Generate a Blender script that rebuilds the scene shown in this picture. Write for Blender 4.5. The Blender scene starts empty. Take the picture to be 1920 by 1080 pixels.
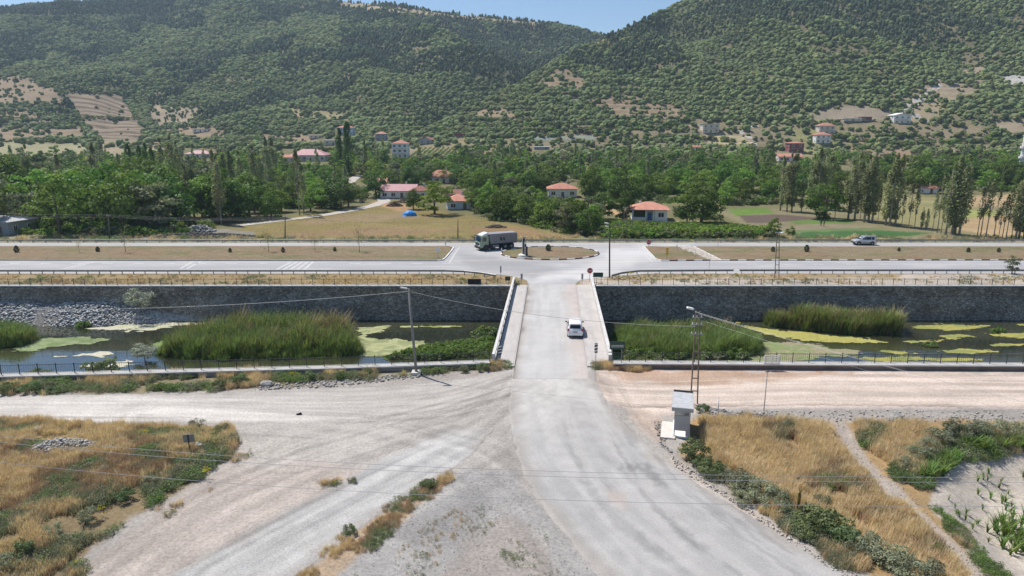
import bpy, math, random
import numpy as np
from mathutils import Vector, Matrix

# ------------------------------------------------------------------ camera, sky, sun, exposure
R = math.radians
random.seed(7)
rng = np.random.default_rng(11)
scene = bpy.context.scene
COL = scene.collection
CAM_H = 23.3                       # drone height above the road, metres
FPX = 1280.0                       # focal length in pixels of a 1920 wide frame (24 mm equivalent)
PITCH = math.atan(303 / 1280.0)
SP, CP = math.sin(PITCH), math.cos(PITCH)
cam_data = bpy.data.cameras.new('camera')
cam_data.sensor_width = 36.0
cam_data.lens = 24.0
cam_data.clip_start = 0.5
cam_data.clip_end = 9000.0
cam = bpy.data.objects.new('camera', cam_data)
cam.location = (0, 0, CAM_H)
cam.rotation_euler = (R(90) - PITCH, 0, 0)
COL.objects.link(cam)
scene.camera = cam

SUN_EL = R(59)
SUN_DIR = Vector((-0.80, 0.60, 0)).normalized()       # horizontal direction towards the sun
world = bpy.data.worlds.new('World')
scene.world = world
world.use_nodes = True
wn = world.node_tree
wn.nodes.clear()
sky = wn.nodes.new('ShaderNodeTexSky')
sky.sky_type = 'NISHITA'
sky.sun_disc = False
sky.sun_elevation = SUN_EL
sky.sun_rotation = math.atan2(SUN_DIR.x, SUN_DIR.y)
sky.altitude = 700
sky.air_density = 1.0
sky.dust_density = 0.0
sky.ozone_density = 4.0
bgn = wn.nodes.new('ShaderNodeBackground')
bgn.inputs[1].default_value = 0.085
out = wn.nodes.new('ShaderNodeOutputWorld')
wn.links.new(sky.outputs[0], bgn.inputs[0])
wn.links.new(bgn.outputs[0], out.inputs[0])

sun_data = bpy.data.lights.new('sun', 'SUN')
sun_data.energy = 4.2
sun_data.angle = R(0.53)
sun_data.color = (1.0, 0.95, 0.88)
sun = bpy.data.objects.new('sun', sun_data)
sd = Vector((SUN_DIR.x * math.cos(SUN_EL), SUN_DIR.y * math.cos(SUN_EL), math.sin(SUN_EL)))
sun.rotation_euler = sd.to_track_quat('Z', 'Y').to_euler()
sun.location = (0, 0, 300)
COL.objects.link(sun)

vs = scene.view_settings
vs.view_transform = 'Standard'
vs.look = 'None'
vs.gamma = 1.0
vs.use_curve_mapping = False
vs.exposure = 0.5
scene.render.engine = 'CYCLES'
cy = scene.cycles
cy.max_bounces = 5
cy.diffuse_bounces = 2
cy.glossy_bounces = 2
cy.transmission_bounces = 3
cy.transparent_max_bounces = 4
cy.volume_bounces = 0
cy.use_denoising = True
cy.use_adaptive_sampling = True
cy.adaptive_threshold = 0.02
cy.caustics_reflective = False
cy.caustics_refractive = False

# ------------------------------------------------------------------ pixel <-> world
def ray(px, py):
    u = (px - 960) / FPX
    v = (py - 540) / FPX
    return u, CP - v * SP, -SP - v * CP

def G(px, py, z=0.0):
    u, dy, dz = ray(px, py)
    k = (z - CAM_H) / dz
    return Vector((u * k, dy * k, z))

def D(px, py, y):
    u, dy, dz = ray(px, py)
    k = y / dy
    return Vector((u * k, y, CAM_H + dz * k))

def project(x, y, z):
    zc = y * CP - (z - CAM_H) * SP
    yc = y * SP + (z - CAM_H) * CP
    return 960 + FPX * x / zc, 540 - FPX * yc / zc

# ------------------------------------------------------------------ noise
def _hash(ix, iy, seed):
    h = (ix.astype(np.int64) * 374761393 + iy.astype(np.int64) * 668265263 + seed * 1442695041) & 0x7fffffff
    h = ((h ^ (h >> 13)) * 1274126177) & 0x7fffffff
    h = h ^ (h >> 16)
    return (h & 0xffff) / 65535.0

def vnoise(x, y, seed=0):
    x = np.asarray(x, float); y = np.asarray(y, float)
    ix = np.floor(x); iy = np.floor(y)
    fx = x - ix; fy = y - iy
    fx = fx * fx * (3 - 2 * fx); fy = fy * fy * (3 - 2 * fy)
    a = _hash(ix, iy, seed); b = _hash(ix + 1, iy, seed)
    c = _hash(ix, iy + 1, seed); d = _hash(ix + 1, iy + 1, seed)
    return (a + (b - a) * fx) * (1 - fy) + (c + (d - c) * fx) * fy

def fbm(x, y, seed=0, octv=4):
    s = 0; a = 0.5; f = 1.0
    for k in range(octv):
        s = s + a * vnoise(np.asarray(x) * f, np.asarray(y) * f, seed + 17 * k)
        a *= 0.5; f *= 2.03
    return s / (1 - 0.5 ** octv)          # 0..1

def sstep(a, b, x):
    t = np.clip((np.asarray(x, float) - a) / (b - a), 0, 1)
    return t * t * (3 - 2 * t)

def poly_sd(P, poly):
    """signed distance to a polygon, negative inside; P (N,2)"""
    poly = np.asarray(poly, float)
    n = len(poly)
    d = np.full(len(P), 1e18)
    inside = np.zeros(len(P), bool)
    for i in range(n):
        a = poly[i]; b = poly[(i + 1) % n]
        e = b - a
        w = P - a
        t = np.clip((w @ e) / max(e @ e, 1e-9), 0, 1)
        q = w - t[:, None] * e
        d = np.minimum(d, (q * q).sum(1))
        c1 = P[:, 1] >= a[1]; c2 = P[:, 1] < b[1]
        s = e[0] * w[:, 1] - e[1] * w[:, 0]
        inside ^= (c1 & c2 & (s > 0)) | (~c1 & ~c2 & (s < 0))
    d = np.sqrt(d)
    return np.where(inside, -d, d)

# ------------------------------------------------------------------ terrain beyond the river
def _t(px, row, depth):
    p = D(px, row, depth)
    return p.x / p.y, p.y, p.z

_L = [(-700, 40, 1150), (-300, 24, 1180), (0, 15, 1200), (100, 9, 1200), (200, 2, 1210), (300, -7, 1220), (450, -20, 1230),
      (560, -12, 1230), (620, 2, 1230), (700, 7, 1225), (760, 13, 1215), (800, 20, 1210), (860, 27, 1200), (930, 34, 1190),
      (1000, 41, 1180), (1050, 46, 1170), (1090, 56, 1160), (1120, 66, 1150), (1200, 90, 1150), (1500, 110, 1150), (3000, 110, 1150)]
_Rr = [(-900, 330, 520), (700, 300, 520), (760, 268, 530), (800, 245, 545), (860, 213, 570), (920, 182, 600), (980, 151, 630),
       (1040, 118, 660), (1090, 92, 700), (1120, 78, 720), (1150, 66, 740), (1180, 52, 770), (1215, 36, 800), (1250, 18, 830),
       (1280, 2, 860), (1320, -22, 890), (1400, -62, 930), (1600, -130, 1020), (1920, -200, 1120), (2400, -260, 1200), (3000, -290, 1250)]
LT = np.array([_t(*q) for q in _L]); RT = np.array([_t(*q) for q in _Rr])

def _layer(t, y, tab, knots):
    yr = np.interp(t, tab[:, 0], tab[:, 1]); zr = np.interp(t, tab[:, 0], tab[:, 2])
    ys = [k[0] for k in knots]; zs = [k[1] for k in knots]
    y0, z0 = ys[-1], zs[-1]
    z = np.interp(y, ys, zs)
    f = np.clip((y - y0) / (yr - y0), 0, 1)
    up = z0 + (zr - z0) * (f * 0.9 + 0.1 * f * f)
    back = zr - np.maximum(y - yr, 0) * 0.16
    return np.where(y > yr, back, np.where(y > y0, up, z)), f

def hz(x, y, detail=True):
    """height of the land beyond the highway"""
    x = np.asarray(x, float); y = np.asarray(y, float)
    t = x / np.maximum(y, 1)
    zl, fl = _layer(t, y, LT, [(0, 0), (260, 0), (420, 4.5), (500, 12), (580, 23.5)])
    zr, fr = _layer(t, y, RT, [(0, 0), (260, 0), (400, 3.0), (470, 11.0)])
    yr = np.interp(t, RT[:, 0], RT[:, 1])
    zr = zr - np.maximum(y - yr, 0) * 0.55
    # the ravine behind the near spur
    ravine = np.exp(-((y - yr - 70) / 60.0) ** 2) * sstep(-0.16, -0.08, t) * sstep(0.16, 0.1, t)
    zl = zl - 26 * ravine * sstep(0, 30, y - yr)
    z = np.maximum(zl, zr)
    if detail:
        m = sstep(430, 760, y)
        n1 = fbm(x / 150.0, y / 190.0, 3, 4) - 0.5
        gl = np.abs(fbm((x * 0.85 + y * 0.42) / 120.0, (y * 0.85 - x * 0.4) / 420.0, 9, 3) - 0.5) * 2
        fr_all = np.maximum(fl * (zl >= zr), fr * (zr > zl))
        fade = sstep(1.0, 0.86, fr_all)
        z = z + m * fade * (30 * n1 + 58 * (gl - 0.35))
        z = z + sstep(330, 520, y) * 2.2 * (fbm(x / 26.0, y / 26.0, 31, 3) - 0.5) * np.where(y > 330, 1, 0)
        # terraces on the lower slopes
        tr = sstep(380, 470, y) * sstep(680, 560, y)
        st = 4.0
        q = np.floor(z / st) * st + st * sstep(0.55, 1.0, (z / st) % 1.0)
        z = z + tr * 0.65 * (q - z) * np.where(y > 380, 1, 0)
    return z

def zat(x, y):
    return float(hz(np.array([x]), np.array([y]))[0]) if y > 99 else 0.0

_TY = np.concatenate([np.arange(100, 300, 0.6), np.arange(300, 1300, 1.5)])
def T(px, py):
    """first hit of the pixel's ray with the land beyond the river"""
    u, dy, dz = ray(px, py)
    k = _TY / dy
    x = u * k; z = CAM_H + dz * k
    h = hz(x, _TY)
    hit = np.nonzero(z <= h)[0]
    i = hit[0] if len(hit) else len(_TY) - 1
    return Vector((x[i], _TY[i], h[i]))

# ------------------------------------------------------------------ mesh helpers
def link(name, me, mat=None, parent=None):
    o = bpy.data.objects.new(name, me)
    COL.objects.link(o)
    if mat is not None and me is not None and len(me.materials) == 0:
        me.materials.append(mat)
    if parent is not None:
        o.parent = parent
    return o

def empty(name, loc=(0, 0, 0), rz=0.0):
    o = bpy.data.objects.new(name, None)
    o.empty_display_size = 0.2
    o.location = loc
    o.rotation_euler = (0, 0, rz)
    COL.objects.link(o)
    return o

def tag(o, label=None, cat=None, group=None, kind=None):
    if label: o['label'] = label
    if cat: o['category'] = cat
    if group: o['group'] = group
    if kind: o['kind'] = kind
    return o

def np_mesh(name, V, F, smooth=False):
    """V (n,3); F (m,3) or (m,4) index array"""
    V = np.asarray(V, np.float32); F = np.asarray(F, np.int32)
    me = bpy.data.meshes.new(name)
    me.vertices.add(len(V)); me.vertices.foreach_set('co', V.ravel())
    k = F.shape[1]
    me.loops.add(F.size); me.loops.foreach_set('vertex_index', F.ravel())
    me.polygons.add(len(F))
    me.polygons.foreach_set('loop_start', np.arange(0, F.size, k, dtype=np.int32))
    me.polygons.foreach_set('loop_total', np.full(len(F), k, np.int32))
    if smooth:
        me.polygons.foreach_set('use_smooth', np.ones(len(F), bool))
    me.update(calc_edges=True)
    return me

def set_col(me, C):
    a = me.color_attributes.new('Col', 'FLOAT_COLOR', 'POINT')
    C4 = np.ones((len(me.vertices), 4), np.float32); C4[:, :3] = C
    a.data.foreach_set('color', C4.ravel())

class MB:
    def __init__(self):
        self.v = []; self.f = []
    def add(self, vs, fs):
        b = len(self.v)
        self.v += [tuple(q) for q in vs]
        self.f += [tuple(b + i for i in q) for q in fs]
        return self
    def hexa(self, p):      # 8 corners, bottom four ccw then top four
        return self.add(p, [(3, 2, 1, 0), (4, 5, 6, 7), (0, 1, 5, 4), (1, 2, 6, 5), (2, 3, 7, 6), (3, 0, 4, 7)])
    def box(self, c, s, rz=0.0):
        cx, cy_, cz = c; a, b, h = s[0] / 2, s[1] / 2, s[2] / 2
        co, si = math.cos(rz), math.sin(rz)
        pts = []
        for z in (-h, h):
            for (x, y) in ((-a, -b), (a, -b), (a, b), (-a, b)):
                pts.append((cx + x * co - y * si, cy_ + x * si + y * co, cz + z))
        return self.hexa(pts)
    def bar(self, p, q, w, h=None):
        p, q = Vector(p), Vector(q); h = h or w
        d = (q - p).normalized()
        up = Vector((0, 0, 1)) if abs(d.z) < 0.95 else Vector((0, 1, 0))
        s = d.cross(up).normalized() * (w / 2); u = s.cross(d).normalized() * (h / 2)
        pts = [p - s - u, p + s - u, q + s - u, q - s - u, p - s + u, p + s + u, q + s + u, q - s + u]
        return self.hexa(pts)
    def cyl(self, p, q, r0, r1=None, n=10, caps=True):
        p, q = Vector(p), Vector(q); r1 = r0 if r1 is None else r1
        d = (q - p).normalized()
        up = Vector((0, 0, 1)) if abs(d.z) < 0.95 else Vector((0, 1, 0))
        s = d.cross(up).normalized(); u = d.cross(s).normalized()
        vs_ = []
        for (o, r) in ((p, r0), (q, r1)):
            for i in range(n):
                a = 2 * math.pi * i / n
                vs_.append(o + (s * math.cos(a) + u * math.sin(a)) * r)
        fs = [(i, (i + 1) % n, n + (i + 1) % n, n + i) for i in range(n)]
        if caps:
            fs += [tuple(range(n - 1, -1, -1)), tuple(range(n, 2 * n))]
        return self.add(vs_, fs)
    def tube(self, path, r, n=5):
        path = [Vector(p) for p in path]
        rings = []
        for i, p in enumerate(path):
            d = (path[min(i + 1, len(path) - 1)] - path[max(i - 1, 0)]).normalized()
            up = Vector((0, 0, 1)) if abs(d.z) < 0.95 else Vector((0, 1, 0))
            s = d.cross(up).normalized(); u = d.cross(s).normalized()
            rr = r[i] if isinstance(r, (list, tuple)) else r
            rings.append([p + (s * math.cos(2 * math.pi * k / n) + u * math.sin(2 * math.pi * k / n)) * rr for k in range(n)])
        vs_ = [q for ring in rings for q in ring]
        fs = []
        for i in range(len(path) - 1):
            for k in range(n):
                fs.append((i * n + k, i * n + (k + 1) % n, (i + 1) * n + (k + 1) % n, (i + 1) * n + k))
        fs += [tuple(range(n - 1, -1, -1)), tuple(range((len(path) - 1) * n, len(path) * n))]
        return self.add(vs_, fs)
    def prism(self, poly, z0, z1):          # polygon in xy extruded in z
        n = len(poly)
        vs_ = [(p[0], p[1], z0) for p in poly] + [(p[0], p[1], z1) for p in poly]
        fs = [(i, (i + 1) % n, n + (i + 1) % n, n + i) for i in range(n)] + [tuple(range(n - 1, -1, -1)), tuple(range(n, 2 * n))]
        return self.add(vs_, fs)
    def side(self, poly, x0, x1, taper=None):           # polygon in (y,z) extruded along x
        n = len(poly)
        vs_ = [(x0, p[0], p[1]) for p in poly] + [(x1, p[0], p[1]) for p in poly]
        fs = [(i, (i + 1) % n, n + (i + 1) % n, n + i) for i in range(n)] + [tuple(range(n - 1, -1, -1)), tuple(range(n, 2 * n))]
        return self.add(vs_, fs)
    def face(self, pts):
        return self.add(pts, [tuple(range(len(pts)))])
    def mesh(self, name, smooth=False):
        me = bpy.data.meshes.new(name)
        me.from_pydata(self.v, [], self.f)
        me.update()
        if smooth:
            me.polygons.foreach_set('use_smooth', np.ones(len(me.polygons), bool))
        return me
    def build(self, name, mat, parent=None, smooth=False, bevel=0.0):
        me = self.mesh(name, smooth)
        o = link(name, me, mat, parent)
        if bevel:
            m = o.modifiers.new('bevel', 'BEVEL'); m.width = bevel; m.segments = 2; m.limit_method = 'ANGLE'
        return o

def copy_tree(o, parent=None):
    c = o.copy(); COL.objects.link(c); c.parent = parent
    for ch in o.children:
        copy_tree(ch, c)
    return c

# ------------------------------------------------------------------ materials
MATS = {}
def mat(name, col=(0.5, 0.5, 0.5), rough=0.85, var=0.0, scale=1.0, metal=0.0, spec=0.3, attr=False, bump=0.0, bscale=None,
        trans=0.0, rand=0.0, col2=None, fine=0.0, fscale=None, emit=None, coat=0.0, hue=0.0, stretch=None, contrast=None):
    if name in MATS: return MATS[name]
    m = bpy.data.materials.new(name); m.use_nodes = True
    nt = m.node_tree; N = nt.nodes; Lk = nt.links
    N.clear()
    o = N.new('ShaderNodeOutputMaterial')
    b = N.new('ShaderNodeBsdfPrincipled')
    b.inputs['Roughness'].default_value = rough
    b.inputs['Metallic'].default_value = metal
    b.inputs['Specular IOR Level'].default_value = spec
    if coat: b.inputs['Coat Weight'].default_value = coat
    if attr:
        a = N.new('ShaderNodeVertexColor'); a.layer_name = 'Col'; c = a.outputs[0]
    else:
        a = N.new('ShaderNodeRGB'); a.outputs[0].default_value = (*col, 1); c = a.outputs[0]
    tc = N.new('ShaderNodeTexCoord')
    co = tc.outputs['Object']
    if stretch:
        mp = N.new('ShaderNodeMapping'); mp.inputs['Scale'].default_value = stretch
        Lk.new(co, mp.inputs[0]); co = mp.outputs[0]
    def noise(sc, det=4):
        n = N.new('ShaderNodeTexNoise'); n.inputs['Scale'].default_value = sc; n.inputs['Detail'].default_value = det
        n.inputs['Roughness'].default_value = 0.6
        Lk.new(co, n.inputs['Vector']); return n.outputs[0]
    if col2 is not None:
        r = N.new('ShaderNodeMapRange'); cl = contrast or (0.4, 0.62)
        r.inputs[1].default_value = cl[0]; r.inputs[2].default_value = cl[1]
        Lk.new(noise(scale), r.inputs[0])
        mx = N.new('ShaderNodeMix'); mx.data_type = 'RGBA'
        Lk.new(r.outputs[0], mx.inputs[0]); Lk.new(c, mx.inputs[6]); mx.inputs[7].default_value = (*col2, 1)
        c = mx.outputs[2]
    def mul(c, fac_socket, lo, hi, a0=0.3, a1=0.7):
        r = N.new('ShaderNodeMapRange'); r.inputs[1].default_value = a0; r.inputs[2].default_value = a1
        r.inputs[3].default_value = lo; r.inputs[4].default_value = hi
        Lk.new(fac_socket, r.inputs[0])
        h = N.new('ShaderNodeVectorMath'); h.operation = 'SCALE'
        Lk.new(c, h.inputs[0]); Lk.new(r.outputs[0], h.inputs['Scale'])
        return h.outputs[0]
    if var: c = mul(c, noise(scale if col2 is None else scale * 1.7), 1 - var, 1 + var)
    if fine: c = mul(c, noise(fscale or 12.0, 2), 1 - fine, 1 + fine, 0.25, 0.75)
    if rand or hue:
        oi = N.new('ShaderNodeObjectInfo')
        if rand: c = mul(c, oi.outputs['Random'], 1 - rand, 1 + rand, 0, 1)
        if hue:
            hs = N.new('ShaderNodeHueSaturation')
            ma = N.new('ShaderNodeMath'); ma.operation = 'MULTIPLY'; ma.inputs[1].default_value = 7.13
            fr_ = N.new('ShaderNodeMath'); fr_.operation = 'FRACT'
            Lk.new(oi.outputs['Random'], ma.inputs[0]); Lk.new(ma.outputs[0], fr_.inputs[0])
            r = N.new('ShaderNodeMapRange'); r.inputs[3].default_value = 0.5 - hue; r.inputs[4].default_value = 0.5 + hue
            Lk.new(fr_.outputs[0], r.inputs[0]); Lk.new(r.outputs[0], hs.inputs['Hue']); Lk.new(c, hs.inputs['Color'])
            c = hs.outputs[0]
    Lk.new(c, b.inputs['Base Color'])
    if bump:
        bp = N.new('ShaderNodeBump'); bp.inputs['Strength'].default_value = 1.0; bp.inputs['Distance'].default_value = bump
        Lk.new(noise(bscale or 8.0, 5), bp.inputs['Height']); Lk.new(bp.outputs[0], b.inputs['Normal'])
    sh = b.outputs[0]
    if trans:
        tr = N.new('ShaderNodeBsdfTranslucent'); mxs = N.new('ShaderNodeMixShader'); mxs.inputs[0].default_value = trans
        g = N.new('ShaderNodeVectorMath'); g.operation = 'MULTIPLY'; g.inputs[1].default_value = (1.1, 1.14, 0.8)
        Lk.new(c, g.inputs[0]); Lk.new(g.outputs[0], tr.inputs[0])
        Lk.new(b.outputs[0], mxs.inputs[1]); Lk.new(tr.outputs[0], mxs.inputs[2]); sh = mxs.outputs[0]
    Lk.new(sh, o.inputs[0])
    MATS[name] = m
    return m

M_CONC = mat('concrete', (0.56, 0.54, 0.51), 0.9, var=0.14, scale=0.9, fine=0.08)
M_CONC_D = mat('concrete_grey', (0.33, 0.32, 0.31), 0.9, var=0.18, scale=0.7, fine=0.1)
M_GALV = mat('galvanised_steel', (0.26, 0.27, 0.27), 0.5, metal=0.35, var=0.12, scale=2)
M_DARKSTEEL = mat('dark_painted_steel', (0.045, 0.047, 0.05), 0.55)
M_WHITE = mat('white_paint', (0.78, 0.77, 0.74), 0.6, var=0.06, scale=1.5)
M_WEATHERWHITE = mat('worn_white_paint', (0.70, 0.68, 0.65), 0.8, var=0.12, scale=3, fine=0.1)
M_BLACK = mat('black_paint', (0.025, 0.025, 0.028), 0.6)
M_KERBDARK = mat('dark_red_kerb_paint', (0.10, 0.055, 0.05), 0.8, var=0.15, scale=3)
M_RED = mat('sign_red', (0.42, 0.03, 0.035), 0.45)
M_SIGNGREEN = mat('sign_green', (0.035, 0.075, 0.055), 0.6, var=0.1, scale=3)
M_BLUE = mat('sign_blue', (0.10, 0.20, 0.42), 0.5)
M_YELLOW = mat('sign_yellow', (0.62, 0.36, 0.03), 0.5)
M_GLASS = mat('dark_window_glass', (0.018, 0.022, 0.028), 0.08, spec=0.6)
M_RUBBER = mat('tyre_rubber', (0.022, 0.022, 0.022), 0.85)
M_WOODPOLE = mat('weathered_wood', (0.16, 0.13, 0.10), 0.9, var=0.2, scale=3)
M_WIRE = mat('aluminium_wire', (0.42, 0.42, 0.42), 0.45, metal=0.3)
M_DARKWIRE = mat('insulated_wire', (0.10, 0.10, 0.10), 0.7)
M_BARK = mat('grey_bark', (0.13, 0.105, 0.08), 0.95, var=0.25, scale=2)
M_PALEBARK = mat('pale_bark', (0.30, 0.27, 0.22), 0.95, var=0.25, scale=2)
M_ROCK = mat('limestone', (0.36, 0.35, 0.33), 0.95, var=0.3, scale=1.3, fine=0.15, rand=0.25)

# ================================================================== LARGE STRUCTURE: land, river, roads
def resample0(pts, n):
    P = np.array([tuple(p)[:2] for p in pts]); d = np.concatenate([[0], np.cumsum(np.hypot(*np.diff(P, axis=0).T))])
    s = np.linspace(0, d[-1], n); Q = np.stack([np.interp(s, d, P[:, 0]), np.interp(s, d, P[:, 1])], 1)
    for _ in range(5): Q[1:-1] = 0.25 * Q[:-2] + 0.5 * Q[1:-1] + 0.25 * Q[2:]
    return Q
def paint(PX, C, zones, veg=None, seed=5):
    """lay zone colours over C; PX are the places' picture coordinates, only used to lay out the fields once"""
    nx = fbm(PX[:, 0] / 30.0, PX[:, 1] / 14.0, seed, 4) - 0.5
    nf = fbm(PX[:, 0] / 7.0, PX[:, 1] / 4.0, seed + 50, 3) - 0.5
    for z in zones:
        poly, colr, soft, warp = z[:4]
        bare = z[4] if len(z) > 4 else 1.0
        pa = np.asarray(poly, float); pad = soft + warp + 4
        sel = ((PX[:, 0] > pa[:, 0].min() - pad) & (PX[:, 0] < pa[:, 0].max() + pad) &
               (PX[:, 1] > pa[:, 1].min() - pad) & (PX[:, 1] < pa[:, 1].max() + pad))
        idx = np.nonzero(sel)[0]
        if len(idx) == 0: continue
        sd = poly_sd(PX[idx], pa) + warp * 2 * nx[idx] + warp * 1.0 * nf[idx]
        m = sstep(soft, -soft, sd)
        if C is not None and colr is not None:
            C[idx] = C[idx] * (1 - m[:, None]) + np.array(colr) * m[:, None]
        if veg is not None:
            veg[idx] = veg[idx] * (1 - m * bare)
    return C

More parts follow.
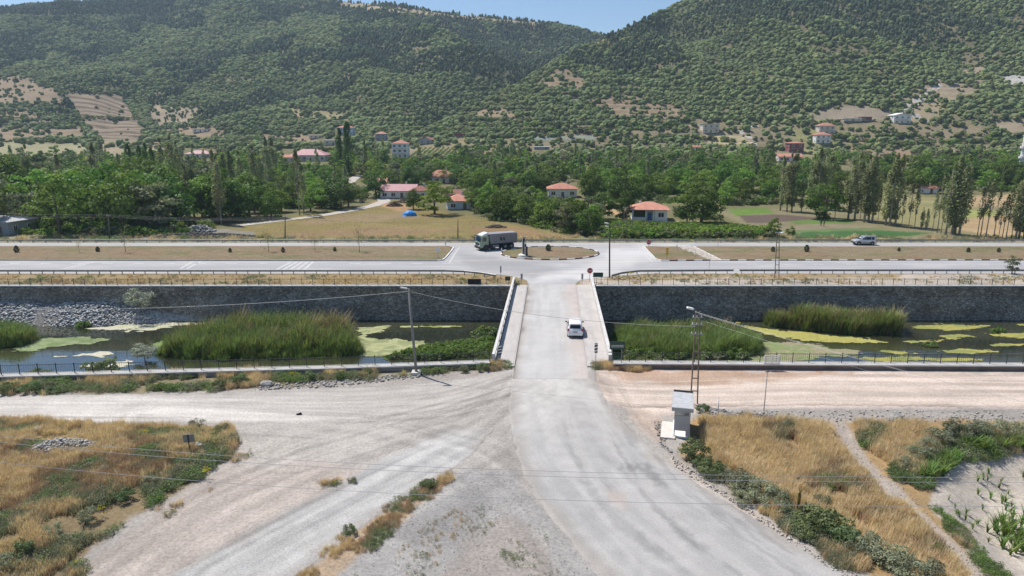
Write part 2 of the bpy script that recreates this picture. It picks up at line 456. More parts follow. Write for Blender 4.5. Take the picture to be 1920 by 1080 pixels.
TAN = (0.25, 0.19, 0.125); PALE = (0.29, 0.235, 0.16); SOIL = (0.26, 0.18, 0.125)
FAR_ZONES = [
    # strips beside the highway
    ([(-400, 512), (1130, 512), (1130, 540), (-400, 540)], (0.27, 0.205, 0.115), 2, 3),
    ([(1090, 512), (2400, 512), (2400, 540), (1090, 540)], (0.40, 0.345, 0.285), 2, 3),
    ([(1130, 513), (1700, 513), (1680, 522), (1400, 521), (1140, 526)], (0.30, 0.23, 0.14), 2, 4),
    ([(-400, 443), (2400, 443), (2400, 457), (-400, 457)], (0.20, 0.19, 0.105), 1.5, 1),
    # the dry meadow and what lies round it
    ([(300, 446), (420, 433), (480, 424), (560, 405), (650, 394), (700, 380), (725, 372), (790, 384), (850, 402), (960, 419), (1010, 431), (1095, 447), (1000, 449), (420, 449)], (0.205, 0.165, 0.068), 3, 4),
    ([(500, 440), (700, 425), (860, 428), (840, 436), (700, 444), (540, 447)], (0.225, 0.155, 0.085), 4, 6),
    ([(560, 420), (640, 405), (760, 398), (800, 408), (690, 414)], (0.235, 0.175, 0.10), 3, 6),
    ([(880, 425), (960, 424), (1060, 445), (900, 446)], (0.23, 0.155, 0.082), 3, 5),
    ([(700, 378), (760, 384), (780, 396), (730, 392)], (0.35, 0.22, 0.12), 3, 4),
    ([(150, 449), (240, 440), (300, 441), (420, 430), (480, 436), (470, 446), (300, 449)], (0.22, 0.205, 0.175), 2, 3),
    ([(270, 443), (360, 438), (370, 446), (290, 447)], (0.17, 0.19, 0.07), 2, 3),
    ([(-300, 436), (80, 441), (150, 449), (-300, 452)], (0.24, 0.22, 0.14), 2, 3),
    ([(1120, 448), (1145, 414), (1260, 419), (1360, 420), (1450, 430), (1455, 448)], (0.115, 0.15, 0.045), 2, 3),
    ([(1250, 415), (1310, 415), (1330, 420), (1240, 419)], (0.42, 0.36, 0.28), 1, 1),
    ([(1040, 379), (1110, 380), (1160, 384), (1165, 402), (1115, 405), (1055, 398)], (0.43, 0.30, 0.155), 2, 2),
    ([(1010, 376), (1110, 374), (1118, 381), (1030, 384)], (0.20, 0.24, 0.06), 2, 2),
    ([(1210, 372), (1290, 370), (1300, 380), (1220, 382)], (0.16, 0.20, 0.055), 2, 2),
    # strip fields by the poplars
    ([(1340, 395), (1480, 388), (1700, 372), (2300, 362), (2300, 452), (1440, 448)], (0.19, 0.17, 0.095), 2, 2),
    ([(1366, 392), (1440, 390), (1452, 401), (1380, 404)], (0.115, 0.185, 0.04), 1.5, 1.5),
    ([(1385, 404), (1452, 401), (1500, 405), (1548, 411), (1470, 416), (1400, 419)], (0.115, 0.085, 0.07), 1.5, 1.5),
    ([(1480, 414), (1545, 411), (1600, 413), (1600, 419), (1490, 420)], (0.11, 0.17, 0.05), 1.5, 1.5),
    ([(1440, 424), (1560, 420), (1640, 424), (1630, 428), (1460, 432)], (0.22, 0.185, 0.12), 1.5, 1.5),
    ([(1455, 433), (1620, 427), (1660, 430), (1500, 438)], (0.12, 0.17, 0.07), 1, 1),
    ([(1460, 443), (1510, 435), (1650, 432), (1748, 437), (1700, 443), (1520, 447)], (0.055, 0.12, 0.04), 1, 1),
    ([(1640, 372), (1720, 366), (1790, 372), (1800, 430), (1690, 418), (1630, 405)], (0.235, 0.215, 0.10), 3, 4),
    ([(1800, 430), (1780, 412), (1860, 402), (2200, 398), (2200, 452), (1880, 450)], (0.36, 0.26, 0.145), 2, 3),
    ([(1800, 368), (2200, 360), (2200, 388), (1810, 388)], (0.34, 0.25, 0.14), 3, 4),
    ([(1760, 398), (1830, 392), (1900, 396), (1880, 404), (1790, 410)], (0.25, 0.26, 0.09), 3, 4),
    # slopes: bare ground, terraces, orchards  (last number: how bare of bushes)
    ([(-200, 236), (150, 240), (168, 262), (-200, 268)], TAN, 3, 5, 0.95),
    ([(-200, 268), (150, 268), (175, 286), (110, 304), (-200, 306)], (0.27, 0.25, 0.145), 3, 3, 0.98),
    ([(-100, 128), (50, 148), (108, 172), (112, 190), (60, 198), (-100, 190)], TAN, 5, 7, 0.9),
    ([(-60, 205), (90, 215), (110, 235), (-60, 240)], TAN, 5, 8, 0.6),
    ([(124, 176), (225, 178), (250, 215), (270, 245), (262, 272), (200, 272), (150, 220)], (0.255, 0.20, 0.14), 2, 2, 0.98),
    ([(170, 262), (300, 266), (330, 290), (210, 312)], (0.28, 0.23, 0.15), 3, 5, 0.8),
    ([(285, 195), (375, 204), (352, 236), (285, 232)], PALE, 3, 5, 0.85),
    ([(300, 235), (420, 240), (420, 262), (310, 255)], TAN, 3, 6, 0.6),
    ([(495, 196), (640, 214), (662, 229), (560, 226)], (0.28, 0.235, 0.13), 3, 4, 0.85),
    ([(490, 250), (575, 254), (612, 274), (495, 273)], TAN, 3, 4, 0.85),
    ([(630, 2), (700, 8), (780, 18), (860, 29), (940, 36), (1010, 42), (1010, 47), (900, 38), (780, 28), (690, 20), (640, 14)], (0.33, 0.27, 0.17), 2, 2.5, 0.93),
    ([(770, 285), (850, 255), (1000, 258), (1005, 282), (870, 295)], (0.24, 0.20, 0.115), 3, 5, 0.65),
    ([(765, 278), (850, 276), (850, 296), (770, 298)], (0.24, 0.20, 0.13), 2, 2, 1.0),
    ([(1010, 150), (1062, 128), (1092, 150), (1102, 172), (1020, 166)], TAN, 4, 8, 0.85),
    ([(1060, 180), (1180, 178), (1285, 205), (1275, 226), (1120, 214)], TAN, 6, 10, 0.82),
    ([(1150, 160), (1200, 158), (1210, 172), (1160, 172)], TAN, 4, 6, 0.6),
    ([(860, 208), (920, 200), (1010, 218), (1000, 226), (880, 220)], TAN, 4, 8, 0.75),
    ([(1105, 79), (1128, 69), (1155, 82), (1130, 84)], SOIL, 2, 2, 0.95),
    ([(990, 236), (1300, 228), (1500, 236), (1500, 282), (1000, 284)], (0.21, 0.175, 0.11), 5, 10, 0.72),
    ([(1000, 257), (1118, 257), (1120, 263), (1000, 265)], (0.22, 0.27, 0.24), 1.5, 1.5, 1.0),
    ([(1320, 250), (1400, 255), (1415, 275), (1330, 273)], (0.38, 0.32, 0.19), 3, 3, 0.8),
    ([(1520, 210), (1600, 198), (1668, 204), (1672, 224), (1530, 230)], (0.27, 0.225, 0.165), 2, 2, 0.97),
    ([(1680, 235), (1700, 195), (1650, 180), (1690, 175), (1740, 160), (1800, 158), (1790, 200), (1740, 230)], (0.29, 0.235, 0.15), 4, 6, 0.8),
    ([(1752, 148), (1845, 150), (1835, 178), (1765, 186)], PALE, 4, 6, 0.85),
    ([(1798, 134), (1846, 122), (1852, 138), (1815, 143)], PALE, 2, 2, 0.95),
    ([(1868, 142), (2000, 140), (2000, 160), (1880, 159)], (0.38, 0.36, 0.33), 2, 2, 0.97),
    ([(1845, 228), (2000, 220), (2000, 258), (1880, 252)], PALE, 3, 5, 0.85),
    ([(1580, 232), (1840, 236), (1860, 290), (1700, 312), (1600, 300)], (0.235, 0.19, 0.12), 5, 9, 0.6),
    ([(1600, 288), (1690, 282), (1760, 300), (1650, 308)], SOIL, 3, 5, 0.7),
    ([(1480, 240), (1580, 246), (1560, 300), (1490, 290)], (0.22, 0.21, 0.10), 3, 5, 0.6),
]

def far_colors(X, Y, Z):
    px, row = project(X, Y, Z)
    PX = np.stack([px, row], 1)
    C = np.zeros((len(X), 3)); C[:] = (0.15, 0.14, 0.07)
    hill = sstep(480, 640, Y)[:, None]
    C = C * (1 - hill) + np.array((0.092, 0.096, 0.048)) * hill
    rightlow = (sstep(1250, 1450, px) * sstep(150, 230, row) * sstep(330, 300, row))[:, None]
    C = C * (1 - rightlow * 0.55) + np.array((0.23, 0.19, 0.12)) * rightlow * 0.55
    p = (fbm(X / 34.0, Y / 34.0, 77, 4) - 0.5)
    soilm = sstep(0.08, 0.22, p)[:, None] * hill * 0.45
    C = C * (1 - soilm) + np.array(TAN) * soilm
    veg = np.ones(len(X)) * (1 - 0.55 * sstep(0.1, 0.24, p) * hill[:, 0])
    paint(PX, C, FAR_ZONES, veg)
    # mown rows on the terraced plot
    tm = sstep(3, -3, poly_sd(PX, [(124, 176), (225, 178), (250, 215), (270, 245), (262, 272), (200, 272), (150, 220)]))
    st = 0.5 + 0.5 * np.sin(Y * 0.56 + (fbm(X / 40, Y / 40, 4, 2) - .5) * 5)
    C = C * (1 - (0.5 * tm * sstep(0.45, 0.9, st))[:, None])
    n = fbm(X / 9.0, Y / 9.0, 12, 4)
    n2 = fbm(X / 2.2, Y / 4.0, 21, 3)
    C = C * (0.78 + 0.32 * n + 0.14 * n2)[:, None]
    return C, veg, px, row

def far_veg(X, Y, Z):
    px, row = project(X, Y, Z)
    p = (fbm(X / 34.0, Y / 34.0, 77, 4) - 0.5)
    veg = np.ones(len(X)) * (1 - 0.55 * sstep(0.1, 0.24, p) * sstep(480, 640, Y))
    rl = sstep(1250, 1450, px) * sstep(160, 230, row)
    veg *= (1 - 0.48 * rl) * (1 - 0.45 * sstep(215, 262, row) * sstep(900, 500, px) * (row < 300))
    paint(np.stack([px, row], 1), None, [q for q in FAR_ZONES if len(q) > 4], veg)
    return veg, px, row

M_LAND = mat('dry_land', attr=True, rough=0.95, spec=0.1, fine=0.16, fscale=1.3, var=0.08, scale=0.25, bump=0.12, bscale=1.5)
M_HILL = mat('hill_soil', attr=True, rough=0.95, spec=0.1, fine=0.14, fscale=0.5, bump=0.5, bscale=0.25)

def grid_sheet(name, ts, ys, m):
    TT, YY = np.meshgrid(ts, ys)
    X = (TT * YY).ravel(); Y = YY.ravel()
    Z = hz(X, Y)
    nr, nc = len(ys), len(ts)
    i = np.arange(nr * nc).reshape(nr, nc)
    F = np.stack([i[:-1, :-1].ravel(), i[:-1, 1:].ravel(), i[1:, 1:].ravel(), i[1:, :-1].ravel()], 1)
    C, _, _, _ = far_colors(X, Y, Z)
    me = np_mesh(name, np.stack([X, Y, Z], 1), F, smooth=True)
    set_col(me, C)
    o = link(name, me, m)
    o['kind'] = 'structure'
    return o

ts = np.linspace(-1.25, 1.25, 560)
ys1 = np.concatenate([np.arange(99.6, 112, 0.6), np.arange(112, 290, 1.4), np.arange(290, 482, 2.6)])
grid_sheet('valley_ground', ts, ys1, M_LAND)['label'] = 'flat valley floor of dry meadow, crop strips and verges beyond the river'
ys2 = np.concatenate([[ys1[-1]], np.arange(484, 540, 4), np.arange(540, 720, 2.2), np.arange(720, 900, 4.5), np.arange(900, 1420, 7), np.arange(1430, 1900, 60)])
grid_sheet('hills', np.linspace(-1.25, 1.25, 420), ys2, M_HILL)['label'] = 'scrub covered hills with bare terraces behind the village'

# ------------------------------------------------------------------ near bank
WALL_PTS = [G(0, 704, 0.55), G(640, 688, 0.55), G(918, 678.5, 0.55), G(1150, 679.5, 0.55), G(1920, 683.5, 0.55)]
_wx = [WALL_PTS[0].x - 60] + [p.x for p in WALL_PTS] + [WALL_PTS[-1].x + 60]
_wy = [WALL_PTS[0].y - 5] + [p.y for p in WALL_PTS] + [WALL_PTS[-1].y]
def y_near(x):
    return np.interp(x, _wx, _wy)

FIELD = [tuple(G(*q)[:2]) for q in [(1760, 850), (1850, 826), (2300, 815), (2500, 1150), (1960, 1200), (1880, 1080), (1800, 1000), (1735, 930)]]
SLOPE = [tuple(G(*q)[:2]) for q in [(1330, 800), (1560, 792), (2300, 792), (2500, 1250), (1800, 1160), (1560, 1010), (1420, 935), (1320, 860)]]
MOUND = [tuple(G(*q)[:2]) for q in [(-200, 800), (180, 806), (400, 820), (410, 850), (300, 930), (150, 1020), (60, 1100), (-200, 1100)]]
def hn(x, y):
    P = np.stack([np.ravel(x), np.ravel(y)], 1)
    z = -1.5 * sstep(0.3, -4.0, poly_sd(P, FIELD)) - 0.5 * sstep(0.0, -4.0, poly_sd(P, SLOPE))
    z = z + 0.45 * sstep(0.0, -3.5, poly_sd(P, MOUND)) * (0.4 + 1.1 * fbm(P[:, 0] / 5, P[:, 1] / 5, 44, 3))
    rough = np.maximum(sstep(0.0, -1.5, poly_sd(P, SLOPE)), sstep(0.0, -1.5, poly_sd(P, MOUND)))
    z = z + rough * 0.30 * (fbm(P[:, 0] / 2.2, P[:, 1] / 2.2, 45, 3) - 0.5)
    return z

DIRT = (0.335, 0.308, 0.28); PINK = (0.355, 0.308, 0.272); GREYG = (0.30, 0.285, 0.27); DRY = (0.25, 0.185, 0.10)
ASPH = (0.345, 0.335, 0.325)
NEAR_ZONES = [
    ([(-400, 785), (200, 796), (430, 804), (448, 835), (420, 862), (330, 925), (200, 1002), (110, 1090), (-400, 1200)], (0.215, 0.165, 0.095), 8, 12),
    ([(-400, 705), (640, 689), (940, 680), (930, 690), (860, 708), (620, 722), (400, 733), (-400, 742)], (0.22, 0.185, 0.115), 3, 5),
    ([(560, 715), (760, 700), (900, 696), (860, 712), (640, 730)], (0.32, 0.29, 0.26), 4, 6),
    ([(100, 1100), (330, 932), (440, 865), (560, 850), (680, 880), (640, 905), (430, 1012), (280, 1100)], PINK, 10, 14),
    ([(440, 830), (560, 820), (600, 860), (450, 880)], (0.36, 0.33, 0.295), 12, 14),
    ([(845, 880), (960, 885), (1060, 1000), (1140, 1100), (520, 1100), (700, 985)], GREYG, 8, 10),
    ([(880, 900), (930, 910), (900, 1000), (780, 1020), (740, 1000)], (0.235, 0.225, 0.215), 14, 16),
    ([(855, 880), (810, 935), (700, 1012), (600, 1100), (540, 1100), (720, 952)], (0.33, 0.25, 0.175), 6, 12),
    ([(950, 960), (1020, 1020), (1060, 1100), (820, 1100), (880, 1010)], (0.29, 0.26, 0.235), 14, 20),
    ([(1120, 690), (2400, 700), (2400, 764), (1300, 768), (1200, 790), (1140, 740)], (0.53, 0.435, 0.37), 8, 8),
    ([(1150, 692), (1600, 698), (1440, 712), (1330, 722), (1200, 714)], (0.40, 0.27, 0.19), 6, 9),
    ([(1170, 770), (1240, 775), (1245, 830), (1215, 815)], (0.41, 0.33, 0.275), 8, 8),
    ([(1310, 764), (2400, 766), (2400, 792), (1330, 790)], (0.29, 0.265, 0.24), 4, 6),
    ([(1296, 782), (1500, 786), (2400, 792), (2400, 1300), (1660, 1100), (1500, 992), (1380, 925), (1275, 850)], (0.30, 0.205, 0.105), 5, 7),
    ([(1770, 860), (1850, 828), (2400, 815), (2400, 1300), (1890, 1090), (1800, 1000), (1740, 930)], (0.45, 0.395, 0.335), 5, 7),
    ([(1550, 783), (1585, 788), (1632, 850), (1692, 908), (1790, 1005), (1895, 1090), (1855, 1090), (1725, 968), (1624, 880)], (0.33, 0.285, 0.245), 5, 6),
    ([(1250, 850), (1290, 880), (1400, 950), (1530, 1040), (1640, 1100), (1580, 1100), (1480, 1020), (1370, 940), (1270, 880)], (0.40, 0.335, 0.285), 6, 5),
]
TRACKS = [([(1035, 690), (960, 725), (850, 758), (650, 770), (300, 768), (-300, 765)], 5.5), ([(1020, 700), (985, 760), (900, 830), (760, 900), (600, 985), (430, 1080)], 4.5), ([(1060, 700), (1110, 735), (1250, 740), (1500, 730), (2200, 735)], 5.0),
          ([(1040, 690), (1040, 760), (1090, 860), (1200, 960), (1380, 1080)], 5.5), ([(300, 778), (700, 800), (900, 850), (1010, 930), (1100, 1050)], 4.0), ([(180, 1090), (400, 935), (600, 850), (800, 790), (960, 735)], 4.0),
          ([(1120, 700), (1165, 780), (1225, 850), (1330, 930)], 3.0), ([(560, 850), (700, 810), (860, 770), (1000, 720)], 4.0)]
TRACKS = [(resample0([G(*q) for q in p_], 60), w_) for p_, w_ in TRACKS]
def tracks(X, Y):
    """brightness of wheel worn streaks that run along the ways vehicles take"""
    num = np.zeros(len(X)); 
    for k, (Q, w_) in enumerate(TRACKS):
        lo = Q.min(0) - 2.5 * w_; hi = Q.max(0) + 2.5 * w_
        idx = np.nonzero((X > lo[0]) & (X < hi[0]) & (Y > lo[1]) & (Y < hi[1]))[0]
        if len(idx) == 0: continue
        P = np.stack([X[idx], Y[idx]], 1); best = np.full(len(idx), 1e9); lat = np.zeros(len(idx)); along = np.zeros(len(idx)); acc = 0
        for a, b_ in zip(Q[:-1], Q[1:]):
            e_ = b_ - a; L_ = np.hypot(*e_); w = P - a; t = np.clip((w @ e_) / (L_ * L_), 0, 1); q = w - t[:, None] * e_; d = (q * q).sum(1)
            m = d < best; sgn = np.sign(e_[0] * w[:, 1] - e_[1] * w[:, 0])
            best = np.where(m, d, best); lat = np.where(m, sgn * np.sqrt(d), lat); along = np.where(m, acc + t * L_, along); acc += L_
        wgt = np.exp(-(np.abs(lat) / w_) ** 3)
        n = fbm(lat / 0.42 + 7 * k, along / 11.0, 900 + k, 3) - 0.5
        n2 = fbm(lat / 1.3 + 3 * k, along / 16.0, 930 + k, 2) - 0.5
        num[idx] += wgt * (0.55 * n + 0.35 * n2)
    return np.clip(1 + num, 0.72, 1.22)
xs = np.arange(-84, 84.1, 0.24)
NR = 230
XX = np.tile(xs, (NR, 1))
fr = np.linspace(0, 1, NR)[:, None]
YY = 13 + (y_near(xs)[None, :] - 13) * fr
X = XX.ravel(); Y = YY.ravel()
Z = hn(X, Y)
px, row = project(X, Y, np.zeros_like(X))
C = np.zeros((len(X), 3)); C[:] = DIRT
paint(np.stack([px, row], 1), C, NEAR_ZONES)
C *= (0.80 + 0.26 * fbm(X / 3.0, Y / 3.0, 6, 4) + 0.16 * fbm(X / 0.7, Y / 0.7, 8, 3))[:, None]
Z = Z + 0.05 * (fbm(X / 1.1, Y / 1.1, 61, 3) - 0.5)
C *= tracks(X, Y)[:, None]
i = np.arange(NR * len(xs)).reshape(NR, len(xs))
F = np.stack([i[:-1, :-1].ravel(), i[:-1, 1:].ravel(), i[1:, 1:].ravel(), i[1:, :-1].ravel()], 1)
me = np_mesh('ground', np.stack([X, Y, Z - 0.035], 1), F, True); set_col(me, C)
M_DIRT = mat('dusty_dirt', attr=True, rough=0.95, spec=0.1, fine=0.22, fscale=5.0, var=0.07, scale=0.6, bump=0.05, bscale=5.0)
go = link('ground', me, M_DIRT); go['kind'] = 'structure'; go['label'] = 'dusty gravel and dirt ground round the road junction'

# ------------------------------------------------------------------ roads on the near bank
def resample(pts, n):
    P = np.array([tuple(p)[:2] for p in pts]); d = np.concatenate([[0], np.cumsum(np.hypot(*np.diff(P, axis=0).T))])
    # smooth with Catmull-like interpolation through dense linear + averaging
    s = np.linspace(0, d[-1], n)
    Q = np.stack([np.interp(s, d, P[:, 0]), np.interp(s, d, P[:, 1])], 1)
    for _ in range(max(2, n // 14)):
        Q[1:-1] = 0.25 * Q[:-2] + 0.5 * Q[1:-1] + 0.25 * Q[2:]
    return Q

def road_sheet(name, lpx, rpx, n, m, z, base, colorfn, material, label, jag=0.25, tk=1.0):
    A = resample([G(*q) for q in lpx], n); B = resample([G(*q) for q in rpx], n)
    s = np.arange(n)
    w = np.linalg.norm(B - A, axis=1)[:, None]
    ja = (fbm(A[:, 0] / 0.9, A[:, 1] / 0.9, 71, 3) - 0.5)[:, None] * 2 * jag; jb = (fbm(B[:, 0] / 0.9, B[:, 1] / 0.9, 72, 3) - 0.5)[:, None] * 2 * jag
    dirv = (B - A) / w
    A = A + dirv * ja; B = B + dirv * jb
    u = np.linspace(0, 1, m)
    P = A[:, None, :] * (1 - u)[None, :, None] + B[:, None, :] * u[None, :, None]
    X = P[..., 0].ravel(); Y = P[..., 1].ravel()
    U = np.tile(u, n); S = np.repeat(np.cumsum(np.concatenate([[0], np.linalg.norm(np.diff((A + B) / 2, axis=0), axis=1)])), m)
    W = np.repeat(w[:, 0], m)
    C = colorfn(X, Y, U, S, W) * (1 + tk * (tracks(X, Y) - 1))[:, None]
    i = np.arange(n * m).reshape(n, m)
    F = np.stack([i[:-1, :-1].ravel(), i[:-1, 1:].ravel(), i[1:, 1:].ravel(), i[1:, :-1].ravel()], 1)
    # make faces point up
    Z = np.full(len(X), z)
    rim = (i[:, 0], i[:, -1], i[0, :], i[-1, :])
    for q_ in rim: Z[q_] = -0.06
    V = np.stack([X, Y, Z], 1)
    e1 = V[F[0, 1]] - V[F[0, 0]]; e2 = V[F[0, 3]] - V[F[0, 0]]
    if np.cross(e1, e2)[2] < 0: F = F[:, ::-1]
    me = np_mesh(name, V, F, True); set_col(me, C)
    o = link(name, me, material); o['kind'] = 'structure'; o['label'] = label
    return o

M_ASPHALT = mat('dusty_asphalt', attr=True, rough=0.9, spec=0.2, fine=0.13, fscale=9.0, var=0.05, scale=0.8, bump=0.012, bscale=16)
def mixc(a, b, m):
    return np.asarray(a) * (1 - m[:, None]) + np.asarray(b) * m[:, None]

def c_main(X, Y, U, S, W):
    edge = np.minimum(U, 1 - U) * W
    n = fbm(X / 2.5, Y / 2.5, 81, 4)
    C = np.zeros((len(X), 3)); C[:] = ASPH
    C = mixc(C, (0.42, 0.40, 0.38), sstep(0.40, 0.62, fbm(U * W / 0.7, S / 9.0, 83, 4)) * 0.55)
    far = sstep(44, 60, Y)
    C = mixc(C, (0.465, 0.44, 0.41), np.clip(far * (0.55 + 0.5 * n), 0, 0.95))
    C = mixc(C, DIRT, sstep(1.7, 0.0, edge + (n - 0.5) * 2.4) * 0.95)
    dark = sstep(0.63, 0.70, fbm(U * W / 0.6, S / 7.0, 87, 3)) * sstep(56, 46, Y) * sstep(0.25, 0.5, U)
    C = mixc(C, (0.16, 0.155, 0.15), dark * 0.35)
    px, row = project(X, Y, np.zeros_like(X))
    Q = np.stack([px, row], 1)
    for poly, cc, a in (([(1165, 872), (1215, 872), (1250, 910), (1235, 912), (1205, 884), (1165, 880)], (0.17, 0.165, 0.16), 0.6),
                        ([(1085, 900), (1100, 902), (1180, 985), (1260, 1050), (1235, 1052), (1150, 980)], (0.22, 0.215, 0.21), 0.5),
                        ([(1225, 955), (1250, 965), (1330, 1030), (1300, 1030)], (0.20, 0.195, 0.19), 0.45),
                        ([(1135, 915), (1172, 925), (1178, 955), (1155, 950)], (0.44, 0.35, 0.29), 0.45)):
        m = sstep(7, -7, poly_sd(Q, poly) + 22 * (fbm(px / 9, row / 6, 91, 3) - 0.5))
        C = mixc(C, cc, m * a)
    return C * (0.9 + 0.2 * fbm(X / 0.8, Y / 0.8, 85, 3))[:, None]

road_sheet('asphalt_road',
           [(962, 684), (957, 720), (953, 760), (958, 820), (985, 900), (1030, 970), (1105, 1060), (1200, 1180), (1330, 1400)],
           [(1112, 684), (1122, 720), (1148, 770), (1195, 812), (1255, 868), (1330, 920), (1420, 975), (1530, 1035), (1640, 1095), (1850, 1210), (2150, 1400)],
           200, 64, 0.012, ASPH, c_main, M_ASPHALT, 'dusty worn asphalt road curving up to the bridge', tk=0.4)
M_GRAVEL = mat('grey_chippings', attr=True, rough=0.95, spec=0.1, fine=0.22, fscale=7.0, var=0.06, scale=1.2, bump=0.03, bscale=9)
def c_gravel(X, Y, U, S, W):
    edge = np.minimum(U, 1 - U) * W
    n = fbm(X / 2.0, Y / 2.0, 181, 4)
    C = np.zeros((len(X), 3)); C[:] = (0.36, 0.35, 0.335)
    tr = np.maximum(np.exp(-((U - 0.33) / 0.12) ** 2), np.exp(-((U - 0.72) / 0.12) ** 2))
    C = mixc(C, (0.44, 0.425, 0.405), tr * (0.4 + 0.6 * fbm(U * W / 0.8, S / 6, 183, 3)))
    C = mixc(C, DIRT, sstep(1.3, 0.0, edge + (n - 0.5) * 2.2) * 0.8)
    C = mixc(C, DIRT, sstep(46, 53, Y + 6 * (n - 0.5)) * 0.95)
    return C * (0.88 + 0.22 * fbm(X / 0.6, Y / 0.6, 185, 3))[:, None]
road_sheet('gravel_road',
           [(830, 800), (770, 832), (700, 868), (610, 918), (440, 1008), (300, 1088), (60, 1230)],
           [(930, 800), (900, 838), (850, 880), (725, 958), (640, 1015), (545, 1092), (380, 1230)],
           150, 44, 0.008, GREYG, c_gravel, M_GRAVEL, 'grey chipping road branching off towards the weedy mound')
def c_dirt_left(X, Y, U, S, W):
    n = fbm(X / 3.0, Y / 3.0, 281, 4)
    C = np.zeros((len(X), 3)); C[:] = (0.50, 0.465, 0.425)
    C = mixc(C, (0.42, 0.385, 0.35), sstep(0.45, 0.6, fbm(S / 14.0, U * W / 0.55, 283, 4)) * 0.75)
    edge = np.minimum(U, 1 - U) * W
    C = mixc(C, DIRT, sstep(1.0, 0.0, edge + (n - 0.5) * 1.5) * 0.8)
    C = mixc(C, np.array(DIRT) * 1.06, sstep(-26, -10, X + 8 * (n - .5)) * sstep(12, 6, X) * 0.75)
    return C * (0.86 + 0.26 * n)[:, None]
road_sheet('dirt_road',
           [(-420, 790), (0, 788), (200, 792), (440, 795), (640, 790), (800, 772), (930, 750), (965, 738)],
           [(-420, 738), (0, 741), (400, 737), (640, 727), (780, 721), (870, 709), (935, 700), (962, 694)],
           300, 44, 0.006, DIRT, c_dirt_left, M_DIRT, 'pale dirt road along the river wall beside the weeds')
def c_dirt_right(X, Y, U, S, W):
    C = c_dirt_left(X, Y, U, S, W) * np.array((1.06, 0.95, 0.88))
    px, row = project(X, Y, np.zeros_like(X)); Q = np.stack([px, row], 1)
    m = sstep(8, -6, poly_sd(Q, [(1120, 690), (1600, 698), (1440, 712), (1330, 722), (1180, 714)]) + 20 * (fbm(px / 30, row / 6, 95, 3) - 0.5))
    C = mixc(C, (0.40, 0.27, 0.19), m * 0.75)
    return C
road_sheet('dirt_road',
           [(1118, 742), (1170, 765), (1300, 764), (1500, 760), (1920, 764), (2400, 766)],
           [(1116, 694), (1180, 699), (1300, 699), (1500, 700), (1920, 702), (2400, 705)],
           300, 44, 0.006, DIRT, c_dirt_right, M_DIRT, 'pinkish dirt road past the bus shelter along the river')

# ------------------------------------------------------------------ river
WATER_Z = -5.0
bed = MB(); bed.face([(-160, 58, -6.2), (160, 58, -6.2), (160, 99.6, -6.2), (-160, 99.6, -6.2)])
o = bed.build('river_bed', mat('river_mud', (0.06, 0.055, 0.04), 0.95, var=0.3, scale=0.4)); o['kind'] = 'structure'
wm = bpy.data.materials.new('river_water'); wm.use_nodes = True
nt = wm.node_tree; b = nt.nodes['Principled BSDF']
b.inputs['Roughness'].default_value = 0.06; b.inputs['IOR'].default_value = 2.1
b.inputs['Specular IOR Level'].default_value = 1.0
tcn = nt.nodes.new('ShaderNodeTexCoord'); mp = nt.nodes.new('ShaderNodeMapping'); mp.inputs['Scale'].default_value = (0.35, 1.0, 1)
nz = nt.nodes.new('ShaderNodeTexNoise'); nz.inputs['Scale'].default_value = 1.1; nz.inputs['Detail'].default_value = 3
bp = nt.nodes.new('ShaderNodeBump'); bp.inputs['Distance'].default_value = 0.012
nz2 = nt.nodes.new('ShaderNodeTexNoise'); nz2.inputs['Scale'].default_value = 0.16; nz2.inputs['Detail'].default_value = 4
rp = nt.nodes.new('ShaderNodeValToRGB')
rp.color_ramp.elements[0].position = 0.38; rp.color_ramp.elements[0].color = (0.022, 0.026, 0.014, 1)
rp.color_ramp.elements[1].position = 0.66; rp.color_ramp.elements[1].color = (0.055, 0.058, 0.03, 1)
nt.links.new(tcn.outputs['Object'], mp.inputs[0]); nt.links.new(mp.outputs[0], nz.inputs['Vector']); nt.links.new(mp.outputs[0], nz2.inputs['Vector'])
nt.links.new(nz.outputs[0], bp.inputs['Height']); nt.links.new(bp.outputs[0], b.inputs['Normal'])
nt.links.new(nz2.outputs[0], rp.inputs[0]); nt.links.new(rp.outputs[0], b.inputs['Base Color'])
wmb = MB(); wmb.face([(-160, 60.5, WATER_Z), (160, 60.5, WATER_Z), (160, 99.4, WATER_Z), (-160, 99.4, WATER_Z)])
o = wmb.build('river_water', wm); o['kind'] = 'structure'; o['label'] = 'still dark river water with floating algae'

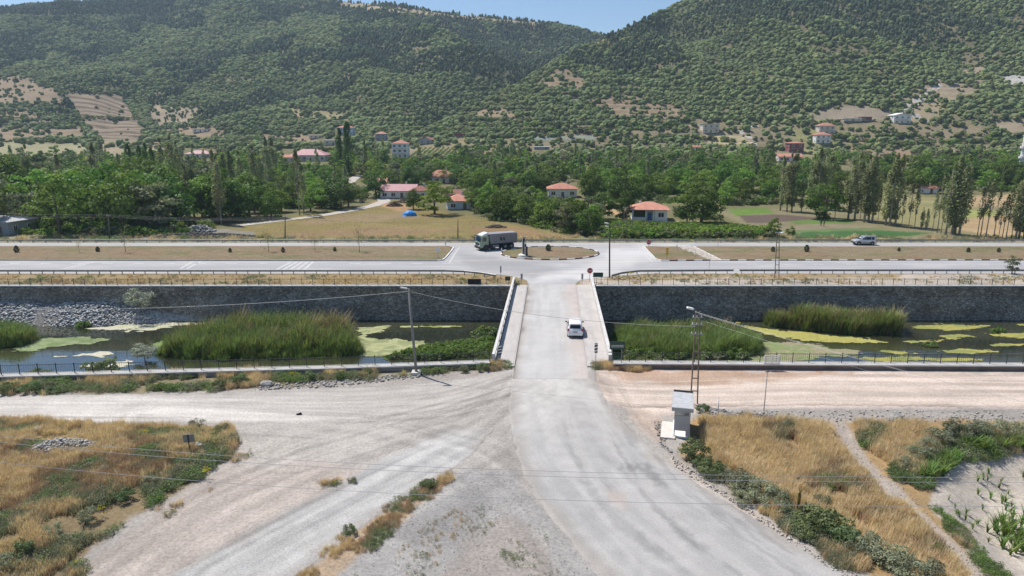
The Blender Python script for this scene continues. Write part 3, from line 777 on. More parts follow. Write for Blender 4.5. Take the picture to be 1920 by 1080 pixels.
# stone river wall on the far side: courses of rubble masonry
def stone_mat(name, c1, c2, c3, scale, joint):
    m = bpy.data.materials.new(name); m.use_nodes = True
    nt = m.node_tree; b = nt.nodes['Principled BSDF']; b.inputs['Roughness'].default_value = 0.95; b.inputs['Specular IOR Level'].default_value = 0.15
    tc = nt.nodes.new('ShaderNodeTexCoord'); mp = nt.nodes.new('ShaderNodeMapping'); mp.inputs['Scale'].default_value = (1, 1, 1.35)
    nw = nt.nodes.new('ShaderNodeTexNoise'); nw.inputs['Scale'].default_value = 1.5
    vm = nt.nodes.new('ShaderNodeVectorMath'); vm.operation = 'MULTIPLY_ADD'; vm.inputs[1].default_value = (0.35, 0.35, 0.35)
    v1 = nt.nodes.new('ShaderNodeTexVoronoi'); v1.inputs['Scale'].default_value = scale
    v2 = nt.nodes.new('ShaderNodeTexVoronoi'); v2.feature = 'DISTANCE_TO_EDGE'; v2.inputs['Scale'].default_value = scale
    L = nt.links.new
    L(tc.outputs['Object'], mp.inputs[0]); L(mp.outputs[0], nw.inputs['Vector']); L(nw.outputs['Color'], vm.inputs[0]); L(mp.outputs[0], vm.inputs[2])
    L(vm.outputs[0], v1.inputs['Vector']); L(vm.outputs[0], v2.inputs['Vector'])
    sx = nt.nodes.new('ShaderNodeSeparateColor'); L(v1.outputs['Color'], sx.inputs[0])
    r = nt.nodes.new('ShaderNodeValToRGB'); r.color_ramp.elements[0].color = (*c1, 1); r.color_ramp.elements[1].color = (*c2, 1)
    e = r.color_ramp.elements.new(0.85); e.color = (*c3, 1); r.color_ramp.elements[2].position = 1.0
    L(sx.outputs[0], r.inputs[0])
    jr = nt.nodes.new('ShaderNodeMapRange'); jr.inputs[1].default_value = 0.02; jr.inputs[2].default_value = 0.09
    L(v2.outputs['Distance'], jr.inputs[0])
    mx = nt.nodes.new('ShaderNodeMix'); mx.data_type = 'RGBA'; mx.inputs[6].default_value = (*joint, 1)
    L(jr.outputs[0], mx.inputs[0]); L(r.outputs[0], mx.inputs[7])
    nb = nt.nodes.new('ShaderNodeTexNoise'); nb.inputs['Scale'].default_value = 0.35; nb.inputs['Detail'].default_value = 5
    mr = nt.nodes.new('ShaderNodeMapRange'); mr.inputs[1].default_value = 0.3; mr.inputs[2].default_value = 0.7; mr.inputs[3].default_value = 0.72; mr.inputs[4].default_value = 1.2
    L(tc.outputs['Object'], nb.inputs['Vector']); L(nb.outputs[0], mr.inputs[0])
    sc = nt.nodes.new('ShaderNodeVectorMath'); sc.operation = 'SCALE'; L(mx.outputs[2], sc.inputs[0]); L(mr.outputs[0], sc.inputs['Scale'])
    L(sc.outputs[0], b.inputs['Base Color'])
    bp = nt.nodes.new('ShaderNodeBump'); bp.inputs['Distance'].default_value = 0.08; L(jr.outputs[0], bp.inputs['Height']); L(bp.outputs[0], b.inputs['Normal'])
    return m
M_STONE = stone_mat('rubble_masonry', (0.22, 0.19, 0.155), (0.30, 0.265, 0.22), (0.55, 0.50, 0.43), 3.0, (0.25, 0.22, 0.185))
M_STONE_TOP = stone_mat('upper_masonry', (0.19, 0.155, 0.12), (0.28, 0.23, 0.18), (0.52, 0.44, 0.35), 2.8, (0.25, 0.205, 0.165))

FAR_TOP_Y = 99.55
def far_wall(x0, x1, label, riprap=False):
    e = empty('river_wall', ((x0 + x1) / 2, FAR_TOP_Y, 0)); c = (x0 + x1) / 2
    tag(e, label, 'wall')
    L0, L1 = x0 - c, x1 - c
    # lower wall with batter, and the upper course set back a little
    mb = MB()
    mb.hexa([(L0, -1.15, -6.2), (L1, -1.15, -6.2), (L1, 0.5, -6.2), (L0, 0.5, -6.2), (L0, -0.55, -1.45), (L1, -0.55, -1.45), (L1, 0.5, -1.45), (L0, 0.5, -1.45)])
    mb.build('wall_face', M_STONE, e)
    mb = MB()
    mb.hexa([(L0, -0.42, -1.45), (L1, -0.42, -1.45), (L1, 0.5, -1.45), (L0, 0.5, -1.45), (L0, -0.30, 0.02), (L1, -0.30, 0.02), (L1, 0.5, 0.02), (L0, 0.5, 0.02)])
    mb.build('upper_course', M_STONE_TOP, e)
    # coping in lengths
    n = int((L1 - L0) / 6.0)
    for k in range(n):
        a = L0 + (L1 - L0) * k / n + 0.012; b_ = L0 + (L1 - L0) * (k + 1) / n - 0.012
        MB().box(((a + b_) / 2, 0.02, 0.09), (b_ - a, 0.72, 0.15)).build('coping', M_CONC, e)
    return e
BX0 = -5.9 + 0.06 * 99.5; BX1 = 6.1 + 0.06 * 99.5
wl = far_wall(-150, BX0 - 0.05, 'dark rubble stone river wall with pale coping and a stony toe')
wr = far_wall(BX1 + 0.05, 150, 'dark rubble stone river wall with pale coping behind the yellow algae')
# stones tipped along the foot of the wall
def stones_mesh(name, pts, sizes, seed=3):
    r = np.random.default_rng(seed)
    base = np.array([(0, 0, 1), (0.9, 0, 0.3), (0.28, 0.85, 0.3), (-0.73, 0.53, 0.3), (-0.73, -0.53, 0.3), (0.28, -0.85, 0.3), (0, 0, -0.6)], float)
    tri = np.array([(0, 1, 2), (0, 2, 3), (0, 3, 4), (0, 4, 5), (0, 5, 1), (6, 2, 1), (6, 3, 2), (6, 4, 3), (6, 5, 4), (6, 1, 5)])
    V = []; F = []
    for k, (p, s) in enumerate(zip(pts, sizes)):
        a = r.uniform(0, 6.28); co, si = math.cos(a), math.sin(a)
        b_ = base * r.uniform(0.7, 1.25, (7, 3)) * np.array([s * r.uniform(.8, 1.4), s * r.uniform(.7, 1.1), s * r.uniform(.45, .85)])
        b_ = np.stack([b_[:, 0] * co - b_[:, 1] * si, b_[:, 0] * si + b_[:, 1] * co, b_[:, 2]], 1)
        F.append(tri + 7 * k); V.append(b_ + np.asarray(p))
    return np_mesh(name, np.concatenate(V), np.concatenate(F))
pts = []; sz = []
for k in range(5200):
    x = rng.uniform(-105, -40)
    w = float(sstep(-44, -62, x)) * (0.85 + 0.15 * float(vnoise(x / 3, 0, 5))) + 0.06
    f = rng.uniform(0, 1)
    if f > 1: continue
    ytop = 98.75
    pts.append((x, ytop - (1 - f) * 3.4 * w, -5.15 + f * 2.75 * w + rng.uniform(-.08, .08)))
    sz.append(rng.uniform(0.16, 0.34))
M_RIP = mat('pale_riprap', (0.52, 0.51, 0.49), 0.95, var=0.35, scale=1.6, fine=0.15)
o = link('stone_toe', stones_mesh('stone_toe', pts, sz), M_RIP); o.parent = wl; o.location = -Vector(wl.location); o['kind'] = 'stuff'
fill = MB()
for k in range(26):
    xa, xb = -105 + 65 * k / 26, -105 + 65 * (k + 1) / 26
    wa, wb = [float(sstep(-44, -62, q)) + 0.06 for q in (xa, xb)]
    fill.add([(xa, 98.75 - 3.4 * wa, -5.25), (xb, 98.75 - 3.4 * wb, -5.25), (xb, 98.75, -5.2 + 2.7 * wb), (xa, 98.75, -5.2 + 2.7 * wa)], [(0, 1, 2, 3)])
o = fill.build('toe_slope', mat('toe_rubble', (0.2, 0.19, 0.18), 0.95, var=0.3, scale=2)); o.parent = wl; o.location = -Vector(wl.location)

# near river wall: concrete cap on a low wall
def near_wall(pts, label, facem=None):
    e = empty('river_wall', pts[0]); tag(e, label, 'wall')
    O = Vector((pts[0].x, pts[0].y, 0))
    e.location = O
    for k in range(len(pts) - 1):
        p, q = Vector((pts[k].x, pts[k].y, 0)) - O, Vector((pts[k + 1].x, pts[k + 1].y, 0)) - O
        d = (q - p); L = d.length; d.normalize(); s = Vector((d.y, -d.x, 0))      # s points to the camera side
        MB().hexa([p + s * .18 + Vector((0, 0, -.3)), q + s * .18 + Vector((0, 0, -.3)), q - s * .5 + Vector((0, 0, -6.2)), p - s * .5 + Vector((0, 0, -6.2)),
                   p + s * .18 + Vector((0, 0, .42)), q + s * .18 + Vector((0, 0, .42)), q - s * .40 + Vector((0, 0, .42)), p - s * .40 + Vector((0, 0, .42))]).build('wall_face', facem or M_CONC_D, e)
        n = max(1, int(L / 6))
        for i_ in range(n):
            a = p + d * (L * i_ / n + 0.012); b_ = p + d * (L * (i_ + 1) / n - 0.012)
            m_ = (a + b_) / 2 - s * 0.12
            MB().box((m_.x, m_.y, 0.495), ((b_ - a).length, 0.95, 0.14), math.atan2(d.y, d.x)).build('coping', M_CONC, e)
    return e
M_BROWNWALL = mat('stained_brown_wall', (0.19, 0.15, 0.125), 0.95, var=0.3, scale=0.8, fine=0.15)
extL = Vector((_wx[0], _wy[0], 0)); extR = Vector((_wx[-1], _wy[-1], 0))
nwl = near_wall([extL, WALL_PTS[0], WALL_PTS[1], WALL_PTS[2]], 'low grey river wall with pale coping above the weedy verge')
nwr = near_wall([WALL_PTS[3], WALL_PTS[4], extR], 'low river wall with pale coping beside the pinkish dirt road', M_BROWNWALL)

# ------------------------------------------------------------------ bridge
def bx(x, y):                      # bridge lateral coordinate -> world x
    return x + 0.06 * y
Y0, Y1 = 61.6, 101.6
br = empty('bridge', (bx(0, Y0), Y0, 0)); tag(br, 'concrete road bridge over the river with raised footways and parapets', 'bridge')
BO = Vector(br.location)
def bhex(x0, x1, z0, z1, name, m, y0=Y0, y1=Y1, bevel=0):
    p = [Vector((bx(x, y), y, z)) - BO for (x, y, z) in ((x0, y0, z0), (x1, y0, z0), (x1, y1, z0), (x0, y1, z0), (x0, y0, z1), (x1, y0, z1), (x1, y1, z1), (x0, y1, z1))]
    return MB().hexa(p).build(name, m, br, bevel=bevel)
bhex(-5.9, 6.1, -0.95, -0.06, 'deck_slab', M_CONC_D)
for k in range(4):
    bhex(-5.0 + 2.75 * k, -4.4 + 2.75 * k, -2.0, -0.96, 'girder', M_CONC_D, 63.5, 99.5)
bhex(-5.4, 5.6, -6.2, -2.0, 'pier', M_CONC_D, 80.5, 81.7)
M_FOOT = mat('dusty_footway', (0.45, 0.42, 0.395), 0.92, var=0.12, scale=0.5, fine=0.1, fscale=7, stretch=(2, 0.5, 1))
ns = 8
for k in range(ns):
    ya, yb = 64.2 + (99.9 - 64.2) * k / ns + 0.01, 64.2 + (99.9 - 64.2) * (k + 1) / ns - 0.01
    bhex(-5.55, -3.75, -0.06, 0.16, 'footway_slab', M_FOOT, ya, yb)
    bhex(3.75, 5.85, -0.06, 0.16, 'footway_slab', M_FOOT, ya, yb)
bhex(-3.74, -3.62, -0.06, 0.13, 'kerb', M_FOOT, 64.2, 99.9)
bhex(3.62, 3.74, -0.06, 0.13, 'kerb', M_FOOT, 64.2, 99.9)
# parapets: right one solid and low, left one with open balusters over an upstand
bhex(5.86, 6.08, -0.3, 1.0, 'parapet', M_CONC, 65.8, 101.2)
bhex(5.80, 6.14, 1.002, 1.10, 'parapet_rail', M_CONC, 65.8, 101.2)
bhex(5.80, 6.14, -0.1, 1.0, 'parapet_end', M_CONC, 65.1, 65.79)
bhex(-5.88, -5.66, -0.3, 0.30, 'parapet', M_CONC, 65.8, 101.2)
bhex(-5.92, -5.62, 0.82, 1.08, 'parapet_rail', M_CONC, 65.8, 101.2)
for k in range(13):
    ya = 65.8 + (101.2 - 65.8 - 0.3) * k / 12
    bhex(-5.87, -5.67, 0.301, 0.819, 'parapet_post', M_CONC, ya, ya + 0.3)
bhex(-5.92, -5.62, -0.1, 1.1, 'parapet_end', M_CONC, 65.1, 65.79)
# carriageway on the bridge
def c_bridge(X, Y, U, S, W):
    n = fbm(X / 2.5, Y / 2.5, 381, 4)
    C = np.zeros((len(X), 3)); C[:] = (0.455, 0.44, 0.425)
    C = mixc(C, (0.40, 0.385, 0.37), sstep(0.42, 0.62, fbm(U * W / 0.5, S / 12.0, 383, 4)) * 0.7)
    edge = np.minimum(U, 1 - U) * W
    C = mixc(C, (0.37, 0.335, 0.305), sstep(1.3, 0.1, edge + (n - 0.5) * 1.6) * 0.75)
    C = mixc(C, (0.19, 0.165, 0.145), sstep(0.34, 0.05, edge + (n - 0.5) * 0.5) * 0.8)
    right = sstep(2.6, 0.6, (1 - U) * W + (n - 0.5) * 2)
    C = mixc(C, (0.46, 0.40, 0.365), right * 0.8)
    return C * (0.9 + 0.2 * n)[:, None]
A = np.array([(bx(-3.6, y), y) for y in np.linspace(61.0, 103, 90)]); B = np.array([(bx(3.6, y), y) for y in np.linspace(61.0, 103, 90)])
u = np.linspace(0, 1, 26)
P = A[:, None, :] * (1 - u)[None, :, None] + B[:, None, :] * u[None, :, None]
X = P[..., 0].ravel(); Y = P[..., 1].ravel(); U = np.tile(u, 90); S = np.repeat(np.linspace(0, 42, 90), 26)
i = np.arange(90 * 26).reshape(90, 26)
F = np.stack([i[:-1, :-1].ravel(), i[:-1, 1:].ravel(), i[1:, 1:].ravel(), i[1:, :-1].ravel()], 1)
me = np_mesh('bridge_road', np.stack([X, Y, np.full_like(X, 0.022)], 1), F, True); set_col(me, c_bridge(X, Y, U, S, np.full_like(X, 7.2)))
o = link('bridge_road', me, M_ASPHALT); o['kind'] = 'structure'; o['label'] = 'dusty pale carriageway crossing the bridge'

# ------------------------------------------------------------------ highway
YF1, YF0 = G(960, 455).y, G(960, 463).y          # far carriageway
YN1, YN0 = G(960, 488).y, G(960, 513.5).y        # near carriageway
def c_hwy(X, Y, U, S, W):
    n = fbm(X / 8.0, Y / 2.0, 481, 4)
    C = np.zeros((len(X), 3)); C[:] = (0.385, 0.38, 0.382)
    C = mixc(C, (0.315, 0.31, 0.314), sstep(0.40, 0.6, fbm(Y / 1.1, X / 45.0, 483, 3)) * 0.6)
    C = mixc(C, (0.43, 0.415, 0.40), sstep(0.5, 0.68, n) * 0.6)
    px, row = project(X, Y, np.zeros_like(X)); Q = np.stack([px, row], 1)
    m = sstep(10, -14, poly_sd(Q, [(960, 530), (1090, 530), (1180, 500), (1300, 470), (1290, 455), (1150, 462), (1130, 485), (1040, 510)]) + 26 * (fbm(px / 25, row / 7, 485, 3) - 0.5))
    C = mixc(C, (0.53, 0.515, 0.50), m * 0.85)
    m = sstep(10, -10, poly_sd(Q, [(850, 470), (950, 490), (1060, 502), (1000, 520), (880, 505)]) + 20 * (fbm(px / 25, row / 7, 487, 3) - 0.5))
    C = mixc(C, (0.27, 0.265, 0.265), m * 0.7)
    for ye in (YN0, YN1, YF0, YF1):
        C = mixc(C, (0.42, 0.375, 0.33), sstep(0.9, 0.05, np.abs(Y - ye) + (fbm(X / 3.0, Y / 0.6, 489, 3) - 0.5) * 1.1) * 0.7)
    for yl, w_ in ((YN0 + 3.2, .5), (YN0 + 5.0, .5), (YN0 + 7.0, .5), (YN0 + 8.8, .5), (YF0 + 1.6, .4), (YF0 + 3.2, .4)):
        C = mixc(C, (0.25, 0.245, 0.245), np.exp(-((Y - yl) / w_) ** 2) * (0.18 + 0.3 * fbm(X / 20, Y / 2, 491, 3)))
    return C * (0.93 + 0.14 * n)[:, None]
def flat_sheet(name, x0, x1, y0, y1, nx, ny, z, cf, material, label):
    X, Y = np.meshgrid(np.linspace(x0, x1, nx), np.linspace(y0, y1, ny)); X = X.ravel(); Y = Y.ravel()
    i = np.arange(nx * ny).reshape(ny, nx)
    F = np.stack([i[:-1, :-1].ravel(), i[:-1, 1:].ravel(), i[1:, 1:].ravel(), i[1:, :-1].ravel()], 1)
    me = np_mesh(name, np.stack([X, Y, np.full_like(X, z)], 1), F, True); set_col(me, cf(X, Y, X * 0 + .5, X, X * 0 + 10))
    o = link(name, me, material); o['kind'] = 'structure'; o['label'] = label
    return o
M_HWY = mat('highway_asphalt', attr=True, rough=0.85, spec=0.25, fine=0.07, fscale=5, bump=0.01, bscale=14)
flat_sheet('highway', -170, 170, YN0, YF1, 420, 56, 0.03, c_hwy, M_HWY, 'wide pale dual carriageway highway with junction opening')
# tongue from the bridge to the highway
def c_tongue(X, Y, U, S, W):
    return c_hwy(X, Y, U, S, W) * 1.02
me_t = []
A = resample([(bx(-3.6, 101), 100.9), (bx(-3.9, 104), 103.5), (bx(-6.5, 107), 106.5), (bx(-11, 109), YN0 + .4)], 24)
B = resample([(bx(3.6, 101), 100.9), (bx(4.2, 104), 103.5), (bx(8.5, 106), 106.0), (bx(17, 109), YN0 + .4)], 24)
u = np.linspace(0, 1, 30)
P = A[:, None, :] * (1 - u)[None, :, None] + B[:, None, :] * u[None, :, None]
X = P[..., 0].ravel(); Y = P[..., 1].ravel()
i = np.arange(24 * 30).reshape(24, 30)
F = np.stack([i[:-1, :-1].ravel(), i[:-1, 1:].ravel(), i[1:, 1:].ravel(), i[1:, :-1].ravel()], 1)
me = np_mesh('junction_road', np.stack([X, Y, np.full_like(X, 0.036)], 1), F, True); set_col(me, c_tongue(X, Y, X, X, X))
o = link('junction_road', me, M_HWY); o['kind'] = 'structure'; o['label'] = 'flared asphalt mouth joining bridge and highway'

# medians: raised dry grass with kerbs
M_MEDIAN = mat('median_dry_grass', attr=True, rough=0.95, spec=0.1, fine=0.18, fscale=2.0, bump=0.08, bscale=3)
def median(pts_px, kerbs, label, n_sub=None):
    """pts_px outline in picture coordinates at kerb foot; kerbs: list of (start index, end index, pattern)"""
    P = [G(*q) for q in pts_px]
    e = empty('median', (sum(p.x for p in P) / len(P), sum(p.y for p in P) / len(P), 0)); e['kind'] = 'structure'; e['label'] = label
    O = Vector(e.location)
    # soil: grid clipped by polygon
    xs_ = [p.x for p in P]; ys_ = [p.y for p in P]
    poly = [(p.x, p.y) for p in P]
    nx = int((max(xs_) - min(xs_)) / 0.45) + 2; ny = int((max(ys_) - min(ys_)) / 0.45) + 2
    X, Y = np.meshgrid(np.linspace(min(xs_), max(xs_), nx), np.linspace(min(ys_), max(ys_), ny)); X = X.ravel(); Y = Y.ravel()
    sd = poly_sd(np.stack([X, Y], 1), poly)
    i = np.arange(nx * ny).reshape(ny, nx)
    F = np.stack([i[:-1, :-1].ravel(), i[:-1, 1:].ravel(), i[1:, 1:].ravel(), i[1:, :-1].ravel()], 1)
    F = F[(sd[F] < 0.05).all(1)]
    C = np.zeros((len(X), 3)); C[:] = (0.215, 0.172, 0.108)
    C = mixc(C, (0.225, 0.155, 0.10), sstep(0.48, 0.66, fbm(X / 9, Y / 3, 581, 4)) * .8)
    C = mixc(C, (0.16, 0.15, 0.075), sstep(0.56, 0.7, fbm(X / 7, Y / 2.5, 583, 4)) * 0.8)
    C *= (0.82 + 0.3 * fbm(X / 1.2, Y / 0.8, 585, 3))[:, None]
    zz = 0.13 + 0.10 * sstep(0, -2.5, sd) + 0.05 * (fbm(X / 2, Y / 2, 587, 3) - .5)
    used = np.unique(F); rm = np.full(len(X), -1); rm[used] = np.arange(len(used))
    me = np_mesh('median_soil', np.stack([X - O.x, Y - O.y, zz], 1)[used], rm[F], True); set_col(me, C[used])
    link('median_soil', me, M_MEDIAN, e)
    for (a, b_, pat, ln) in kerbs:
        path = [P[j % len(P)] for j in range(a, b_ + 1)]
        d = [0]
        for q, r_ in zip(path, path[1:]): d.append(d[-1] + (r_ - q).length)
        n = max(1, round(d[-1] / ln))
        def at(s):
            for j in range(len(d) - 1):
                if s <= d[j + 1] or j == len(d) - 2:
                    t = (s - d[j]) / max(d[j + 1] - d[j], 1e-6); return path[j].lerp(path[j + 1], t)
        for k in range(n):
            p = at(d[-1] * k / n + 0.01) - O; q = at(d[-1] * (k + 1) / n - 0.01) - O
            if min(abs(p.x + O.x), abs(q.x + O.x)) > 118: continue
            m_ = {'bw': (M_KERBDARK, M_WEATHERWHITE)[k % 2], 'w': M_WEATHERWHITE, 'g': M_CONC_D, 'wg': (M_WEATHERWHITE, M_CONC)[k % 2]}[pat]
            if (q - p).length < 0.05: continue
            MB().bar(p + Vector((0, 0, .12)), q + Vector((0, 0, .12)), 0.22, 0.2).build('kerb', m_, e)
    return e
median([(-420, 462.5), (846, 462.5), (851, 465), (846, 472), (836, 484), (829, 489), (820, 490), (-420, 488)], [(2, 6, 'w', 1.1), (6, 7, 'g', 4.0)], 'long dry grass median strip with small conifers and saplings')
ring = []
for k in range(40):
    a = 2 * math.pi * k / 40
    ring.append((1031 + 92 * math.cos(a), 476.0 - (13.0 if math.sin(a) > 0 else 12.0) * math.sin(a)))
median(ring, [(0, 40, 'bw', 1.55)], 'oval dry grass traffic island with painted kerb stones')
median([(1207, 463), (1272, 463), (1288, 470), (1332, 489), (1240, 490), (1228, 486)], [(4, 6, 'wg', 0.8), (3, 4, 'bw', 1.5)], 'short dry grass median piece with stop sign and yellow board')
median([(1300, 463), (2420, 463), (2420, 488), (1352, 489)], [(3, 4, 'wg', 0.9), (2, 3, 'bw', 1.5)], 'dry grass median with black and white kerb beside the silver car')

# painted markings
M_MARK = mat('worn_road_paint', (0.50, 0.49, 0.48), 0.8, var=0.15, scale=1.2, fine=0.12)
def marking(pts, z=0.037):
    o = MB().face([(p.x, p.y, z) for p in pts]).build('road_marking', M_MARK); o['kind'] = 'structure'
    return o
def slanted(pa, pb, w):
    a, b_ = G(*pa), G(*pb)
    marking([a, a + Vector((w, 0, 0)), b_ + Vector((w, 0, 0)), b_])
for q in ((118, 176), (128, 186), (336, 370), (348, 385)):
    slanted((q[0], 504), (q[1] - 10, 490.5), 0.42)
for k in range(5):
    slanted((516 + 13 * k, 505.5), (545 + 10 * k, 491), 0.45)
for x0 in range(-40, 860, 58):
    if 490 < x0 < 600: continue
    marking([G(x0, 494.6), G(x0 + 20, 494.6), G(x0 + 20, 493.7), G(x0, 493.7)])
for x0 in range(1400, 1960, 62):
    marking([G(x0, 496), G(x0 + 20, 496), G(x0 + 20, 495.2), G(x0, 495.2)])
marking([G(841, 493), G(844, 493), G(862, 463.6), G(860, 463.6)])
marking([G(1196, 466), G(1198.5, 466), G(1224, 491), G(1221, 491)])
marking([G(-300, 507.6), G(850, 507.6), G(850, 506.9), G(-300, 506.9)])
marking([G(1330, 507), G(2300, 507), G(2300, 506.3), G(1330, 506.3)])
# worn concrete crossing strip through the median
o = MB().face([(p.x, p.y, 0.10) for p in (G(1333, 489.3), G(1354, 489.3), G(1300, 462.6), G(1274, 462.6))]).build('crossing_path', mat('broken_paving', (0.46, 0.41, 0.36), 0.95, var=0.3, scale=1.1, col2=(0.30, 0.26, 0.21), fine=0.2)); o['kind'] = 'structure'
# village lane
def path_strip(name, ctr, widths, label, m):
    P = [T(*q) for q in ctr]
    Q = resample(P, 60); w = np.interp(np.linspace(0, 1, 60), np.linspace(0, 1, len(widths)), widths)
    tg = np.gradient(Q, axis=0); tg /= np.linalg.norm(tg, axis=1)[:, None]; nn = np.stack([-tg[:, 1], tg[:, 0]], 1)
    rows = []
    for s in (-0.5, 0, 0.5):
        X = Q[:, 0] + nn[:, 0] * w * s; Y = Q[:, 1] + nn[:, 1] * w * s
        rows.append(np.stack([X, Y, hz(X, Y) + 0.06], 1))
    V = np.concatenate(rows); i = np.arange(180).reshape(3, 60)
    F = np.stack([i[:-1, :-1].ravel(), i[:-1, 1:].ravel(), i[1:, 1:].ravel(), i[1:, :-1].ravel()], 1)
    me = np_mesh(name, V, F, True); o = link(name, me, m); o['kind'] = 'structure'; o['label'] = label
M_LANE = mat('lane_gravel', (0.44, 0.40, 0.35), 0.95, var=0.15, scale=0.4)
path_strip('lane', [(440, 424), (520, 415), (600, 405), (660, 395), (700, 386), (722, 378), (716, 372)], [3, 3, 3.5, 4, 4], 'pale lane running past the dry meadow into the village', M_LANE)
path_strip('lane', [(648, 362), (650, 350), (660, 338), (672, 330)], [4, 4, 4], 'pale lane climbing between walls in the village', M_LANE)
path_strip('track', [(1735, 232), (1700, 205), (1735, 180), (1762, 158)], [6, 7, 5], 'pale earth track climbing the slope by the white villa', M_LANE)
path_strip('track', [(1415, 274), (1402, 256), (1385, 246), (1420, 236)], [4, 4, 4], 'earth track by the orchard terraces', M_LANE)

# ================================================================== VEGETATION
def leaf_faces(C, size, outw, r, flat=0.0, asp=0.62, ow=0.75, rw=0.9):
    """rhombic leaf sprays: centres C (n,3), outward direction outw (n,3)"""
    n = len(C)
    nr = r.normal(size=(n, 3)); nr /= np.linalg.norm(nr, axis=1)[:, None]
    N = outw * ow + nr * (rw - flat) + np.array([0, 0, 0.25 + flat])
    N /= np.linalg.norm(N, axis=1)[:, None]
    a = np.cross(N, r.normal(size=(n, 3))); a /= np.linalg.norm(a, axis=1)[:, None]
    b = np.cross(N, a)
    s = np.asarray(size).reshape(-1, 1) * np.ones((n, 1))
    a = a * s * 0.5; b = b * s * 0.5 * asp
    V = np.stack([C - a, C - b + a * 0.15, C + a, C + b + a * 0.1], 1).reshape(-1, 3)
    F = np.arange(4 * n).reshape(n, 4)
    return V, F

def crown_round(r, H, Rr, base, n_blob, n_leaf, size, squash=1.05, ow=1.35, rw=0.7):
    cz = base + (H - base) * 0.47; rz = (H - base) * 0.5
    d = r.normal(size=(n_blob, 3)); d /= np.linalg.norm(d, axis=1)[:, None]
    rad = r.uniform(0.35, 0.86, n_blob) ** 0.7
    bc = d * rad[:, None] * np.array([Rr, Rr, rz]) * np.array([1, 1, squash]) + np.array([0, 0, cz])
    br_ = r.uniform(0.24, 0.42, n_blob) * Rr
    idx = r.integers(0, n_blob, n_leaf)
    e = r.normal(size=(n_leaf, 3)); e /= np.linalg.norm(e, axis=1)[:, None]
    e[:, 2] = np.where(e[:, 2] < -0.3, -e[:, 2] * 0.6, e[:, 2])
    C = bc[idx] + e * (br_[idx] * r.uniform(0.6, 1.03, n_leaf))[:, None] * np.array([1.1, 1.1, 0.82])
    return leaf_faces(C, r.uniform(0.7, 1.3, n_leaf) * size, e, r, ow=ow, rw=rw)

def crown_column(r, H, Rr, base, n_leaf, size, taper=0.9, streak=9, pointy=1.0):
    nb = 34
    zb = np.sort(r.uniform(base, H * 0.985, nb))
    prof = np.sin(np.clip((zb - base) / (H - base), 0, 1) ** 0.75 * math.pi * 0.93 + 0.2) ** 0.7
    prof = np.clip(prof, 0.12, 1)
    ang = r.uniform(0, 6.28, nb)
    rr_ = Rr * prof * r.uniform(0.25, 0.75, nb)
    bc = np.stack([np.cos(ang) * rr_, np.sin(ang) * rr_, zb], 1)
    idx = r.integers(0, nb, n_leaf)
    e = r.normal(size=(n_leaf, 3)); e /= np.linalg.norm(e, axis=1)[:, None]
    br_ = (Rr * 0.45 * np.clip(prof, 0.3, 1))[idx] * r.uniform(0.5, 1.05, n_leaf)
    C = bc[idx] + e * br_[:, None] * np.array([1, 1, 2.3])
    C[:, 2] = np.clip(C[:, 2], base * 0.9, H)
    return leaf_faces(C, r.uniform(0.7, 1.3, n_leaf) * size, e, r)

def trunk_mesh(name, r, H, rad, n_limb, spread, start=0.25, end=0.75, up=0.7):
    mb = MB()
    top = H * end
    bend = r.uniform(-0.03, 0.03, 2) * H
    path = [(bend[0] * t * t, bend[1] * t * t, top * t) for t in (0, 0.15, 0.4, 0.7, 1.0)]
    path[0] = (0, 0, -0.3)
    mb.tube(path, [rad * 1.25, rad, rad * 0.8, rad * 0.5, rad * 0.2], 7)
    for k in range(n_limb):
        t = start + (0.92 - start) * k / max(1, n_limb)
        a = 2.4 * k + r.uniform(-.4, .4)
        p = Vector((bend[0] * t * t, bend[1] * t * t, top * t))
        L = spread * (1 - 0.5 * t)
        q = p + Vector((math.cos(a) * L * 0.5, math.sin(a) * L * 0.5, L * up * 0.6)); s = p + Vector((math.cos(a) * L, math.sin(a) * L, L * up * 1.3))
        mb.tube([p, q, s], [rad * 0.4 * (1 - t * .4), rad * 0.26, rad * 0.08], 5)
    return mb.mesh(name, smooth=True)

def leafmat(name, col, rand=0.36, hue=0.025, trans=0.38):
    return mat(name, col, 0.6, rand=rand, hue=hue, trans=trans, spec=0.25, var=0.16, scale=0.9)
M_WALNUT = leafmat('broad_leaves', (0.112, 0.185, 0.034))
M_POPLAR = leafmat('poplar_leaves', (0.275, 0.30, 0.155), rand=0.25)
M_LIGHT = leafmat('light_leaves', (0.175, 0.27, 0.045))
M_OLIVE = leafmat('grey_green_leaves', (0.20, 0.22, 0.12))
M_HILLB = mat('hill_scrub', (0.155, 0.188, 0.078), 0.85, rand=0.36, hue=0.03, spec=0.08, var=0.3, scale=0.9, bump=0.5, bscale=1.2)
M_HILLD = mat('hill_conifer', (0.075, 0.098, 0.055), 0.85, rand=0.3, hue=0.015, spec=0.08, var=0.3, scale=1.0, bump=0.4, bscale=1.2)
M_PINE = leafmat('conifer_needles', (0.03, 0.055, 0.022), trans=0.15)
M_SHRUB = leafmat('weed_green', (0.27, 0.285, 0.19), rand=0.3)
M_SHRUBD = leafmat('shrub_green', (0.165, 0.215, 0.095), rand=0.2)
M_GREEN = leafmat('fresh_green', (0.17, 0.26, 0.065), rand=0.25)
M_REED = mat('reed_blades', (0.20, 0.27, 0.085), 0.6, rand=0.38, hue=0.03, trans=0.35, spec=0.25)
M_REEDTIP = mat('reed_brown', (0.30, 0.225, 0.12), 0.8, rand=0.3, trans=0.2)
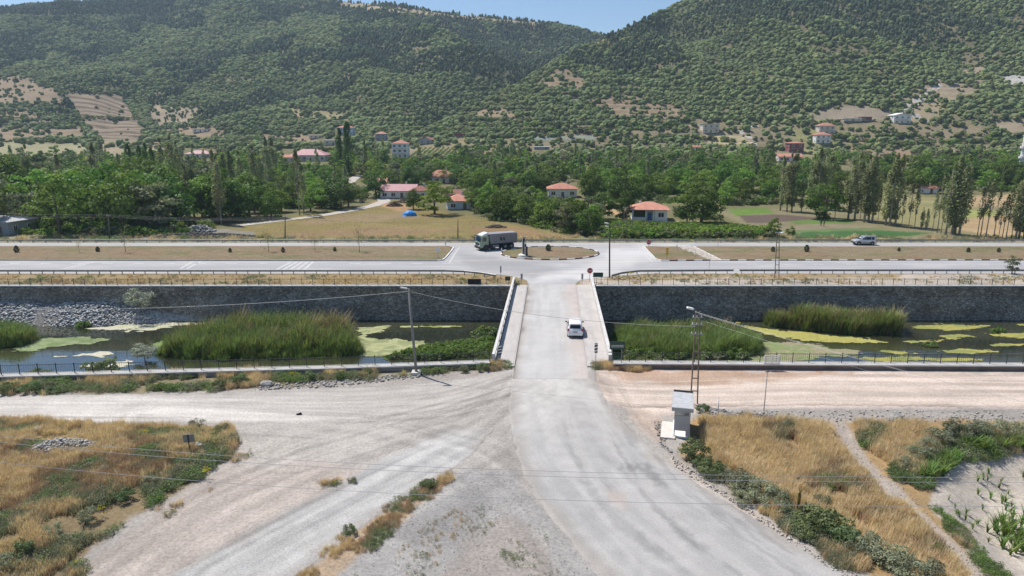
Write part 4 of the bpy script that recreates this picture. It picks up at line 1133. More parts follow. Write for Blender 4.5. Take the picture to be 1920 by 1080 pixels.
M_DRY = mat('dry_grass_gold', (0.72, 0.56, 0.36), 0.8, rand=0.28, hue=0.012, trans=0.35, spec=0.15)
M_DRYRED = mat('dry_grass_rust', (0.52, 0.365, 0.25), 0.85, rand=0.3, hue=0.012, trans=0.3, spec=0.1)
M_YELLOWFL = mat('yellow_flowers', (0.55, 0.45, 0.05), 0.7, rand=0.2, trans=0.3)

PROTO = {}
def proto(kind):
    """(crown mesh, trunk mesh) variants"""
    return PROTO[kind]
def add_proto(kind, crown, trunk, cm, tm):
    V, F = crown
    c = np_mesh(kind + '_crown', V, F); c.materials.append(cm)
    if trunk is not None: trunk.materials.append(tm)
    PROTO.setdefault(kind, []).append((c, trunk))
R_ = np.random.default_rng(5)
for k in range(4):
    add_proto('broadleaf', crown_round(R_, 10.0, 4.6, 0.1, 38, 2800, 0.60, 1.05), trunk_mesh('trunk', R_, 10, .32, 6, 3.0, .22, .7), M_WALNUT, M_BARK)
for k in range(3):
    add_proto('light', crown_round(R_, 8.0, 3.2, 0.3, 26, 1700, 0.48, 0.95), trunk_mesh('trunk', R_, 8, .2, 5, 2.0, .22, .75), M_LIGHT, M_BARK)
for k in range(3):
    add_proto('olive', crown_round(R_, 6.0, 2.6, 0.6, 20, 1100, 0.42), trunk_mesh('trunk', R_, 6, .18, 5, 1.8, .2, .7), M_OLIVE, M_BARK)
for k in range(4):
    add_proto('poplar', crown_column(R_, 15.0, 1.65, 1.8, 1500, 0.46), trunk_mesh('trunk', R_, 15, .2, 6, 1.5, .2, .9, 1.8), M_POPLAR, M_PALEBARK)
for k in range(3):
    add_proto('thin', crown_column(R_, 13.0, 1.15, 5.0, 520, 0.40), trunk_mesh('trunk', R_, 13, .13, 8, 1.2, .3, .95, 1.9), M_OLIVE, M_PALEBARK)
for k in range(2):
    V1, F1 = crown_column(R_, 16.0, 2.6, 1.2, 2600, 0.5)
    add_proto('dark_poplar', (V1, F1), trunk_mesh('trunk', R_, 16, .28, 6, 1.6, .2, .9, 1.7), M_WALNUT, M_BARK)
for k in range(2):      # small garden conifer
    n = 700; z = R_.uniform(0.12, 1.75, n); a = R_.uniform(0, 6.28, n); rr = 0.66 * np.sin(np.clip(z / 1.85, 0, 1) ** 0.8 * 3.0 + .12) ** 0.8 * R_.uniform(.45, 1, n) + 0.04
    e = np.stack([np.cos(a), np.sin(a), 0.3 + 0 * a], 1)
    add_proto('conifer', leaf_faces(np.stack([np.cos(a) * rr, np.sin(a) * rr, z], 1), np.full(n, .2), e, R_), trunk_mesh('trunk', R_, 1.6, .05, 2, .2, .1, .6), M_PINE, M_BARK)
for k in range(2):      # young planted tree, nearly bare
    C = R_.normal(size=(170, 3)) * np.array([.5, .5, .75]) + np.array([0, 0, 2.6])
    e = R_.normal(size=(170, 3)); e /= np.linalg.norm(e, axis=1)[:, None]
    add_proto('sapling', leaf_faces(C, np.full(170, .17), e, R_), trunk_mesh('trunk', R_, 3.6, .045, 7, .8, .45, .95, 1.2), M_OLIVE, M_BARK)
for k in range(3):      # shrubs of the verges
    add_proto('shrub', crown_round(R_, 1.5, 1.15, 0.0, 22, 1500, 0.13, 0.9), trunk_mesh('stems', R_, 1.2, .03, 5, .7, .1, .7), M_SHRUB, M_BARK)
    add_proto('leafy_shrub', crown_round(R_, 1.5, 1.15, 0.0, 20, 1300, 0.17, 0.9), trunk_mesh('stems', R_, 1.2, .03, 5, .7, .1, .7), M_SHRUBD, M_BARK)
    add_proto('silver_shrub', crown_round(R_, 3.2, 2.0, 0.0, 26, 1500, 0.24, 0.9), trunk_mesh('stems', R_, 2.4, .06, 6, 1.4, .1, .7), mat('silver_leaves', (0.40, 0.42, 0.34), 0.7, rand=.1, trans=.25), M_BARK)

def plant(kind, name, loc, scale, label, cat, group, rz=None, sxy=1.0, part='crown', stem='trunk', tilt=0.0):
    v = PROTO[kind][random.randrange(len(PROTO[kind]))]
    e = empty(name, loc, random.uniform(0, 6.28) if rz is None else rz)
    e.scale = (scale * sxy, scale * sxy, scale)
    tag(e, label, cat, group)
    c = bpy.data.objects.new(part, v[0]); COL.objects.link(c); c.parent = e
    if v[1] is not None:
        t = bpy.data.objects.new(stem, v[1]); COL.objects.link(t); t.parent = e
    return e

# ---- scattering of what nobody could count, as one object per kind
def scatter(name, pts, scl, rot, kinds, protos, label, zscale=None):
    me = bpy.data.meshes.new(name)
    me.vertices.add(len(pts)); me.vertices.foreach_set('co', np.asarray(pts, np.float32).ravel())
    for nm, ty, dat in (('scl', 'FLOAT', scl), ('rot', 'FLOAT', rot), ('kind', 'INT', kinds), ('zs', 'FLOAT', np.ones(len(pts)) if zscale is None else zscale)):
        a = me.attributes.new(nm, ty, 'POINT'); a.data.foreach_set('value', np.asarray(dat, np.int32 if ty == 'INT' else np.float32))
    o = link(name, me); o['kind'] = 'stuff'; o['label'] = label
    ng = bpy.data.node_groups.new(name, 'GeometryNodeTree')
    ng.interface.new_socket('Geometry', in_out='INPUT', socket_type='NodeSocketGeometry')
    ng.interface.new_socket('Geometry', in_out='OUTPUT', socket_type='NodeSocketGeometry')
    N = ng.nodes; L = ng.links.new
    gi = N.new('NodeGroupInput'); go_ = N.new('NodeGroupOutput'); jn = N.new('GeometryNodeJoinGeometry')
    def attr(n, t):
        a = N.new('GeometryNodeInputNamedAttribute'); a.data_type = t; a.inputs[0].default_value = n
        return a.outputs[0]
    s = attr('scl', 'FLOAT'); rt = attr('rot', 'FLOAT'); kd = attr('kind', 'INT'); zs_ = attr('zs', 'FLOAT')
    cr = N.new('ShaderNodeCombineXYZ'); L(rt, cr.inputs[2])
    mz = N.new('ShaderNodeMath'); mz.operation = 'MULTIPLY'; L(s, mz.inputs[0]); L(zs_, mz.inputs[1])
    cs = N.new('ShaderNodeCombineXYZ'); L(s, cs.inputs[0]); L(s, cs.inputs[1]); L(mz.outputs[0], cs.inputs[2])
    for k, po in enumerate(protos):
        cmp_ = N.new('FunctionNodeCompare'); cmp_.data_type = 'INT'; cmp_.operation = 'EQUAL'; L(kd, cmp_.inputs[2]); cmp_.inputs[3].default_value = k
        oi = N.new('GeometryNodeObjectInfo'); oi.inputs['Object'].default_value = po; oi.inputs['As Instance'].default_value = True
        ip = N.new('GeometryNodeInstanceOnPoints')
        L(gi.outputs[0], ip.inputs['Points']); L(cmp_.outputs[0], ip.inputs['Selection']); L(oi.outputs['Geometry'], ip.inputs['Instance'])
        L(cr.outputs[0], ip.inputs['Rotation']); L(cs.outputs[0], ip.inputs['Scale'])
        L(ip.outputs[0], jn.inputs[0])
    L(jn.outputs[0], go_.inputs[0])
    md = o.modifiers.new('scatter', 'NODES'); md.node_group = ng
    return o

def src(name, V, F, m, more=None):
    me = np_mesh(name, V, F); me.materials.append(m)
    if more is not None:
        pass
    return bpy.data.objects.new(name, me)       # source shape only, never linked into the scene

def lumpy(r, Rr, H, seed, amp=0.5):
    """closed bushy dome made of lobes, coarse enough to be copied thousands of times"""
    import bmesh
    bm = bmesh.new(); bmesh.ops.create_icosphere(bm, subdivisions=3, radius=1.0)
    bm.verts.ensure_lookup_table()
    P = np.array([v.co for v in bm.verts]); F = np.array([[v.index for v in f.verts] for f in bm.faces]); bm.free()
    lob = r.normal(size=(15, 3)); lob /= np.linalg.norm(lob, axis=1)[:, None]
    d = (P @ lob.T).max(1)
    s = 0.62 + amp * sstep(0.72, 1.0, d) + 0.30 * (r.uniform(0, 1, len(P)) - .5)
    P = P * s[:, None]
    P = P * np.array([Rr, Rr * r.uniform(.8, 1.1), H * .5]); P[:, 2] += H * .36
    return P, F
# hillside scrub ---------------------------------------------------------------
hill_src = []
for k in range(5):
    V, F = lumpy(R_, 2.5, 3.2 + .35 * k, k); hill_src.append(src('scrub', V, F, M_HILLB))
for k in range(2):
    V, F = lumpy(R_, 1.5, 6.2 + k, 7 + k, 0.35); hill_src.append(src('hill_conifer', V, F, M_HILLD))
HOUSE_BOXES = [(1175, 1262, 384, 420), (1024, 1090, 342, 376), (712, 800, 346, 376), (835, 884, 372, 398), (795, 855, 320, 348), (692, 726, 334, 358), (733, 768, 270, 300),
               (535, 616, 277, 306), (345, 398, 277, 299), (628, 664, 236, 256), (606, 643, 257, 275), (1316, 1352, 228, 253), (1676, 1708, 214, 235), (1534, 1567, 233, 256),
               (1527, 1560, 250, 271), (1473, 1511, 267, 288), (1458, 1510, 287, 305), (1729, 1760, 347, 366), (-50, 30, 405, 445), (786, 812, 258, 274), (703, 726, 250, 265), (356, 394, 238, 250), (580, 606, 250, 262), (856, 868, 252, 259), (1584, 1615, 222, 233), (1616, 1634, 219, 229), (1002, 1030, 275, 283), (1300, 1312, 277, 285)]
def hill_points(n, seed):
    r = np.random.default_rng(seed)
    y = np.sqrt(r.uniform(400 ** 2, 1245 ** 2, n)); t = r.uniform(-0.86, 0.86, n)
    x = t * y; z = hz(x, y)
    veg, px, row = far_veg(x, y, z)
    dens = 0.70 + 0.75 * (fbm(x / 45, y / 45, 301, 3) - 0.3)
    dens *= np.where(y < 470, 0.6, np.where(y < 800, 1.22, 1.0))
    keep = (r.uniform(0, 1, n) < veg * dens) & (px > -80) & (px < 2000) & (row > -40) & (row < 306)
    # drop what the near spur hides for good
    yr = np.interp(t, RT[:, 0], RT[:, 1]); zr = np.interp(t, RT[:, 0], RT[:, 2])
    hidden = (y > yr + 25) & ((z + 6 - CAM_H) / y < (zr - 4 - CAM_H) / yr)
    keep &= ~hidden
    for (a, b_, c, d) in HOUSE_BOXES: keep &= ~((px > a - 5) & (px < b_ + 5) & (row > c + 2) & (row < d + 9))
    return x[keep], y[keep], z[keep], px[keep], row[keep], r
x, y, z, px, row, r = hill_points(250000, 21)
con = (fbm(x / 60, y / 60, 401, 3) > 0.56) & (r.uniform(0, 1, len(x)) < 0.75)
con |= (px < 330) & (row < 30)
con |= (px > 640) & (px < 1130) & (y > 760) & (fbm(x / 35, y / 35, 411, 3) > .43) & (r.uniform(0, 1, len(x)) < .8)
con &= y > 640
kd = np.where(con, r.integers(5, 7, len(x)), r.integers(0, 5, len(x)))
sc_ = np.where(y < 800, 0.62, 0.74) * (0.5 + 1.2 * r.uniform(0, 1, len(x)) ** 1.8) * np.where((px > 1200) & (row > 150), 1.1, 1.0) * (0.75 + 0.5 * fbm(x / 70, y / 70, 403, 2))
scatter('hillside_scrub', np.stack([x, y, z], 1), sc_, r.uniform(0, 6.28, len(x)), kd, hill_src, 'dense green scrub and small trees covering the hillsides')
N_SCRUB = len(x)

# ================================================================== TREES OF THE VALLEY FLOOR
PROTO_H = {'broadleaf': 10.0, 'light': 8.0, 'olive': 6.0, 'poplar': 15.0, 'thin': 13.0, 'dark_poplar': 16.0}
NAMES = {'broadleaf': 'broadleaf_tree', 'light': 'broadleaf_tree', 'olive': 'small_tree', 'poplar': 'poplar_tree', 'thin': 'poplar_tree', 'dark_poplar': 'poplar_tree'}
def tree(kind, px, row, h, label, group, sxy=None):
    p = T(px, row)
    s = h / PROTO_H[kind]
    return plant(kind, NAMES[kind], (p.x, p.y, p.z - 0.1), s, label, 'tree', group, sxy=(sxy or random.uniform(0.9, 1.12)))

LANDMARKS = [(n_, T(a_, b_)) for n_, a_, b_ in (('the veranda house', 1217, 414), ('the cream hipped roof house', 1055, 371), ('the pink metal roof', 747, 373), ('the meadow edge house', 858, 394),
    ('the broad red roof', 826, 345), ('the stone house', 708, 356), ('the three storey house', 750, 297), ('the long red roofed building', 577, 303), ('the long white house', 371, 297), ('the grey roadside house', 5, 441),
    ('the wooden pole by the grove', 205, 448), ('the wooden pole by the lane', 534, 449), ('the blue tarpaulin', 768, 404), ('the concrete lattice pole', 1171, 449), ('the orange roofed hut', 1746, 364), ('the minaret', 1910, 338),
    ('the dark spoil heap', 375, 442), ('the ploughed plot', 1460, 410), ('the tan field', 1110, 392), ('the tallest village poplars', 650, 330), ('the tall dark poplars', 270, 350), ('the two people', 1541, 423), ('the silver car', 1622, 460),
    ('the plain wooden pole', 858, 449), ('the orange field edge', 1850, 452))]
def near_label(base, p, h, lo, hi):
    d = sorted((((p - q).length, n_) for n_, q in LANDMARKS))
    f = (h - lo) / max(hi - lo, .1)
    size = 'taller' if f > .66 else ('low' if f < .33 else 'mid height')
    return size + ' ' + base + ' near ' + d[0][1]
# row of poplars by the dry field
G_POP = 'poplars in the row along the dry field'
for q in [(1463, 395, 14), (1475, 398, 15.5), (1484, 398, 15.5), (1502, 399, 10), (1520, 392, 15), (1530, 394, 16), (1541, 393, 16), (1550, 390, 14.5),
          (1590, 411, 14), (1602, 413, 15.5), (1620, 417, 16), (1628, 417, 15), (1635, 418, 14.5), (1660, 423, 14), (1668, 424, 16.5), (1678, 424, 15.5),
          (1773, 440, 14.5), (1785, 440, 16.5), (1790, 440, 13), (1798, 442, 16), (1904, 449, 13.5), (1910, 449, 15), (1919, 450, 15), (1935, 451, 14)]:
    tree('poplar', q[0], q[1], q[2] * 1.1, near_label('full leafed poplar of the row', T(q[0], q[1]), q[2], 10, 16.5), G_POP, random.uniform(0.9, 1.15))
G_THIN = 'sparse poplars in the row along the dry field'
for q in [(1703, 429, 10.5), (1714, 430, 9.5), (1748, 434, 9), (1757, 436, 13.5), (1764, 438, 9), (1832, 445, 11), (1838, 445, 12.5), (1848, 446, 12.5), (1863, 446, 10),
          (1872, 447, 8), (1879, 447, 9.5), (1886, 447, 11), (1896, 448, 10), (1690, 427, 8), (1645, 420, 9), (1612, 415, 10), (1565, 410, 9)]:
    tree('thin', q[0], q[1], q[2], near_label('sparse poplar of the row', T(q[0], q[1]), q[2], 8, 13.5), G_THIN, random.uniform(0.8, 1.05))
for q in [(1727, 431, 5.6), (1736, 432, 5.4)]:
    tree('poplar', q[0], q[1], q[2], 'small young poplar standing in the gap of the poplar row', 'small young poplars in the gap of the row', 0.9)
# tall dark poplars over the village
for q in [(248, 352, 17), (268, 350, 16), (280, 352, 17), (291, 352, 15.5)]:
    tree('dark_poplar', q[0], q[1], q[2], 'tall dark poplar rising above the dense broadleaf grove', 'tall dark poplars above the grove', 0.72)
tree('dark_poplar', 655, 330, 24, 'very tall dark poplar towering over the village below the blue house', 'tallest village poplars', 0.8)
tree('dark_poplar', 640, 328, 21, 'very tall dark poplar towering over the village below the blue house', 'tallest village poplars', 0.8)
tree('dark_poplar', 686, 322, 15, 'slim dark poplar beside the three storey white house', 'slim poplar by the white house', 0.6)
for q in [(408, 405, 18), (415, 420, 17), (365, 410, 17), (355, 420, 15), (562, 404, 18), (570, 402, 14), (330, 370, 21), (340, 368, 19), (310, 372, 20), (505, 360, 20), (515, 350, 19), (425, 395, 17), (440, 398, 18), (455, 392, 17),
          (480, 380, 18), (492, 372, 16), (150, 360, 11), (158, 358, 10)]:
    tree(random.choice(['poplar', 'thin', 'poplar']), q[0], q[1], q[2], near_label('slender poplar among broadleaf trees', T(q[0], q[1]), q[2], 10, 21), 'slender poplars by the lane', random.uniform(0.8, 1.05))
# single big trees that stand free
big = [('broadleaf', 1545, 410, 10.2, 'big round dark tree standing by the ploughed plot near the poplars', 1.1), ('broadleaf', 1315, 419, 10.6, 'big spreading dark tree beside the white veranda house', 1.05),
       ('broadleaf', 1288, 417, 7.0, 'small rounded tree close to the veranda house wall', 0.8), ('broadleaf', 1170, 386, 13.5, 'broad tall tree behind the tan field', 0.95),
       ('broadleaf', 1105, 372, 11.0, 'round tree beside the cream house with hipped roof', 0.85), ('light', 815, 403, 9.8, 'airy yellow green tree with pale stems beside the blue tarpaulin', 1.25),
       ('broadleaf', 775, 393, 6.5, 'dark round tree in front of the pink roofed house', 0.85), ('light', 915, 405, 9.0, 'pale green upright tree at the edge of the dry meadow', 0.85),
       ('broadleaf', 705, 371, 10.0, 'large dark tree over the stone house by the lane', 1.0), ('broadleaf', 772, 352, 9.0, 'dark round tree behind the pink metal roof', 1.1),
       ('light', 1450, 445, 4.6, 'small rounded tree by the highway guard rail', 0.9), ('broadleaf', 1482, 444, 2.6, 'low dark tree on the crop strip by the highway', 0.95),
       ('olive', 1200, 408, 5.0, 'dark fruit tree at the veranda house corner', 0.9), ('broadleaf', 1168, 413, 7.5, 'dark tree between tan field and veranda house', 0.75)]
for (k, px, row, h, lb, sx) in big:
    tree(k, px, row, h, lb, None, sx)

def free_spot(px, row, h_px, w_px):
    for (a, b_, c, d) in HOUSE_BOXES:
        if row > d - 2 and row - h_px < d - (d - c) * 0.42 and a - w_px * 0.45 < px < b_ + w_px * 0.45:
            return False
    return True
NO_TREE = [[(300, 449), (420, 433), (480, 422), (560, 403), (650, 392), (700, 378), (725, 370), (790, 382), (850, 400), (960, 424), (1095, 449)],
           [(1035, 376), (1170, 380), (1172, 408), (1050, 402)], [(1120, 449), (1130, 410), (1300, 413), (1460, 430), (1460, 449)],
           [(1330, 390), (1480, 386), (1640, 368), (2000, 360), (2000, 452), (1400, 449)], [(640, 366), (655, 336), (675, 328), (680, 345), (660, 366)],
           [(765, 312), (765, 274), (855, 272), (855, 308)]]
NO_TREE = [np.array(q, float) for q in NO_TREE]
def grove(poly, n, kinds, h0, h1, label, group, seed, dmin=13, sxy=(0.9, 1.15)):
    r = random.Random(seed); pa = np.array(poly, float); got = []
    tries = 0
    while len(got) < n and tries < n * 60:
        tries += 1
        px = r.uniform(pa[:, 0].min(), pa[:, 0].max()); row = r.uniform(pa[:, 1].min(), pa[:, 1].max())
        P = np.array([[px, row]])
        if poly_sd(P, pa)[0] > 0 or any(poly_sd(P, q)[0] < 3 for q in NO_TREE): continue
        dm = dmin * (0.55 + 0.45 * (row - 250) / 180)
        if any((px - a) ** 2 + (2.2 * (row - b_)) ** 2 < dm * dm for a, b_ in got): continue
        k = r.choice(kinds); h = r.uniform(h0, h1) * {'light': 0.9, 'olive': 0.8, 'poplar': 1.3, 'thin': 1.2}.get(k, 1.0)
        dist = T(px, row).y
        if not free_spot(px, row, h * FPX / dist, h * 0.8 * FPX / dist): continue
        got.append((px, row)); random.seed(seed * 1000 + len(got))
        tree(k, px, row, h, near_label(label[k], T(px, row), h, h0 * {'light': 0.9, 'olive': 0.8, 'poplar': 1.3, 'thin': 1.2}.get(k, 1.0), h1 * {'light': 0.9, 'olive': 0.8, 'poplar': 1.3, 'thin': 1.2}.get(k, 1.0)), (group + (' ' + k if isinstance(label, dict) else '')), r.uniform(*sxy))
    return len(got)
BL = ['broadleaf'] * 5 + ['light'] * 4 + ['olive', 'olive', 'poplar']
def kinds_labels(s): return {'broadleaf': 'dark ' + s, 'light': 'bright green ' + s, 'olive': 'greyish ' + s, 'poplar': 'slim poplar, ' + s}
grove([(-60, 442), (60, 443), (160, 440), (300, 436), (420, 426), (470, 416), (470, 385), (300, 372), (-60, 378)], 46, BL + ['broadleaf'], 11, 16,
      kinds_labels('tree in the roadside grove'), 'trees of the roadside grove', 3, 26)
grove([(-60, 372), (300, 366), (500, 366), (500, 335), (300, 330), (-60, 345)], 34, BL, 8, 11,
      kinds_labels('tree behind the roadside grove'), 'trees behind the roadside grove', 4, 22)
grove([(470, 418), (520, 412), (620, 400), (690, 384), (705, 376), (640, 345), (480, 345)], 30, BL, 6.5, 10,
      kinds_labels('tree beside the lane'), 'trees beside the village lane', 5, 22)
grove([(845, 405), (885, 400), (960, 418), (1010, 428), (1100, 443), (1140, 432), (1130, 408), (1040, 385), (940, 380), (880, 385)], 40, ['broadleaf', 'olive', 'light', 'broadleaf'], 5.5, 9,
      {'broadleaf': 'dark tree closing the dry meadow', 'light': 'light green tree closing the dry meadow', 'olive': 'greyish fruit tree closing the dry meadow'}, 'trees closing the dry meadow', 6, 17)
grove([(700, 352), (800, 350), (860, 370), (1020, 372), (1030, 340), (900, 318), (700, 318)], 64, BL + ['broadleaf', 'olive'], 7, 10.5,
      kinds_labels('village garden tree'), 'village garden trees', 7, 16)
grove([(1080, 372), (1200, 380), (1330, 384), (1450, 384), (1450, 335), (1250, 325), (1080, 335)], 46, ['broadleaf', 'broadleaf', 'light', 'thin', 'light'], 8, 11.5,
      {'broadleaf': 'dark tree of the central wood', 'light': 'bright green tree of the central wood', 'thin': 'thin poplar of the central wood'}, 'wood behind the veranda house', 8, 21)
grove([(1440, 384), (1560, 376), (1700, 364), (1980, 358), (1980, 335), (1700, 332), (1440, 345)], 40, ['broadleaf', 'broadleaf', 'light'], 8, 11,
      {'broadleaf': 'dark tree behind the poplar row', 'light': 'bright green tree behind the poplar row'}, 'trees behind the dry field', 9, 21)
# farther back one can no longer pick them apart: a continuous belt of gardens and small woods
back_src = []
for k in range(4):
    V, F = crown_round(R_, 7.0, 3.4, 0.0, 18, 420, 0.95, ow=1.1, rw=0.8); back_src.append(src('belt_tree', V, F, (M_WALNUT, M_OLIVE, M_WALNUT, M_LIGHT)[k]))
for k in range(2):
    V, F = crown_round(R_, 6.0, 2.8, 0.0, 14, 320, 0.9, ow=1.1, rw=0.8); back_src.append(src('belt_light', V, F, M_LIGHT))
for k in range(2):
    V, F = crown_column(R_, 11.0, 1.6, 0.5, 320, 0.8); back_src.append(src('belt_poplar', V, F, M_POPLAR))
r = np.random.default_rng(77)
n = 9000
y = np.sqrt(r.uniform(235 ** 2, 560 ** 2, n)); t = r.uniform(-0.82, 0.82, n); x = t * y; z = hz(x, y)
veg, px, row = far_veg(x, y, z)
dens = np.where(row > 300, 0.58, 0.13) * (0.4 + 1.1 * fbm(x / 40, y / 40, 501, 3)) * veg
keep = (r.uniform(0, 1, n) < dens) & (px > -60) & (px < 1980) & (row < 340) & (row > 238)
for q in NO_TREE: keep &= poly_sd(np.stack([px, row], 1), q) > 2
for (a, b_, c, d) in HOUSE_BOXES: keep &= ~((px > a - 8) & (px < b_ + 8) & (row > c + 4) & (row < d + 16))
x, y, z, row, px = x[keep], y[keep], z[keep], row[keep], px[keep]
kd = r.choice(8, len(x), p=[.14, .14, .14, .14, .19, .19, .03, .03])
kd = np.where((row < 300) & (kd > 5), 2, kd)
scatter('valley_woodland', np.stack([x, y, z], 1), r.uniform(0.55, 1.2, len(x)) * np.where(row < 290, 0.7, 1.0), r.uniform(0, 6.28, len(x)), kd, back_src, 'belt of garden trees and small woods at the foot of the hills')
# undergrowth between the valley trees
under = []
for k in range(3):
    V, F = crown_round(R_, 1.6, 1.5, -0.2, 12, 160, 0.42, ow=1.0, rw=0.8); under.append(src('undergrowth', V, F, (M_WALNUT, M_OLIVE, M_LIGHT)[k]))
n = 14000
y = np.sqrt(r.uniform(146 ** 2, 330 ** 2, n)); t = r.uniform(-0.85, 0.85, n); x = t * y; z = hz(x, y)
px, row = project(x, y, z)
keep = (row > 300) & (row < 446) & (fbm(x / 14, y / 14, 601, 3) > 0.46)
P = np.stack([px, row], 1)
for q in NO_TREE: keep &= poly_sd(P, q) > 3
for (a, b_, c, d) in HOUSE_BOXES: keep &= ~((px > a - 4) & (px < b_ + 4) & (row > c + 6) & (row < d + 7))
x, y, z = x[keep], y[keep], z[keep]
scatter('undergrowth', np.stack([x, y, z], 1), r.uniform(0.5, 1.5, len(x)), r.uniform(0, 6.28, len(x)), r.choice(3, len(x), p=[.4, .35, .25]), under, 'shrubby undergrowth among the valley trees')
# maize and vegetables in the plot behind the guard rail
n = 2600
pts = []
pa = np.array([(1122, 447), (1148, 416), (1250, 421), (1360, 421), (1440, 431), (1450, 446)], float)
for k in range(n):
    a = random.uniform(1122, 1450); b_ = random.uniform(416, 447)
    if poly_sd(np.array([[a, b_]]), pa)[0] < 0:
        g = G(a, b_); pts.append((g.x, g.y, 0))
pts = np.array(pts)
scatter('vegetable_plot_plants', pts, r.uniform(0.35, 0.95, len(pts)) * np.where(pts[:, 1] < 152, 1.35, 0.7), r.uniform(0, 6.28, len(pts)), r.choice(3, len(pts), p=[.1, .35, .55]), under, 'green maize and vegetables growing behind the far guard rail')
# vineyard rows on the slope
n = 0
for k in range(8):
    a = 790 + 8.5 * k
    for j in range(22):
        pass
vp = []
for k in range(9):
    for j in range(26):
        f = j / 25
        q = T(768 + 8.5 * k + 22 * f, 297 - 19 * f)
        if q.y < 640: vp.append((q.x + random.uniform(-.3, .3), q.y, q.z - 0.2))
vp = np.array(vp)
scatter('vineyard', vp, r.uniform(0.5, 0.75, len(vp)), r.uniform(0, 6.28, len(vp)), np.full(len(vp), 2), under, 'rows of green vines on the slope beside the three storey house')

# hedges and bush rows on the terraces of the foothills
hedge = []
for k in range(3):
    V, F = crown_round(R_, 2.4, 2.0, -.3, 10, 130, .8, ow=1.3, rw=.7); hedge.append(src('hedge_bush', V, F, (M_WALNUT, M_OLIVE, M_LIGHT)[k]))
hp = []
for (a, b_) in (((985, 250), (1290, 240)), ((1000, 236), (1300, 229)), ((1120, 266), (1300, 262)), ((1290, 222), (1450, 226)), ((870, 226), (1010, 232)), ((1300, 262), (1400, 268)), ((60, 236), (150, 238)), ((150, 222), (262, 226)), ((-20, 222), (110, 232)),
                ((1560, 262), (1700, 258)), ((1600, 278), (1850, 268)), ((1700, 300), (1900, 290)), ((1690, 205), (1680, 232)), ((420, 250), (560, 250)), ((300, 262), (480, 268)), ((560, 282), (690, 286)), ((1840, 262), (1960, 258))):
    m_ = int(abs(b_[0] - a[0]) / 3.2) + 6
    for k in range(m_):
        if random.random() < .25: continue
        f = random.random(); q = T(a[0] + (b_[0] - a[0]) * f, a[1] + (b_[1] - a[1]) * f + random.uniform(-1.5, 1.5)); hp.append(tuple(q))
hp = np.array(hp)
scatter('terrace_hedges', hp, r.uniform(.6, 1.5, len(hp)), r.uniform(0, 6.28, len(hp)), r.integers(0, 3, len(hp)), hedge, 'rows of hedge bushes along the terraces of the lower slopes')

# ================================================================== HOUSES
M_TILE = mat('clay_roof_tiles', (0.46, 0.215, 0.155), 0.85, var=0.16, scale=0.8, fine=0.14, fscale=4, rand=0.15)
M_PINKROOF = mat('pink_metal_roof', (0.47, 0.25, 0.25), 0.6, var=0.08, scale=0.5)
M_DARKROOF = mat('brown_old_tiles', (0.27, 0.13, 0.10), 0.9, var=0.2, scale=1)
M_GREYROOF = mat('grey_sheet_roof', (0.42, 0.43, 0.43), 0.6, var=0.1, scale=1)
M_STUCCO = mat('white_stucco', (0.74, 0.72, 0.69), 0.9, var=0.07, scale=0.6)
M_CREAM = mat('cream_stucco', (0.60, 0.55, 0.47), 0.9, var=0.1, scale=0.6)
M_STONEW = mat('field_stone_wall', (0.30, 0.26, 0.22), 0.95, var=0.3, scale=1.5)
M_BLUEW = mat('pale_blue_stucco', (0.50, 0.60, 0.72), 0.9, var=0.06, scale=0.6)
M_MAROON = mat('maroon_stucco', (0.25, 0.08, 0.08), 0.9, var=0.1, scale=0.6)
M_GREYW = mat('grey_block_wall', (0.34, 0.35, 0.37), 0.9, var=0.12, scale=0.6)
def window(parent, x, y, z, w, h, face, frame=M_WHITE):
    """face 'f' front (-y) or 'l' side (-x), 'r' side (+x)"""
    fr = MB()
    t = 0.09; dpt = 0.06
    def bx_(u0, u1, z0, z1, d0, d1, mb):
        if face == 'f': mb.box((x + (u0 + u1) / 2, y - (d0 + d1) / 2, (z0 + z1) / 2), (u1 - u0, d1 - d0, z1 - z0))
        else:
            s = -1 if face == 'l' else 1
            mb.box((x + s * (d0 + d1) / 2, y + (u0 + u1) / 2, (z0 + z1) / 2), (d1 - d0, u1 - u0, z1 - z0))
    bx_(-w / 2, w / 2, z - h / 2, z - h / 2 + t, -0.02, dpt, fr); bx_(-w / 2, w / 2, z + h / 2 - t, z + h / 2, -0.02, dpt, fr)
    bx_(-w / 2, -w / 2 + t, z - h / 2 + t, z + h / 2 - t, -0.02, dpt, fr); bx_(w / 2 - t, w / 2, z - h / 2 + t, z + h / 2 - t, -0.02, dpt, fr)
    bx_(-0.04, 0.04, z - h / 2 + t, z + h / 2 - t, -0.02, dpt * 0.9, fr)
    f = fr.build('window', frame, parent)
    pn = MB(); bx_(-w / 2 + t, w / 2 - t, z - h / 2 + t, z + h / 2 - t, -0.02, 0.02, pn)
    pn.build('pane', M_GLASS, f)
    return f
